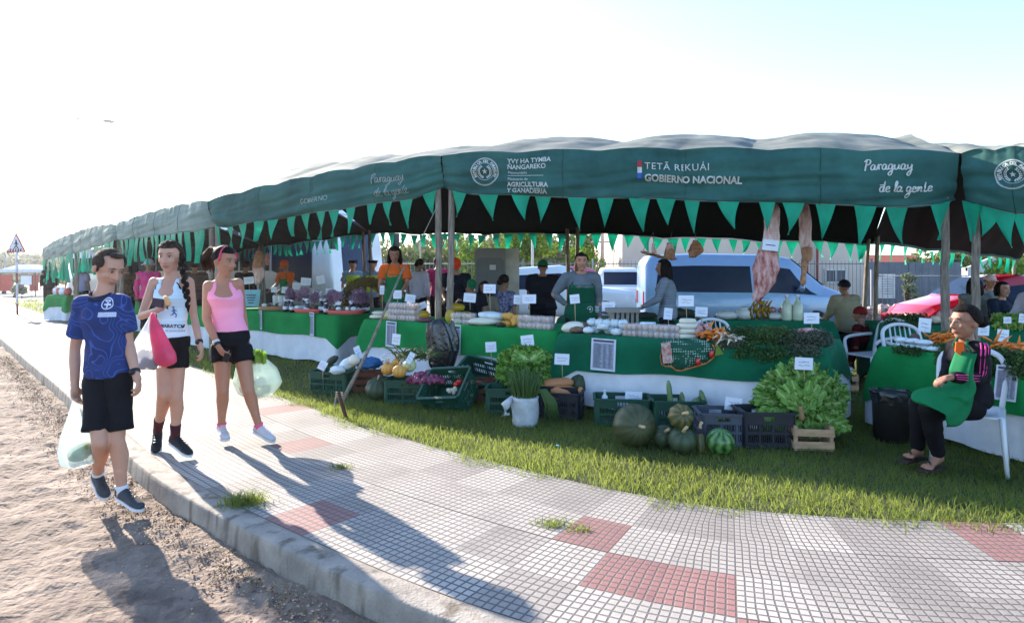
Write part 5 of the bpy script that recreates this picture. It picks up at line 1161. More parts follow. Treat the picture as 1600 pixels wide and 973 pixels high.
def man_extra(c):
    for sx in 'LR':       # navy sleeves over the blue tee
        sh, el = c['P']['sh' + sx], c['P']['el' + sx]; q = MB(); q.tube([sh - V((0, 0, .0)), sh.lerp(el, .4), sh.lerp(el, .68), sh.lerp(el, .74)], [.053, .056, .057, .054], 18); q.build('sleeve', m_navy, c['root'], mods=remesh(.009, 2))
    q = MB(); cc = c['spine'](1.115); q.rings([[cc + V((0, 0, dz)) + c['rt'] * r_ * math.cos(a) + c['fw'] * (r_ * .92 * math.sin(a) + .012) + V((0, 0, -.028 * math.sin(a))) for a in np.linspace(0, 2*math.pi, 25)[:-1]] for r_, dz in ((.072, -.022), (.073, .0), (.066, .010), (.060, 0))], cap=False); q.build('collar', m_navy, c['root'])
    Yp = c['P']['pel'].y; o = A(166, 474, Yp - .09); pr_ = V((0, 1, 0)); ux = V((1, 0, 0)); uz = V((0, 0, 1)); vs_, fs = [], []
    for r0, r1 in ((0.030, .036),):
        k = len(vs_)
        for j in range(33): a = 2*math.pi*j/32; vs_ += [V((r0*math.cos(a), r0*math.sin(a)*1.1, 0)), V((r1*math.cos(a), r1*math.sin(a)*1.1, 0))]
        for j in range(32): fs.append((k+2*j, k+2*j+1, k+2*j+3, k+2*j+2))
    k = len(vs_)
    for j in range(17): a = 2*math.pi*j/16; vs_ += [V((.007*math.cos(a) , .017 + .003*math.sin(a), 0)), V((.019*math.cos(a), .017 + .009*math.sin(a), 0))]
    for j in range(16): fs.append((k+2*j, k+2*j+1, k+2*j+3, k+2*j+2))
    k = len(vs_); vs_ += [V((-.005, .006, 0)), V((.005, .006, 0)), V((.006, -.03, 0)), V((-.002, -.03, 0))]; fs.append((k, k+1, k+2, k+3))
    k = len(vs_); vs_ += [V((-.02, -.002, 0)), V((.018, .0, 0)), V((.022, -.016, 0)), V((-.016, -.012, 0))]; fs.append((k, k+1, k+2, k+3))
    decal(c, vs_, fs, m_dec, 'logo_print', o, ux, uz, pr_)
    vs_, fs = [], []
    for i in range(12):
        for j in range(3): k = len(vs_); x, z = -.046 + i * .0078, .0 - j * .0105; vs_ += [V((x, z, 0)), V((x + .0072, z, 0)), V((x + .0072, z + .0095, 0)), V((x, z + .0095, 0))]; fs.append((k, k+1, k+2, k+3))
    decal(c, vs_, fs, m_dec, 'print_block', A(167, 490, Yp - .09), ux, uz, pr_)
    wr = c['P']['wrR']; el = c['P']['elR']; d = (wr - el).normalized(); q = MB(); u, v, _ = frame_of(d); q.tube([wr - d * .03, wr - d * .008], [.033, .033], 16); w_ = q.build('watch_strap', m_watch, c['root']); q = MB(); q.tube([wr - d * .019 - V((0, .028, 0)), wr - d * .019 - V((0, .042, 0))], [.019, .018], 14); q.build('watch_face', m_watch, w_)
mJ = dict(head=(169, 419), neck=(164, 462), shL=(131, 472), shR=(189, 470), elL=(117, 545, .05), wrL=(117, 602, .0), hdL=(118, 622, -.02), elR=(201, 536, .04), wrR=(212, 584, -.06), hdR=(219, 606, -.08),
          pel=(168, 578), hipL=(151, 592), hipR=(186, 590), knL=(156, 690, -.12), anL=(153, 742, .20), toL=(166, 771, .10), knR=(182, 688, -.05), anR=(191, 766, .0), toR=(221, 788, -.10))
man = person('man in blue patterned t-shirt and black shorts walking on the sand', 4.30, mJ, sk=SK1, hair=m_hgr, style='receding', hh=.252, fwd=(.90, -.42, -.50), shirt=m_blue, sleeves='short', legs='shorts', leg_mat=m_bshort, shoe=(m_shoeg, m_solew, m_watch), sock=m_sockw, sock_h=.12, low=ROAD, hem=.12, extra=man_extra, build=.9)
for o in man['root'].children:
    pass
# woman in the white race top
m_wtop = cloth('tank_white_blue', '#b6d4e6', '#d3e4ee', vs=7, stretch=(.15, .15, 5)); m_blkt = cloth('black_tight', '#121217')
def w2_extra(c):
    P = c['P']; Yp = P['pel'].y; rtv = c['rt']
    q = MB(); pts = [A(281, 398, 5.08), A(286, 415, 5.02), A(288, 432, 4.97), A(290, 448, 4.95), A(292, 462, 4.94), A(294, 476, 4.94)]; q.tube([c['W'](.03, -.08, .02), pts[0]], [.03, .028], 8); n = 13; full = spline(pts, 5)
    for k in range(n):
        p = full[int(k * (len(full) - 1) / (n - 1))]; q.ell(p + V((.010 * (1 if k % 2 else -1), 0, 0)), (.027 - .0010 * k, .024 - .0009 * k, .028), 10, 8)
    q.tube([full[-1], full[-1] - V((0, 0, .06))], [.018, .004], 8); q.build('braid', m_hair, c['root'])
    for sx in (-1, 1):      # black sports top showing at the armholes
        q = MB(); a0 = c['spine'](.80) + rtv * sx * c['chs'] * .90; a1 = c['spine'](1.0) + rtv * sx * c['chs'] * .60 + c['fw'] * .055; q.tube([a0 + V((0, 0, -.03)), a0 + c['fw'] * .05 + V((0, 0, .02)), a1], [.032, .020, .011], 8, flat=.6); q.build('sports_bra', m_blkt, c['root'])
    pr_ = V((0, 1, 0)); ux = V((.98, 0, -.05)); uz = V((0, 0, 1))
    text_decal(c, 'MARATON', .036, m_decd, 'writing', A(268, 512, Yp - .08), ux, uz, pr_, .0012); text_decal(c, 'DE ASUNCION', .018, m_decd, 'small_writing', A(271, 518, Yp - .08), ux, uz, pr_)
    vs_, fs = [], []
    def seg(a, b, w_): 
        k = len(vs_); a, b = V((*a, 0)), V((*b, 0)); d = (b - a).normalized(); n2 = V((-d.y, d.x, 0)) * w_; vs_.extend([a + n2, a - n2, b - n2, b + n2]); fs.append((k, k+1, k+2, k+3))
    for a, b, w_ in (((0, .05), (0, .02), .005), ((.0, .066), (.0, .054), .006), ((0, .04), (-.016, .025), .003), ((0, .04), (.016, .03), .003), ((0, .02), (.014, .0), .004), ((.014, 0), (.008, -.02), .003), ((0, .02), (-.012, .0), .004), ((-.012, 0), (-.026, -.004), .003)): seg(a, b, w_)
    decal(c, vs_, fs, M('print_blue', srgb('#2f5b9d'), .7), 'runner_print', A(271, 492, Yp - .08), ux, uz, pr_)
    q = MB(); wr = P['wrR']; d = (wr - P['elR']).normalized(); q.tube([wr - d * .035, wr - d * .012], [.029, .029], 14); q.ell(wr - d * .022 - V((0, .028, 0)), (.016, .008, .016), 10, 6); q.build('watch', m_watch, c['root'])
w2J = dict(head=(266, 402), neck=(268, 432), shL=(241, 441), shR=(295, 441), elL=(221, 494, -.05), wrL=(247, 484, -.20), hdL=(262, 477, -.22), elR=(303, 493, .03), wrR=(312, 538, -.08), hdR=(317, 556, -.10),
           pel=(267, 541), hipL=(257, 552), hipR=(278, 552), knL=(256, 615, -.10), anL=(246, 674, .22), toL=(243, 703, .10), knR=(275, 620, -.06), anR=(274, 684, .0), toR=(298, 705, -.08))
w2 = person('woman in white and pale blue race top with long braid holding bags', 5.08, w2J, sk=SK1, style='tied', hair=m_hbr, hh=.25, fwd=(.08, -.99, -.14), female=True, shirt=m_wtop, sleeves=None, tank=True, legs='hot', leg_mat=m_blkt, shoe=(m_shb, m_solew, m_watch), sock=m_sockr, sock_h=.34, hem=.22, extra=w2_extra, build=.86,
            hands={'L': (V((.2, -.4, .6)), -1, .9), 'R': (V((-1, -.2, 0)), 1, .5)})
# woman in the pink top
m_ptop = cloth('tank_pink', '#ee8fae', '#f3a0bd', vs=2)
def w3_extra(c):
    P = c['P']; W = c['W']; s = c['s']
    q = MB(); q.tube([W(.079 * math.cos(a), .02 + .012 * math.cos(a * 2), .035 + .083 * math.sin(a)) for a in np.linspace(-.35, math.pi + .35, 22)], .007, 8, flat=1.6, hint=V((0, 1, 0))); q.build('headband', M('headband_pink', srgb('#d3275f'), .6), c['root'])
    q = MB(); 
    for k in range(16): a = k * 2.4; r_ = .006 + .022 * (k / 16) ** .5; dx, dy = math.cos(a) * r_, math.sin(a) * r_; q.tube([W(dx * .4, -.095 + dy * .3, .06), W(dx, -.15 + dy, .068), W(dx * 1.3, -.185 + dy * 1.5, .01), W(dx * 1.5, -.18 + dy * 1.8, -.06 - .03 * math.sin(k)), W(dx * 1.5, -.165 + dy * 1.8, -.10 - .03 * math.sin(k))], [.016, .020, .018, .013, .003], 7)
    q.build('ponytail', m_hbr, c['root'])
    q = MB(); q.tube([W(0, -.10, .062), W(0, -.118, .064)], [.03, .03], 10); q.build('hair_tie', m_watch, c['root'])
    wr = P['wrL']; d = (wr - P['elL']).normalized()
    for k, (o_, m_) in enumerate(((.045, m_solew), (.02, m_watch))): q = MB(); q.tube([wr - d * (o_ + .011), wr - d * (o_ - .011)], [.030, .030], 14); q.build('bracelet' if k == 0 else 'watch', m_, c['root'])
    q = MB(); p = P['hdL'] + V((.035, -.06, .0)); q.box(p, (.045, .012, .07), Matrix.Rotation(R(20), 3, 'Y')); q.build('phone', m_watch, c['root'])
w3J = dict(head=(351, 408), neck=(345, 434), shL=(326, 447, -.02), shR=(372, 443, .05), elL=(322, 498, -.08), wrL=(341, 541, -.18), hdL=(352, 557, -.20), elR=(379, 488, .14), wrR=(385, 530, .10), hdR=(389, 546, .08),
           pel=(360, 530), hipL=(347, 543, -.02), hipR=(377, 543, .03), knL=(348, 610, -.08), anL=(346, 666, .0), toL=(353, 681, -.12), knR=(388, 610, -.05), anR=(405, 667, .02), toR=(428, 683, -.04))
w3 = person('woman in pink tank top and headband with ponytail walking on the path', 5.5, w3J, sk=SK2, style='tied', hair=m_hair, hh=.25, fwd=(.90, -.40, -.22), female=True, shirt=m_ptop, sleeves=None, tank=True, legs='hot', leg_mat=m_blkt, shoe=(m_shw, m_solew, m_solew), sock=M('sock_pink', srgb('#dd5c86'), .8), sock_h=.10, hem=.22, extra=w3_extra, build=1.0,
            hands={'L': (V((.6, .2, -.4)), -1, .6), 'R': (V((-1, -.2, 0)), 1, .8)})
# --- things the walkers hold (things of their own)
def bag_mesh(top, pts, rad, wr=.10, n=26, seed=0, flat=.75):
    q = MB(); pts = [top] + pts; rad = [.012] + rad; sp_ = spline(pts, 6); rr = np.interp(np.linspace(0, len(pts) - 1, len(sp_)), range(len(pts)), rad); rows = []
    for i, p in enumerate(sp_):
        t = i / (len(sp_) - 1); row = []
        for j in range(n):
            a = 2 * math.pi * j / n; k = 1 + wr * (math.sin(a * 7 + seed) * (1 - t * .6) + mn.noise(V((math.cos(a) * 2, math.sin(a) * 2, t * 3 + seed))) * 1.2); row.append(p + V((rr[i] * k * math.cos(a), rr[i] * k * flat * math.sin(a), 0)))
        rows.append(row)
    q.rings(rows, cap=True); return q
t = thing('carrier_bag', A(118, 640, 4.28), 'thin bluish white carrier bag with a melon hanging from the man\'s hand', 'bag'); Yb = 4.26
q = bag_mesh(A(118, 622, Yb), [A(117, 650, Yb), A(118, 680, Yb), A(121, 705, Yb), A(121, 724, Yb), A(117, 731, Yb)], [.04, .085, .115, .10, .02], seed=1); q.build('bag', m_cyanbag, t)
q = MB(); q.ell(A(126, 705, Yb), (.085, .075, .058), 20, 12, rot=Matrix.Rotation(R(-35), 3, 'Y'), fn=lambda a, b: 1 + .03 * math.cos(8 * a)); mel = q.build('melon', M('melon_green_yellow', srgb('#6f7a2a'), .6, col2=srgb('#a9a04a'), vs=9), t)
t = thing('carrier_bag', A(238, 520, 4.85), 'clear bag of aubergines hanging from the braided woman\'s arm', 'bag'); Yb = 4.84
bag_mesh(A(240, 488, Yb), [A(236, 510, Yb), A(231, 535, Yb), A(230, 558, Yb), A(232, 572, Yb), A(232, 578, Yb)], [.05, .095, .125, .10, .02], seed=2).build('bag', m_plastic, t)
random.seed(5); m_auberg = M('aubergine', srgb('#3a2440'), .35, col2=srgb('#7d6a86'), vs=5)
for k in range(9): q = MB(); q.ell(A(221 + 3 * (k % 4) * 2.2, 553 + (k // 3) * 8, Yb + rnd(-.04, .04)), (.03, .028, .045), 10, 8, rot=Matrix.Rotation(rnd(-1, 1), 3, 'Y')); q.build('aubergine', m_auberg, t)
t = thing('carrier_bag', A(252, 520, 4.8), 'bright pink carrier bag hanging from the braided woman\'s arm', 'bag'); Yb = 4.78
bag_mesh(A(238, 489, Yb), [A(243, 510, Yb), A(250, 532, Yb), A(257, 552, Yb), A(259, 566, Yb), A(257, 573, Yb)], [.042, .062, .08, .075, .02], seed=3).build('bag', m_pinkbag, t)
t = thing('carrier_bag', A(400, 590, 5.6), 'large translucent bag with lettuce behind the pink top woman\'s leg', 'bag'); Yb = 5.62
bag_mesh(A(390, 548, Yb), [A(395, 556, Yb), A(400, 575, Yb), A(402, 597, Yb), A(400, 615, Yb), A(396, 624, Yb)], [.08, .17, .215, .15, .03], seed=4, flat=.6).build('bag', M('plastic_green_tint', srgb('#b9cdc0'), .25, alpha=.62, trans=.3), t)
q = MB()
for k in range(26): p = A(396 + rnd(-9, 12), 556 + rnd(-5, 7), Yb - .04 + rnd(-.05, .05)); q.grid(lambda a, b: p + V(((a - .5) * .09, .02 * math.sin(a * 9 + k), (b - .5) * .06 + .015 * math.sin(a * 14 + k))), 5, 3)
q.build('lettuce', M('lettuce_light', srgb('#86a93a'), .6, trans=.3), t)
for k in range(3): q = MB(); q.ell(A(383 + k * 12, 607 - k * 5, Yb), (.05, .045, .05), 12, 8); q.build('tomato' if k == 0 else 'vegetable', M('tomato_red', srgb('#b5281e'), .3) if k == 0 else m_auberg, t)
t = thing('phone', A(247, 472, 4.8), 'dark smartphone in the braided woman\'s hand', 'phone'); q = MB(); q.box(A(247, 473, 4.80), (.085, .012, .065), Matrix.Rotation(R(8), 3, 'Y')); q.build('case', m_watch, t); q = MB(); q.box(A(247, 473, 4.791), (.075, .003, .055), Matrix.Rotation(R(8), 3, 'Y')); q.build('screen', M('phone_screen', srgb('#4a3a3c'), .1), t)
q = MB(); q.tube([A(257, 463, 4.79), A(261, 468, 4.78), A(263, 476, 4.78), A(261, 482, 4.78)], [.012, .02, .02, .012], 10); tag(q.build('bread_roll', M('bread', srgb('#d9a770'), .8)), 'small bread roll held beside the phone', 'bread')
# --- seated woman at the right
m_track = cloth('track_jacket_black', '#131218'); m_pstr = M('stripe_pink', srgb('#d8388a'), .7); m_apr = cloth('apron_green', '#0b5f39', '#0f6e43', vs=1.5, bump=.4, bs=6); m_aprd = cloth('apron_dark_green', '#0c4a35', vs=1.5); m_jean = cloth('black_leggings', '#0f0f13'); m_orng = cloth('shirt_orange', '#c9571c'); m_sand = M('sandal', srgb('#2a1d18'), .6)
def seat_extra(c):
    P = c['P']; r_ = c['root']
    q = MB()     # apron over the lap and down the shins
    pts = [(A(1494, 548, 4.62), A(1520, 552, 4.60)), (A(1485, 575, 4.60), A(1516, 580, 4.58)), (A(1480, 600, 4.60), A(1522, 606, 4.56)), (A(1446, 606, 4.62), A(1519, 628, 4.50)), (A(1427, 612, 4.64), A(1512, 648, 4.48)), (A(1424, 624, 4.60), A(1497, 664, 4.46)), (A(1446, 634, 4.55), A(1478, 666, 4.46))]
    Ls = spline([p[0] for p in pts], 5); Rs = spline([p[1] for p in pts], 5)
    def f(a, b):
        i = min(len(Ls) - 1, int(b * (len(Ls) - 1))); p = Ls[i].lerp(Rs[i], a); bl = math.sin(a * math.pi); return p + V((0, -.10 * bl * (1 if b < .55 else .8), .035 * bl * (b > .45) * math.sin(min(1, (b - .45) * 3) * 1.57))) + V((0, .006 * math.sin(a * 19 + b * 6), .004 * math.sin(a * 13)))
    q.grid(f, 16, len(Ls) - 1); q.build('apron', m_apr, r_, mods=[('SOLIDIFY', dict(thickness=.006))])
    q = MB()
    for sx, p0 in ((-1, A(1495, 548, 4.62)), (1, A(1519, 552, 4.60))): q.tube([p0, A(1500 + sx * 10, 538, 4.62), A(1505 + sx * 9, 528, 4.72)], .009, 6)
    q.build('apron_tie', m_apr, r_)
    q = MB(); q.poly([A(1494, 534, 4.585), A(1506, 534, 4.58), A(1507, 548, 4.575), A(1501, 555, 4.57), A(1493, 549, 4.575)], th=.01, nrm=(0, 1, 0)); q.build('shirt_front', m_orng, r_)
    sh, el, wr = P['shR'], P['elR'], P['wrR']
    for k in range(3):        # stripes down the sleeve
        q = MB(); o_ = V((-.028 + k * .020, -.050 + .006 * abs(k - 1), .012)); path = [sh + o_ + V((0, .005, .035)), sh + o_ * 1.25, sh.lerp(el, .5) + o_ * 1.2, el.lerp(sh, .15) + o_ * 1.05]; d = (wr - el).normalized()
        path += [el.lerp(wr, .15) + V((0, -.045, .028 - k * .018)), el.lerp(wr, .55) + V((0, -.046, .026 - k * .017)), el.lerp(wr, .92) + V((0, -.036, .022 - k * .014))]
        q.tube(spline(path, 4), .0052, 6, flat=.6); q.build('stripe', m_pstr, r_)
    W = c['W']; q = MB()
    for sx in (-1, 1): q.tube([W(sx * .03 + .024 * math.cos(a), .095 - .01 * abs(math.cos(a)), .014 + .017 * math.sin(a)) for a in np.linspace(0, 2 * math.pi, 16)], .0014, 5); q.tube([W(sx * .055, .085, .018), W(sx * .08, .0, .015)], .0016, 4)
    q.build('glasses', m_wire, r_)
    for sd_ in 'LR':
        an, to = P['an' + sd_], P['to' + sd_]; q = MB(); q.box(((an + to) / 2) - V((0, 0, .047)), (.25, .085, .018), Matrix.Rotation(math.atan2((to - an).y, (to - an).x), 3, 'Z')); s_ = q.build('sandal', m_sand, r_); q = MB(); m_ = an.lerp(to, .72); q.tube([m_ + V((0, -.045, -.035)), m_ + V((0, 0, .028)), m_ + V((0, .045, -.035))], .008, 6); q.build('strap', m_sand, s_)
sJ = dict(head=(1508, 504), neck=(1512, 531, .02), shL=(1493, 540, .12), shR=(1532, 545, -.10), elL=(1481, 584, .05), wrL=(1474, 602, -.06), hdL=(1467, 617, -.10), elR=(1529, 592, -.14), wrR=(1486, 589, -.22), hdR=(1466, 594, -.22), pel=(1518, 626), hipL=(1513, 630, .08), hipR=(1517, 636, -.08),
          knL=(1438, 628, .06), anL=(1434, 702, .12), toL=(1417, 714, .06), knR=(1452, 640, -.10), anR=(1466, 713, -.02), toR=(1446, 732, -.10))
person('seated woman with glasses in green apron and black jacket with pink stripes', 4.72, sJ, sk=SK3, style='bun', hair=m_hair, hh=.245, fwd=(-.99, -.12, -.06), female=True, shirt=m_track, sleeves='long', legs='long', leg_mat=m_jean, extra=seat_extra, vox=.009, build=.98, hands={'L': (V((.3, 0, -1)), 1, .5), 'R': (V((0, .2, -1)), -1, .5)})
# --- vendors and visitors
FLOOR_OFF = 0
def bg(label, px, Y, top, floor=0., facing=(0, -1, 0), sk=SK3, hair=m_hair, style='short', female=False, shirt=None, sleeves='short', build=1., arms='down', lean=0., leg_mat=None, sit=False, seat_z=.45, height=None, **k):
    """a figure standing (or sitting) at column px, its crown at pixel row top; the rest of the body follows from its height"""
    ztop = H + (HZ - top) * Y / F; Hh = height or (ztop - floor if not sit else (ztop - floor - seat_z) / .52); Hh = max(1.0, Hh); hh = Hh * .14; ppm = F / Y
    f = V(facing).normalized(); r_ = V((-f.y, f.x, 0)) * -1; 
    if sit: pz = floor + seat_z + .08
    else: pz = ztop - Hh * .49
    z = lambda q_: ztop - Hh * q_; cx = bx(px, Y); L = V((lean, 0, 0))
    def J(p): return (800 + p.x / p.y * F, HZ - (p.z - H) / p.y * F, p.y - Y)
    c0 = V((cx, Y, 0)); sw = Hh * .112 * (1 if not female else .93) * (.9 + .1 * build)
    hd = V((cx, Y, z(.068))) + L + f * .03; shc = V((cx, Y, z(.185))) + L * .8
    shL, shR = shc - r_ * sw, shc + r_ * sw; pel = V((cx, Y, pz))
    ua, fa_ = Hh * .165, Hh * .145
    def armset(sh, sg):
        m_ = arms if isinstance(arms, str) else arms[0 if sg < 0 else 1]
        if m_ == 'down': el = sh + V((0, 0, -ua)) + r_ * sg * .05; wr = el + V((0, 0, -fa_)) + f * .06; hn = wr + V((0, 0, -.09)) + f * .02
        elif m_ == 'fwd': el = sh + V((0, 0, -ua * .9)) + f * .09 + r_ * sg * .03; wr = el + f * fa_ * .85 - V((0, 0, fa_ * .45)) - r_ * sg * .05; hn = wr + f * .07 - V((0, 0, .05))
        elif m_ == 'hip': el = sh + V((0, 0, -ua * .82)) + r_ * sg * .17 - f * .02; wr = el - V((0, 0, fa_ * .55)) - r_ * sg * .15 + f * .03; hn = wr - r_ * sg * .07 - V((0, 0, .03))
        elif m_ == 'up': el = sh + V((0, 0, -ua * .5)) + f * .16 + r_ * sg * .05; wr = el + V((0, 0, fa_ * .8)) + f * .08; hn = wr + V((0, 0, .08))
        elif m_ == 'out': el = sh + V((0, 0, -ua * .75)) + r_ * sg * .12 + f * .05; wr = el + r_ * sg * fa_ * .7 + f * .1; hn = wr + r_ * sg * .08
        return el, wr, hn
    eL, wL, hL = armset(shL, -1); eR, wR, hR = armset(shR, 1)
    D = dict(head=hd, neck=shc + V((0, 0, .04)), shL=shL, shR=shR, elL=eL, wrL=wL, hdL=hL, elR=eR, wrR=wR, hdR=hR, pel=pel); hw = .09 * Hh / 1.7
    for sd_, sg in (('L', -1), ('R', 1)):
        hp = pel + r_ * sg * hw - V((0, 0, .04))
        if sit: kn = hp + f * .40 + V((0, 0, .02)); an = V((kn.x, kn.y, floor + .09)) + f * .03; to = an + f * .14 - V((0, 0, .04))
        else: kn = V((hp.x, hp.y, floor + (pel.z - floor) * .52)) + f * .02; an = V((hp.x, hp.y, floor + .09)) - f * .02; to = an + f * .14 - V((0, 0, .05))
        D['hip' + sd_], D['kn' + sd_], D['an' + sd_], D['to' + sd_] = hp, kn, an, to
    lm = leg_mat or m_jean
    # left/right in picture terms: shL must be the -r_ side
    return person(label, Y, {k_: J(v_) for k_, v_ in D.items()}, sk=sk, hair=hair, style=style, hh=hh, fwd=tuple(f) if 'look' not in k else k.pop('look'), build=build, female=female, shirt=shirt, sleeves=sleeves, legs='long', leg_mat=lm, shoe=(m_shb, m_shb), low=floor, vox=k.pop('vox', .014), group=k.pop('group', 'people at the market stalls'), **k)
m_hood = cloth('hoodie_grey', '#535a61', '#646b70', vs=8); m_strp = cloth('striped_jersey', '#4c5662', '#8e97a3', vs=1, stretch=(.01, .01, 60)); m_navyt = cloth('tee_navy', '#11141f'); m_beige = cloth('jacket_beige', '#8b8269'); m_dred = cloth('dark_red', '#4a1016'); m_whites = cloth('shirt_white', '#b9b5c8'); m_pinkj = cloth('jacket_pink', '#b8356f'); m_lav = cloth('shirt_lavender', '#8f92b5'); m_flor = M('floral_dark', srgb('#141a33'), .8, col2=srgb('#8f8fb0'), vs=22, spec=.1); m_brnf = M('floral_brown', srgb('#1f1712'), .8, col2=srgb('#5e4a36'), vs=16, spec=.1); m_hiv = M('hi_vis', srgb('#a9c22e'), .6); m_polb = cloth('police_blue', '#6d8bab'); m_capo = cloth('cap_orange_red', '#c9381c'); m_capg = cloth('cap_green', '#0f5a38'); m_capw = cloth('hat_white', '#a9b6bd'); m_gryt = cloth('top_grey', '#6d7270'); m_dnavy = cloth('jacket_navy', '#1a2438'); m_fawn = cloth('top_fawn', '#7c7266')
def apr_logo(c):
    P = c['P']; o = c['spine'](.42) ; Y_ = o.y - .17; q = MB(); cc = A(922, 483, Y_); 
    q.rings([[cc + V((r_ * math.cos(a), 0, r_ * math.sin(a))) for a in np.linspace(0, 2*math.pi, 21)[:-1]] for r_ in (.038, .032)], cap=False); q.ell(cc, (.014, .003, .014), 8, 6)
    for k in range(4): q.box(A(933, 479 + k * 2.6, Y_), (.055 - .01 * (k % 2), .002, .010))
    q.build('apron_print', m_print, c['root'])
bg('vendor in grey hoodie and dark green apron standing behind the egg table', 908, 8.35, 396, height=1.66, floor=.05, sk=SK2, style='tied', female=True, shirt=m_hood, sleeves='long', build=1.3, arms=('down', 'hip'), apron=(m_aprd, .62, 1.), extra=apr_logo, vox=.010)
bg('young woman in orange polo and green apron behind the cheese table', 617, 10.0, 386, height=1.72, floor=.1, sk=SK3, style='long', female=True, shirt=m_orng, arms='fwd', apron=(m_apr, .6, 1.), look=(.1, -.9, -.35), vox=.011)
bg('woman in striped long-sleeve jersey leaning beside the silver van', 1042, 8.9, 406, height=1.62, floor=.02, sk=SK3, style='long', female=True, shirt=m_strp, sleeves='long', arms='fwd', facing=(-.9, .3, 0), lean=-.02, build=1.05, vox=.011)
bg('broad person in black t-shirt and dark green cap seen from behind', 848, 10.8, 407, facing=(.1, 1, 0), height=1.66, shirt=m_navyt, build=1.45, hat='cap', hatmat=m_capg, arms='fwd', vox=.013)
bg('person in beige jacket and black beanie seen from behind by the poles', 1321, 9.6, 438, facing=(-.2, 1, 0), height=1.5, shirt=m_beige, sleeves='long', build=1.15, hat='beanie', hatmat=m_navyt, arms='fwd', vox=.013)
bg('seated person in dark red with red beanie beside the white chair', 1347, 8.9, 480, facing=(-.6, .7, 0), sit=True, height=1.5, shirt=m_dred, sleeves='long', hat='beanie', hatmat=cloth('beanie_red', '#6a1618'), vox=.014)
bg('person bending in orange-red cap and navy top behind the wooden poles', 709, 10.4, 404, height=1.62, facing=(.1, -1, 0), shirt=m_navyt, hat='cap', hatmat=m_capo, build=1.2, arms='fwd', look=(.1, -.9, -.45), lean=.03, vox=.012)
bg('woman in white blouse with shoulder strap turned away at the back', 655, 13.5, 405, facing=(.5, .8, 0), height=1.62, female=True, style='bun', shirt=m_whites, sleeves='long', vox=.015, fine=False)
bg('person in dark cap and red top half hidden by the wooden poles', 684, 14.2, 402, facing=(-.3, .9, 0), height=1.7, shirt=m_pinkj, hat='cap', hatmat=m_navyt, vox=.016, fine=False)
bg('child in dark green cap low behind the squash table', 737, 9.9, 437, sit=True, height=1.35, shirt=m_navyt, hat='cap', hatmat=m_capg, vox=.014, look=(.2, -.9, -.4))
bg('woman with dark hair in fawn top sitting behind the white squash bags', 757, 10.1, 440, sit=True, height=1.5, female=True, style='long', shirt=m_fawn, look=(-.3, -.9, -.2), vox=.013)
bg('woman with bun in navy floral blouse sitting turned away', 786, 10.2, 430, sit=True, facing=(.5, .7, 0), height=1.62, female=True, style='bun', shirt=m_flor, vox=.014)
bg('long-haired woman in grey top standing behind the carrots seen from behind', 1524, 9.2, 434, facing=(.2, 1, 0), height=1.5, female=True, style='long', shirt=m_gryt, sleeves='long', vox=.013)
bg('man in pale pink cap and dark collar far behind the carrots', 1545, 10.6, 430, facing=(0, -1, 0), height=1.55, sk=SK2, shirt=m_gryt, hat='cap', hatmat=cloth('cap_pale', '#c9a9a0'), vox=.014)
bg('smiling woman in navy jacket sorting vegetables at the right', 1564, 8.9, 441, facing=(.2, -1, 0), height=1.5, female=True, style='bob', sk=SK1, shirt=m_dnavy, sleeves='long', arms='fwd', vox=.011)
def vest(c):
    q = MB(); q.rings(c['trings'](.024, .1, .95)); q.build('hi_vis_vest', m_hiv, c['root'], mods=remesh(.015, 2))
    q = MB(); W = c['W']; q.rings([[W(.09 * k * math.cos(a), .108 * k * math.sin(a), z) for a in np.linspace(0, 6.283, 19)[:-1]] for k, z in ((1., .05), (1.25, .10), (1.2, .115), (.3, .12))]); q.build('peaked_cap', m_navyt, c['root'])
bg('police officer in yellow vest in front of the coach windscreen, nearer the orange shirt girl', 583, 15.5, 407, height=1.72, facing=(0, -1, 0), sk=SK2, shirt=m_polb, extra=vest, vox=.015, fine=False)
bg('police officer in yellow vest half hidden behind the back tent pole', 551, 15.8, 407, height=1.72, facing=(.4, -.9, 0), sk=SK2, shirt=m_polb, extra=vest, vox=.015, fine=False)
bg('person all in black with back turned at the flower table', 383, 15.4, 409, facing=(.2, 1, 0), height=1.72, shirt=m_navyt, sleeves='long', build=1.2, vox=.016, fine=False)
bg('vendor in orange cap and orange shirt with red apron leaning over the flower table', 447, 14.6, 407, facing=(-.5, -.8, 0), height=1.68, shirt=m_orng, apron=(m_apr, .7, 1.), arms='fwd', hat='cap', hatmat=m_orng, look=(-.4, -.7, -.5), vox=.014, fine=False)
bg('woman in pink jacket and white sun hat between the two left walkers', 232, 13.5, 405, facing=(-.3, 1, 0), height=1.65, female=True, shirt=m_pinkj, sleeves='long', hat='sun', hatmat=m_capw, vox=.014, fine=False)
bg('person in dark floral coat beside the blue shirt man\'s shoulder', 198, 15, 410, facing=(.1, -1, 0), height=1.65, shirt=m_brnf, sleeves='long', female=True, style='long', vox=.015, fine=False)
bg('person in dark striped top behind the pink top woman\'s back', 304, 14, 409, facing=(-.3, 1, 0), height=1.6, shirt=cloth('stripes_dark', '#231a1c', '#6a4c48', vs=1, stretch=(.01, .01, 26)), sleeves='long', build=1.4, vox=.015, fine=False)
bg('dark-haired woman in black at the far left end of the stalls', 77, 22, 410, facing=(.3, -1, 0), height=1.68, female=True, style='long', shirt=m_navyt, sleeves='long', vox=.02, fine=False)
bg('person in lavender shirt bent over the far left stall', 131, 20.5, 415, facing=(.4, .8, 0), height=1.62, shirt=m_lav, vox=.02, fine=False)
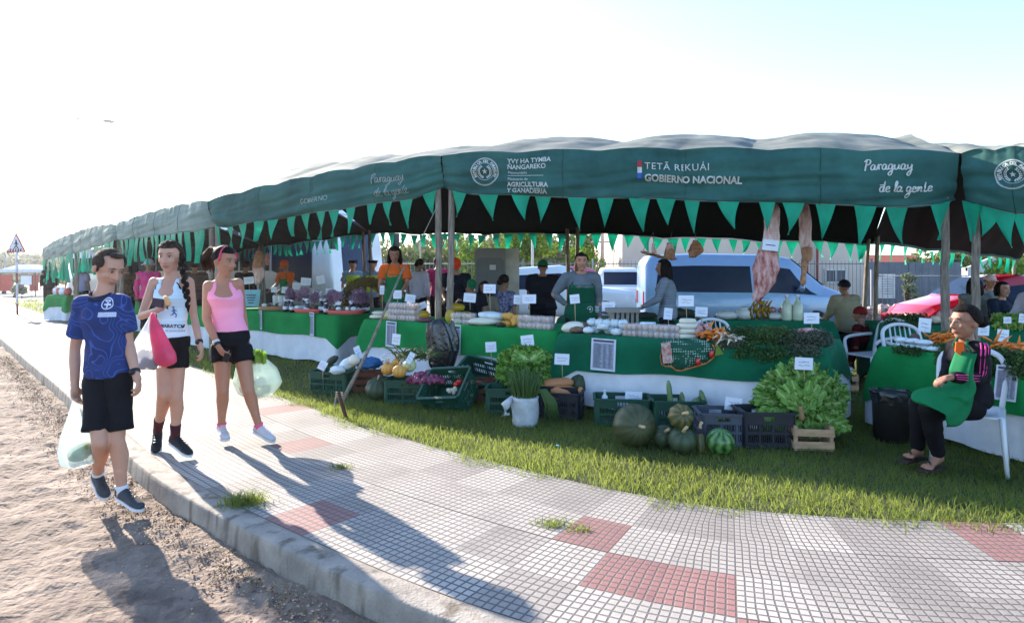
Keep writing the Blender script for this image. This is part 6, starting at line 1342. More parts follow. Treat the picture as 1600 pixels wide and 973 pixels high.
bg('dark-haired person beside the lavender shirt visitor', 123, 21.5, 416, facing=(.2, .9, 0), height=1.62, female=True, style='bob', shirt=m_whites, vox=.02, fine=False)
bg('person in orange-brown shirt at the far left stall', 113, 24, 412, facing=(-.2, -.9, 0), height=1.7, shirt=M('ochre', srgb('#8d6a2c'), .8), vox=.02, fine=False)
bg('white-sleeved customer reaching in from the right edge', 1618, 8.3, 430, facing=(-1, -.1, 0), height=1.5, shirt=m_whites, sleeves='long', arms='fwd', vox=.014)
# --- white plastic chairs
m_chair = M('chair_white', srgb('#c4c7cc'), .45, var=.03, spec=.4)
def chair(arms=True):
    t = thing('plastic_chair', (0, 0, 0), 'x', 'chair'); q = MB()      # faces -y; seat 0.42 high
    q.grid(lambda a, b: V(((a - .5) * (.46 - .04 * b), -.24 + .46 * b, .42 - .03 * math.sin(a * math.pi) * math.sin(b * math.pi) + .015 * b)), 10, 10); q.build('seat', m_chair, t, mods=[('SOLIDIFY', dict(thickness=.02))], local=True)
    for sx in (-1, 1):
        for sy in (-1, 1): q = MB(); q.tube([V((sx * .215, sy * .21 + (-.02 if sy < 0 else 0), .42)), V((sx * .25, sy * .25, .0))], [.032, .022], 8, flat=.7); q.build('leg', m_chair, t, local=True)
        if arms: q = MB(); q.tube(spline([V((sx * .22, -.22, .42)), V((sx * .26, -.20, .60)), V((sx * .265, .0, .645)), V((sx * .24, .20, .66))], 5), .021, 8); q.build('armrest', m_chair, t, local=True)
    q = MB(); q.tube(spline([V((-.21, .21, .42)), V((-.23, .27, .62)), V((-.20, .32, .80)), V((0, .34, .86)), V((.20, .32, .80)), V((.23, .27, .62)), V((.21, .21, .42))], 6), .022, 8)
    for k in range(5): x = (-.12 + .06 * k); q.tube([V((x, .215, .42)), V((x * 1.05, .28, .62)), V((x, .335, .84))], .012, 6, flat=.5)
    q.build('backrest', m_chair, t, local=True); return t
ch = chair(); cha = chair(False)
p = G(1478, 728); place(cha, (A(1509, 600, 4.9).x, 4.86, 0), R(-38), 'white plastic chair under the seated woman', 'white plastic chairs', scale=(.92, .92, 1.0))
place(ch, tuple(G(1372, 606) + V((0, .1, 0))), R(-75), 'empty white plastic chair between the lettuce and the right table', 'white plastic chairs')
place(ch, tuple(A(1127, 500, 8.05).xy) + (0,), R(5), 'grey-white plastic chair back showing behind the egg table', 'white plastic chairs')
place(ch, tuple(A(1436, 500, 7.2).xy) + (0,), R(4), 'white plastic chair back showing behind the carrots', 'white plastic chairs')
# ---------------------------------------------------------------- crates
random.seed(11)
m_cg = M('crate_green', srgb('#104232'), .5, var=.2, vs=6, spec=.4); m_cn = M('crate_navy', srgb('#121723'), .5, var=.15, vs=6); m_cy = M('crate_grey', srgb('#3d4451'), .55, var=.15, vs=6); m_cw = M('crate_wood', srgb('#a8886a'), .85, var=.2, vs=7, stretch=(1, 5, 5)); m_cw2 = M('crate_wood_brown', srgb('#6b4030'), .85, var=.2, vs=7)
def plastic_crate(mat, w_=.52, d=.34, h=.26, label='x', style=0):
    """stacking crate: scored walls with bars, a solid rim with hand slots, rounded corners"""
    t = thing('plastic_crate', (0, 0, 0), label, 'crate', 'crates in front of the tables'); q = MB(); th = .012; q.box((0, 0, .015), (w_ * .95, d * .95, .012))
    for ax, L, o_ in ((0, w_, d / 2), (0, w_, -d / 2), (1, d, w_ / 2), (1, d, -w_ / 2)):
        def bxx(u0, u1, z0, z1, t_=th, out=0.):
            c = (u0 + u1) / 2; sg = 1 if o_ > 0 else -1; pos = o_ + sg * out
            if ax == 0: q.box((c, pos, (z0 + z1) / 2), (u1 - u0, t_, z1 - z0))
            else: q.box((pos, c, (z0 + z1) / 2), (t_, u1 - u0, z1 - z0))
        e = L / 2 - .035; bxx(-e, e, 0.0, .045); hs = .055 if ax == 0 else .06
        zr = h - .085; bxx(-e, -hs, zr, h, th); bxx(hs, e, zr, h, th); bxx(-hs, hs, zr, h - .062, th); bxx(-hs, hs, h - .028, h, th); bxx(-e, e, h * .40, h * .40 + .022, th)
        nb = int((2 * e) / (.030 if style == 0 else .021)); 
        for k in range(nb + 1):
            u = -e + 2 * e * k / nb; wide = .022 if (k % 6 == 0) else .007; bxx(u - wide / 2, u + wide / 2, .045, zr, th * .8 if k % 6 else th * 1.3)
        bxx(-e - .03, e + .03, h - .012, h + .004, .026, .006)
    for sx in (-1, 1):
        for sy in (-1, 1):
            c = V((sx * (w_ / 2 - .035), sy * (d / 2 - .035), 0)); a0 = math.atan2(sy, sx); R_ = [c + V((.041 * math.cos(a0 + (j / 6 - .5) * 1.9), .041 * math.sin(a0 + (j / 6 - .5) * 1.9), 0)) for j in range(7)] + [c + V((.029 * math.cos(a0 - (j / 6 - .5) * 1.9), .029 * math.sin(a0 - (j / 6 - .5) * 1.9), 0)) for j in range(7)]
            q.rings([[p for p in R_], [p + V((0, 0, h)) for p in R_]], smooth=False)
    q.build('walls', mat, t, local=True); return t
CG = plastic_crate(m_cg); CN = plastic_crate(m_cn, style=1); CY = plastic_crate(m_cy, .37, .34, .275, style=1)
def wood_crate(w_=.40, d=.30, h=.24, mat=None, n=3):
    t = thing('wooden_crate', (0, 0, 0), 'x', 'crate', 'crates in front of the tables'); q = MB()
    for sx in (-1, 1):
        for sy in (-1, 1): q.box((sx * (w_ / 2 - .02), sy * (d / 2 - .02), h / 2), (.035, .035, h))
    sh_ = h / n
    for k in range(n):
        z = sh_ * (k + .5)
        for sy in (-1, 1): q.box((0, sy * (d / 2 + .004), z), (w_, .009, sh_ * .58), Matrix.Rotation(rnd(-.01, .01), 3, 'Y'))
        for sx in (-1, 1): q.box((sx * (w_ / 2 + .004), 0, z), (.009, d, sh_ * .58))
    q.box((0, 0, .01), (w_ * .96, d * .96, .01)); q.build('slats', mat, t, local=True); return t
WC = wood_crate(mat=m_cw, n=2); WB = wood_crate(.34, .28, .26, mat=m_cw2, n=3)
def gp_(px, py, back=.17): p = G(px, py); return V((p.x, p.y + back, 0))
place(CG, gp_(516, 616, .2), R(-18), 'green crate with a plastic-wrapped white squash and dark gourd, leftmost of the row')
place(WB, gp_(573, 612, .1), R(5), 'small reddish wooden crate under the blue bag, behind the leaning pole')
place(CG, gp_(637, 632, .2), R(-6), 'green crate heaped with purple sweet potatoes')
place(CG, (A(708, 600, 6.95).x, 7.05, .05), label='tilted open green crate holding a tomato and garlic', rot=(R(38), R(-6), R(-24)), scale=(.95, 1.25, 1.15))
place(CG, (A(757, 600, 7.6).x, 7.55, .10), label='green crate tipped up behind the tilted one, against the cloth', rot=(R(32), R(8), R(-30)), scale=1.1)
place(WB, (A(748, 640, 7.2).x, 7.35, 0), R(8), 'small wooden crate in shadow behind the tilted green crate')
place(CG, gp_(800, 650, .25), R(-4), 'green crate under the frilly lettuce and behind the white bucket')
place(CN, gp_(872, 657, .22), R(-14), 'dark navy crate holding butternut squashes')
place(CG, gp_(977, 668, .2), R(-7), 'green crate with a bottle behind the largest round pumpkin')
place(CG, gp_(1065, 672, .2), R(-3), 'green crate with tall cucumbers standing in it', scale=(.90, 1, 1))
place(CY, gp_(1136, 700, .2), R(-6), 'grey crate behind the watermelon')
place(CN, gp_(1207, 703, .2), R(-4), 'dark navy crate beside the big lettuce crate', scale=(.82, 1, 1.15))
place(WC, gp_(1276, 706, .15), R(-6), 'pale wooden crate carrying the huge lettuce', scale=(.78, .9, .85))
place(WC, gp_(1326, 613, .15), R(4), 'brown wooden box topped with a plastic bag beside the white chair', scale=(.62, .9, .92))
# ---------------------------------------------------------------- price cards
m_card = M('card_white', srgb('#d8dce8'), .7, var=.03); m_ink = M('ink', srgb('#4d5478'), .8); m_stick = M('stick', srgb('#b79f78'), .8)
def card(label, px, py, wpx, hpx, foot_py, Y, tilt=0., yaw=0.):
    c = A(px, py, Y); w_, h = wpx * Y / F, hpx * Y / F; t = thing('price_card', A(px, foot_py, Y), label, 'price card', 'handwritten price cards on sticks'); Rt = Matrix.Rotation(yaw, 3, 'Z') @ Matrix.Rotation(tilt, 3, 'Y')
    q = MB(); q.box(c, (w_, .004, h), Rt)
    n = max(3, int(w_ / .02))
    for ln in range(2):
        x = -w_ * .30
        while x < w_ * .28:
            dx = rnd(.006, .02); z = h * (.12 - .26 * ln) + rnd(-.004, .004); p = [Rt @ V((x + dx * k / 3, -.0035, z + rnd(-.006, .006))) + c for k in range(4)]; q.tube(p, .0019, 3, mi=1); x += dx + .005
    q.build('card', [m_card, m_ink], t); q = MB(); q.tube([c + V((0, .004, h * .3)), A(px + (foot_py - py) * .03, foot_py, Y)], .0042, 5); q.build('stick', m_stick, t)
for a in [
 ('card with its top leaning in the leftmost green crate', 504, 571, 12, 14, 592, 7.55, .5, .3), ('card stuck beside the wrapped white squash', 559, 549, 10, 17, 566, 7.7, -.35, .6), ('tall-stick card above the melons and green onions', 619, 530, 14, 17, 566, 7.6, .1, -.3), ('card leaning flat on the blue bag', 603, 556, 20, 8, 566, 7.5, -.5, 0), ('card lying among the sweet potatoes beside the pale melon', 641, 559, 9, 18, 575, 7.2, .5, .3),
 ('card over the crate tipped up against the cloth', 767, 542, 17, 16, 566, 7.3, -.06, -.1), ('card standing in the lettuce above the white bucket', 824, 532, 20, 17, 566, 7.0, -.12, 0), ('card on a stick above the butternut squashes', 878, 561, 23, 17, 592, 6.75, .05, 0), ('card inside the green crate behind the largest pumpkin', 990, 620, 27, 17, 632, 6.25, .06, .1), ('card in the grey crate behind the watermelon', 1146, 631, 27, 20, 660, 5.65, .14, .1), ('card on top of the huge lettuce', 1256, 568, 28, 19, 606, 5.5, .05, 0),
 ('card on the stick by the orange shirt girl\'s arm', 597, 453, 7, 14, 483, 9.55, .05, .5), ('square card in front of the orange shirt girl', 621, 460, 13, 13, 482, 9.4, 0, 0), ('tilted card right of the orange shirt girl\'s hands', 641, 466, 16, 12, 483, 9.3, .15, 0), ('lowest tilted card on the cheese table near the pole', 658, 478, 17, 10, 490, 9.1, -.35, 0), ('card between the wooden pole and the orange-red cap', 703, 448, 10, 15, 475, 8.9, .3, .4), ('card in front of the child in the green cap', 734, 465, 19, 14, 484, 8.7, .1, 0), ('card high above the white squash bags', 765, 451, 19, 14, 486, 8.35, .02, 0),
 ('narrow card over the orange squash pieces', 808, 468, 11, 14, 484, 8.0, .05, .3), ('wide card beside the broad person in black', 827, 467, 21, 14, 492, 7.9, 0, 0), ('card in front of the hooded vendor\'s apron', 898, 467, 15, 14, 502, 7.5, -.1, 0), ('wide card by the hooded vendor\'s hip', 951, 479, 21, 15, 504, 7.4, 0, 0), ('card above the egg boxes left of the stacked white cheese', 1044, 490, 14, 18, 516, 7.05, .1, .2), ('large card beside the striped jersey woman', 1072, 470, 24, 17, 500, 6.95, 0, 0), ('card left of the chair back behind the egg table', 1096, 487, 19, 15, 506, 7.2, .04, 0), ('card above the dark herbs at the end of the egg table', 1268, 497, 24, 17, 520, 6.3, 0, 0),
 ('card leaning over the beetroots on the right table', 1445, 508, 21, 22, 526, 6.45, .1, .1), ('card behind the seated woman\'s neck on the right', 1537, 516, 17, 16, 530, 6.6, .06, 0), ('card right of the seated woman above the orange carrots', 1567, 524, 18, 19, 545, 6.1, .1, 0), ('small card in front of the smiling navy jacket woman', 1574, 500, 12, 10, 517, 7.3, 0, 0), ('card at the very right edge beside the white sleeve', 1597, 497, 10, 14, 515, 7.3, .1, 0),
 ('card hanging beside the black-clad visitor\'s back', 389, 438, 16, 11, 458, 13.3, -.1, 0), ('card left of the jars near the orange cap vendor', 428, 452, 9, 9, 470, 12.9, 0, 0), ('card behind the pink jars below the coach door', 478, 440, 16, 12, 465, 12.6, .1, 0), ('tilted card above the pink flowers beneath the coach', 501, 437, 13, 13, 465, 12.3, -.2, 0), ('lower tilted card in the middle of the jar table', 495, 459, 14, 11, 474, 11.9, .25, 0), ('card left of the brown wreath among the pink flowers', 516, 458, 15, 14, 475, 11.5, .1, 0), ('card near the coach windscreen on the jar table', 540, 455, 12, 11, 478, 11.3, 0, 0), ('upright card at the right end of the jar table', 553, 460, 8, 12, 478, 11.2, .05, 0), ('pale card beside the white pots on the jar table', 445, 453, 10, 10, 470, 12.8, .1, 0), ('card highest behind the jar table below the white coach side', 463, 447, 12, 10, 466, 13.0, .05, 0)]:
    card('white price ' + a[0], *a[1:])
# ---------------------------------------------------------------- notices on the cloths
m_sheet = M('sheet_white', srgb('#c7cad8'), .7); m_tint = M('sheet_print', srgb('#4d5264'), .8); m_tint2 = M('sheet_table', srgb('#9397a8'), .8, var=.2, vs=40)
def notice(label, x0, y0, x1, y1, Y, tilt=0., yaw=0., board=False):
    c = A((x0 + x1) / 2, (y0 + y1) / 2, Y); w_, h = (x1 - x0) * Y / F, (y1 - y0) * Y / F; Rt = Matrix.Rotation(yaw, 3, 'Z') @ Matrix.Rotation(tilt, 3, 'Y'); q = MB(); q.box(c, (w_, .004, h), Rt)
    f = lambda x, z, dy=-.0032: c + Rt @ V((x * w_, dy, z * h))
    def pn(xa, xb, za, zb, mi, dy): q.add([f(xa, za, dy), f(xb, za, dy), f(xb, zb, dy), f(xa, zb, dy)], [(0, 1, 2, 3)], mi)
    pn(-.42, .42, -.44, .36, 2, -.0035); pn(-.42, .42, .39, .46, 1, -.0035)
    for k in range(24):
        z = .32 - k * .031
        for xa, xb in ((-.38, -.05), (0.0, .16), (.22, .38)): pn(xa, xb - rnd(0, .08), z, z + .014, 1, -.005)
    tag(q.build('notice_sheet', [m_sheet, m_tint, m_tint2]), label, 'notice', 'printed price lists on the cloths')
T3y = lambda px: on(T3, px, 0).y
notice('printed price list on the dark green cloth left of the floral rag', 923, 529, 962, 579, T3y(942) - .09, .04, -.38)
notice('printed price list left of the leaning pole above the onions', 600, 502, 622, 542, on(T2, 611, 0).y - .10, .04, -.6)
notice('printed price list half hidden behind the black bag', 700, 508, 722, 553, on(T2, 711, 0).y - .09, .03, -.6)
notice('printed price list on the flower table nearer the corner', 478, 488, 496, 524, on(T1, 487, 0).y - .09, .0, -.9)
notice('printed price list on the flower table beside the pink top woman', 400, 485, 414, 514, on(T1, 407, 0).y - .09, .0, -.9)
notice('printed price list hanging at the right below the carrots', 1558, 571, 1586, 626, on(T4, 1570, 0).y - .10, .08, -.6)
q = MB(); q.box(A(393, 470, 13.0), (.32, .02, .46), Matrix.Rotation(R(-15), 3, 'X')); 
for k in range(4): q.box(A(392, 461 + k * 4, 12.92), (.2 - .03 * k, .01, .02), mi=1)
tag(q.build('table_sign', [M('sign_cyan', srgb('#8fc3cf'), .7), m_tint]), 'small pale blue upright sign standing on the flower table', 'sign')
# ---------------------------------------------------------------- vegetables
def gourd(name, label, cat, c, r, mat, ribs=10, depth=.06, rot=None, group='pumpkins and melons on the grass', stem=True, n=44, m=18, pear=0., stripe=False, sink=0.):
    t = thing(name, c, label, cat, group); Rm = rot or Matrix.Identity(3); q = MB()
    fn = lambda th, ph: (1 - depth * abs(math.cos(th * ribs / 2)) ** .5 * math.sin(ph) ** .5 + depth * .5) * (1 - pear * max(0, math.cos(ph)) * .6) * (1 - .10 * max(0, abs(math.cos(ph)) - .85) / .15 * (1 if ribs and depth > .02 else 0))
    at = lambda th, ph: (.5 + .5 * math.sin(th * ribs + .8 * math.sin(ph * 9 + th * 3) + .5 * mn.noise(V((th * 3, ph * 6, 1))))) if stripe else (.30 + .7 * abs(math.cos(th * ribs / 2)))
    q.ell(c, r, n, m, rot=Rm, fn=fn, att=at); b = q.build('flesh', mat, t, loc=None)
    if stem: q = MB(); up = Rm @ V((0, 0, 1)); p = V(c) + up * r[2] * .93; q.tube([p, p + up * .03 + V((.005, 0, 0)), p + up * .055 + V((.018, -.01, 0))], [.018, .012, .014], 7); q.build('stem', m_stick, t)
    return t
g_dark = M('pumpkin_dark', srgb('#1d2a1c'), .5, col2=srgb('#3d4a2f'), attr='k', var=.35, vs=9); g_olive = M('pumpkin_olive', srgb('#1c2a16'), .5, col2=srgb('#45482a'), attr='k', var=.5, vs=5); g_mot = M('pumpkin_mottled', srgb('#8a6a28'), .5, col2=srgb('#36442a'), attr='k', var=.6, vs=6)
g_wm = M('watermelon', srgb('#0f3416'), .3, col2=srgb('#5f8a45'), attr='k', var=.3, vs=16, spec=.5); g_mel = M('melon_orange', srgb('#b8742a'), .5, col2=srgb('#cf9a4a'), attr='k', var=.3, vs=10); g_cab = M('melon_pale', srgb('#9aa86a'), .6, col2=srgb('#b9bd8c'), attr='k', var=.3, vs=10)
RX = lambda a: Matrix.Rotation(R(a), 3, 'X'); RY = lambda a: Matrix.Rotation(R(a), 3, 'Y')
c = G(993, 697) + V((0, .05, .165)); gourd('pumpkin', 'largest pumpkin, olive brown with its stem facing the path', 'pumpkin', c, (.185, .185, .165), g_olive, 13, .05, RX(80) @ RY(6))
c = G(590, 626) + V((0, .08, .13)); gourd('pumpkin', 'dark green ribbed pumpkin beside the sweet potato crate', 'pumpkin', c, (.16, .16, .13), g_dark, 10, .11, RX(25))
c = G(1040, 700) + V((0, .06, .085)); gourd('pumpkin', 'small near-black pumpkin left of the stacked pumpkins', 'pumpkin', c, (.10, .10, .085), g_dark, 9, .08, RX(50))
c = G(1070, 711) + V((0, .08, .10)); gourd('pumpkin', 'dark grey-green pumpkin carrying a mottled one', 'pumpkin', c, (.115, .115, .10), g_dark, 8, .06, RX(30))
gourd('pumpkin', 'mottled orange and green pumpkin stacked on a dark one', 'pumpkin', c + V((.0, .04, .185)), (.105, .105, .09), g_mot, 9, .08, RX(65), group='pumpkins and melons on the grass')
c = G(1098, 710) + V((0, .04, .08)); gourd('gourd', 'slim pear-shaped green gourd left of the watermelon', 'gourd', c + V((0, .02, .015)), (.046, .046, .105), g_mot, 8, .03, RX(-12), pear=.7)
c = G(1129, 713) + V((0, .06, .105)); gourd('watermelon', 'round striped watermelon in front of the grey crate', 'watermelon', c, (.112, .112, .105), g_wm, 9, .0, RX(20), stem=False, stripe=True)
c = G(903, 628) + V((0, .28, .22)); gourd('pumpkin', 'dark green pumpkin resting on the butternut squashes', 'pumpkin', A(905, 601, 7.0), (.115, .13, .15), g_dark, 10, .05, RY(15), n=40)
gourd('melon', 'netted orange melon at the left of the sweet potatoes', 'melon', A(606, 576, 7.3), (.078, .078, .074), g_mel, 10, .04, RX(20)); gourd('melon', 'orange melon touching the purple sweet potatoes', 'melon', A(624, 580, 7.15), (.08, .08, .074), g_mel, 10, .04, RX(-20)); gourd('melon', 'smaller orange melon behind the two others', 'melon', A(620, 567, 7.45), (.06, .06, .056), g_mel, 10, .04)
gourd('melon', 'pale green melon beside the leaning card', 'melon', A(640, 571, 7.3), (.078, .078, .068), g_cab, 10, .05, RX(40))
def loaf(name, label, cat, a, b, ra, rb, mat, group=None, n=12, bulge=1., bend=0.):
    q = MB(); a, b = V(a), V(b); pts = [a.lerp(b, k / 8) + V((0, 0, bend * math.sin(math.pi * k / 8))) for k in range(9)]; rr = [(ra + (rb - ra) * k / 8) * (1 if 0 < k < 8 else .45) for k in range(9)]; rr[0], rr[8] = ra * .4, rb * .4; rr[1] = ra * .85; rr[7] = rb * .85
    q.tube(pts, rr, n); return tag(q.build(name, mat), label, cat, group)
m_but = M('butternut', srgb('#b97a4c'), .5, var=.12, vs=7)
for k, (a, b, ra, rb) in enumerate([(A(845, 602, 6.9), A(896, 597, 6.9), .075, .055), (A(860, 610, 6.75), A(902, 615, 6.75), .06, .075), (A(858, 591, 7.1), A(890, 589, 7.1), .06, .05), (A(906, 607, 6.72), A(909, 612, 6.6), .03, .034)]):
    loaf('squash', ['butternut squash poking out at the left of the navy crate', 'butternut squash lying lowest in the navy crate', 'butternut squash at the back of the navy crate', 'smallest butternut squash end beside the dark pumpkin'][k], 'squash', a, b, ra, rb, m_but, 'butternut squashes')
m_cuc = M('cucumber', srgb('#2f4f2a'), .4, col2=srgb('#6d8451'), vs=9, stretch=(4, 4, .5))
for k, (x0, y0, x1, y1, r_) in enumerate([(1049, 640, 1044, 594, .028), (1067, 640, 1065, 612, .026), (1104, 640, 1094, 609, .028), (1078, 644, 1092, 622, .042), (1056, 642, 1060, 630, .02)]):
    loaf('cucumber', ['tallest cucumber standing in the green crate', 'middle cucumber standing in the green crate', 'curved cucumber leaning right in the green crate', 'thick squat cucumber between the others', 'short cucumber tip low in the green crate'][k], 'cucumber', A(x0, y0, 6.05), A(x1, y1, 6.08), r_, r_ * .9, m_cuc, 'cucumbers in the green crate', bend=0)
m_sp = M('sweet_potato', srgb('#5a2440'), .6, col2=srgb('#8d4560'), vs=9)
q = MB(); random.seed(4); q.ell((0, 0, 0), (.034, .030, .062), 12, 9, fn=lambda th, ph: 1 + .10 * math.sin(th * 2 + ph * 3)); sp0 = q.build('sweet_potato', m_sp, loc=(0, 0, 0)); tag(sp0, 'purple sweet potato in the heap on the green crate', 'sweet potato', 'heap of purple sweet potatoes')
for k in range(110):
    o = sp0 if k == 0 else sp0.copy()
    if k: C.objects.link(o)
    a, r_ = rnd(0, 6.28), rnd() ** .5; lay = k / 110; p = A(664, 588, 7.15); o.location = (p.x + r_ * .25 * math.cos(a) * (1 - .4 * lay), p.y + r_ * .14 * math.sin(a), .26 + .085 * lay * (1.1 - r_) * 1.4); o.rotation_euler = (rnd(0, 3), rnd(0, 3), rnd(0, 3)); o.scale = (rnd(.6, .95),) * 3
# greens
m_let = M('lettuce_green', srgb('#659a34'), .5, col2=srgb('#cfe0a2'), attr='k', var=.15, vs=12, trans=.3, spec=.3); m_let2 = M('lettuce_frilly', srgb('#558a28'), .5, col2=srgb('#a9c468'), attr='k', var=.2, vs=14, trans=.3, spec=.3)
def leaf(q, base, d, up, L, W_, curl=.6, fr=.1, ph=0., nu=14, nv=13):
    """one ruffled leaf: pale midrib, frilled edge, bends outwards"""
    d = V(d).normalized(); s = d.cross(V(up)).normalized(); n_ = s.cross(d).normalized()
    def fn(a, b):
        x = (a * 2 - 1); wd = W_ * math.sin(min(1, b * 1.15 + .08) * math.pi * .86) ** .8; th = b * curl * 1.5
        c = base + (d * math.sin(th) / max(curl * 1.5, .01) if False else d * L * b * (1 - .18 * curl * b)) - n_ * (L * curl * b * b * .5); ed = abs(x) ** 1.5
        return c + s * x * wd + n_ * (fr * W_ * ed * (math.sin(b * 24 + ph + x * 3) + .6 * math.sin(b * 39 + ph * 3 + x * 7)) + .18 * W_ * x * x) + d * (fr * .6 * W_ * ed * math.sin(b * 13 + ph * 2 + x * 9)) + n_ * .05 * W_ * math.sin(x * 9 + b * 6 + ph)
    q.grid(fn, nu, nv, att=lambda a, b: max(0.02, 1 - abs(a - .5) * (3.2 + 5 * b)) * (1 - b * .4) + .18 * abs(math.sin(b * 17 + a * 11 + ph)) * (abs(a - .5) > .12))
def lettuce(label, c, rx, rz, n, L, W_, mat, face=V((0, -1, .15)), name='lettuce'):
    t = thing(name, c, label, 'lettuce'); q = MB()
    for k in range(n):
        a = k * 2.39996; r_ = (k / n) ** .55; x, z = math.cos(a) * r_, math.sin(a) * r_
        b0 = c + V((x * rx * .68, -.16 * (1 - r_) + .04 * math.sin(k * 1.7), z * rz * .68)); d = V((x * 1.0, -.5 * (1 - r_) - .15, z + .08)); 
        leaf(q, b0, d, face + V((x * .3, 0, z * .3)), L * rnd(.8, 1.15) * (.62 + .5 * r_) , W_ * rnd(.8, 1.2), rnd(.3, 1.0), rnd(.30, .55), rnd(0, 6))
    q.build('leaves', mat, t); return t
random.seed(21); c = A(1252, 628, 5.62); lt = lettuce('huge bright green lettuce bunch spilling over the pale wooden crate', c, .42, .33, 190, .155, .075, m_let)
q = MB()
for sx in (-1, 1):
    for k in range(3): leaf(q, A(1251, 640, 5.40), V((sx * (.3 + .22 * k), -.15, 1.0 - .2 * k)), V((0, -1, .2)), .27, .062, .25, .32, k * 2.)
for k in range(7): leaf(q, A(1262 + k * 6, 648 + k, 5.44), V((.15 + .13 * k, -.2, -.75 + .05 * k)), V((.2, -1, .1)), .21, .06, .4, .4, k * 1.3)
for k in range(5): leaf(q, A(1240 - k * 8, 640, 5.45), V((-.2 - .1 * k, -.2, -.7 + .08 * k)), V((-.2, -1, .1)), .2, .08, .3, .2, k * 1.3)
q.build('outer_leaves', m_let, lt); q = MB(); q.cap(A(1252, 652, 5.40), A(1251, 638, 5.38), .03, .022); q.build('stalk', M('lettuce_stalk', srgb('#8a5a3c'), .7, col2=srgb('#b09a72')), lt)
c = A(818, 576, 6.95); lt = lettuce('frilly lettuce heap behind the white bucket of spring onions', c, .28, .25, 120, .13, .065, m_let2)
q = MB()
for sx in (-1, 1):
    for k in range(3): leaf(q, A(826, 562, 6.78), V((sx * (.8 + .1 * k), -.2, .55 - .2 * k)), V((0, -1, .3)), .19, .055, .3, .35, k * 2. + sx)
q.build('outer_leaves', m_let, lt)
# spring onions and bucket
m_on = M('onion_green', srgb('#2b4a22'), .6, col2=srgb('#5d7a3c'), attr='k', var=.1, trans=.2)
t = thing('bucket', G(821, 669) + V((0, .14, 0)), 'bucket wrapped in a white plastic bag with spring onions', 'bucket'); p = G(821, 669) + V((0, .14, 0)); q = MB(); rows = []
for i in range(12):
    z = i / 11 * .27; row = []
    for j in range(30): a = 2*math.pi*j/30; r_ = (.118 + .02 * i / 11) * (1 + .05 * math.sin(a * 5 + i * .5) + .05 * mn.noise(V((math.cos(a) * 3, math.sin(a) * 3, z * 14)))); row.append(p + V((r_ * math.cos(a), r_ * math.sin(a), z)))
    rows.append(row)
q.rings(rows); m_wbag = M('white_bag', srgb('#c0c4c8'), .35, var=.12, vs=9, trans=.25, bump=.6, bs=22); q.build('bag', m_wbag, t)
q = MB(); q.tube([p + V((-.13, -.05, .27)), p + V((-.19, -.07, .20)), p + V((-.20, -.07, .11)), p + V((-.15, -.07, .12))], [.02, .045, .035, .012], 10); q.build('bag_knot', m_wbag, t)
q = MB()
for k in range(150):
    a = rnd(0, 6.28); r_ = .09 * rnd() ** .5; d = V((math.cos(a) * r_ * 3.5 + rnd(-.1, .1), math.sin(a) * r_ * 3, 1)).normalized(); L = rnd(.24, .42); b0 = p + V((math.cos(a) * r_, math.sin(a) * r_, .20)); q.tube([b0, b0 + d * L * .5, b0 + d * L + V((d.x * .06, 0, -.02))], [.004, .0045, .001], 4, att=[.9, .5, .2])
for k in range(46): b0 = p + V((.06, -.02, .27)); sx = rnd(.12, .24); q.tube([b0, b0 + V((sx * .6, -.03, .08)), b0 + V((sx, -.05, -.04)), b0 + V((sx * 1.12 + rnd(-.03, .03), -.06, -.22 + rnd(-.05, .06)))], [.004, .0045, .004, .001], 4, att=[.7, .5, .4, .2])
o = q.build('spring_onions', m_on); tag(o, 'bunch of spring onions standing and drooping from the white bucket', 'spring onions')
q = MB(); 
for k in range(90): a = A(625 + rnd(-8, 45), 558 + rnd(-4, 7), 7.5 + rnd(-.15, .15)); d = V((rnd(.3, 1) * (1 if k % 3 else -1), rnd(-.3, .3), rnd(.1, .6))).normalized() * rnd(.15, .32); q.tube([a, a + d * .5 + V((0, 0, .02)), a + d + V((0, 0, -.05))], [.005, .005, .001], 4, att=[.6, .4, .2])
tag(q.build('green_onions', m_on), 'heap of dark green onion leaves behind the melons', 'onion leaves')
# wrapped white squash, gourd, blue bag
def blob(name, label, cat, c, r, mat, rot=None, amp=.10, fr=2.5, group=None, seed=0, n=26, m=16, parent=None):
    q = MB(); q.ell(c, r, n, m, rot=rot, fn=lambda th, ph: 1 + amp * (mn.noise(V((math.cos(th) * math.sin(ph) * fr + seed, math.sin(th) * math.sin(ph) * fr, math.cos(ph) * fr))) * 1.6 + .5 * mn.noise(V((math.cos(th) * math.sin(ph) * fr * 3 + seed, math.sin(th) * math.sin(ph) * fr * 3, math.cos(ph) * fr * 3)))))
    o = q.build(name, mat, parent); return tag(o, label, cat, group) if parent is None else o
m_cheese = M('pale_produce', srgb('#cfcab9'), .5, var=.06); m_film = M('wrapped_white', srgb('#c9d2d4'), .25, var=.12, vs=12, spec=.6, bump=.5, bs=30); m_blueb = M('blue_bag', srgb('#2c6ea8'), .4, var=.25, vs=12, trans=.3, bump=.8, bs=20)
blob('squash', 'white squash wrapped in film in the leftmost green crate', 'squash', A(545, 567, 7.6), (.14, .07, .065), m_film, RY(-28), .08); blob('squash', 'round pale end of a second wrapped squash', 'squash', A(554, 562, 7.5), (.065, .065, .065), m_cheese, None, .05); blob('gourd', 'dark shiny gourd beside the wrapped white squash', 'gourd', A(519, 563, 7.7), (.085, .05, .045), g_dark, RY(-35), .06)
blob('bag', 'crumpled blue bag of greens on the reddish wooden crate', 'bag', A(577, 567, 7.6), (.16, .10, .07), m_blueb, None, .22, 4)
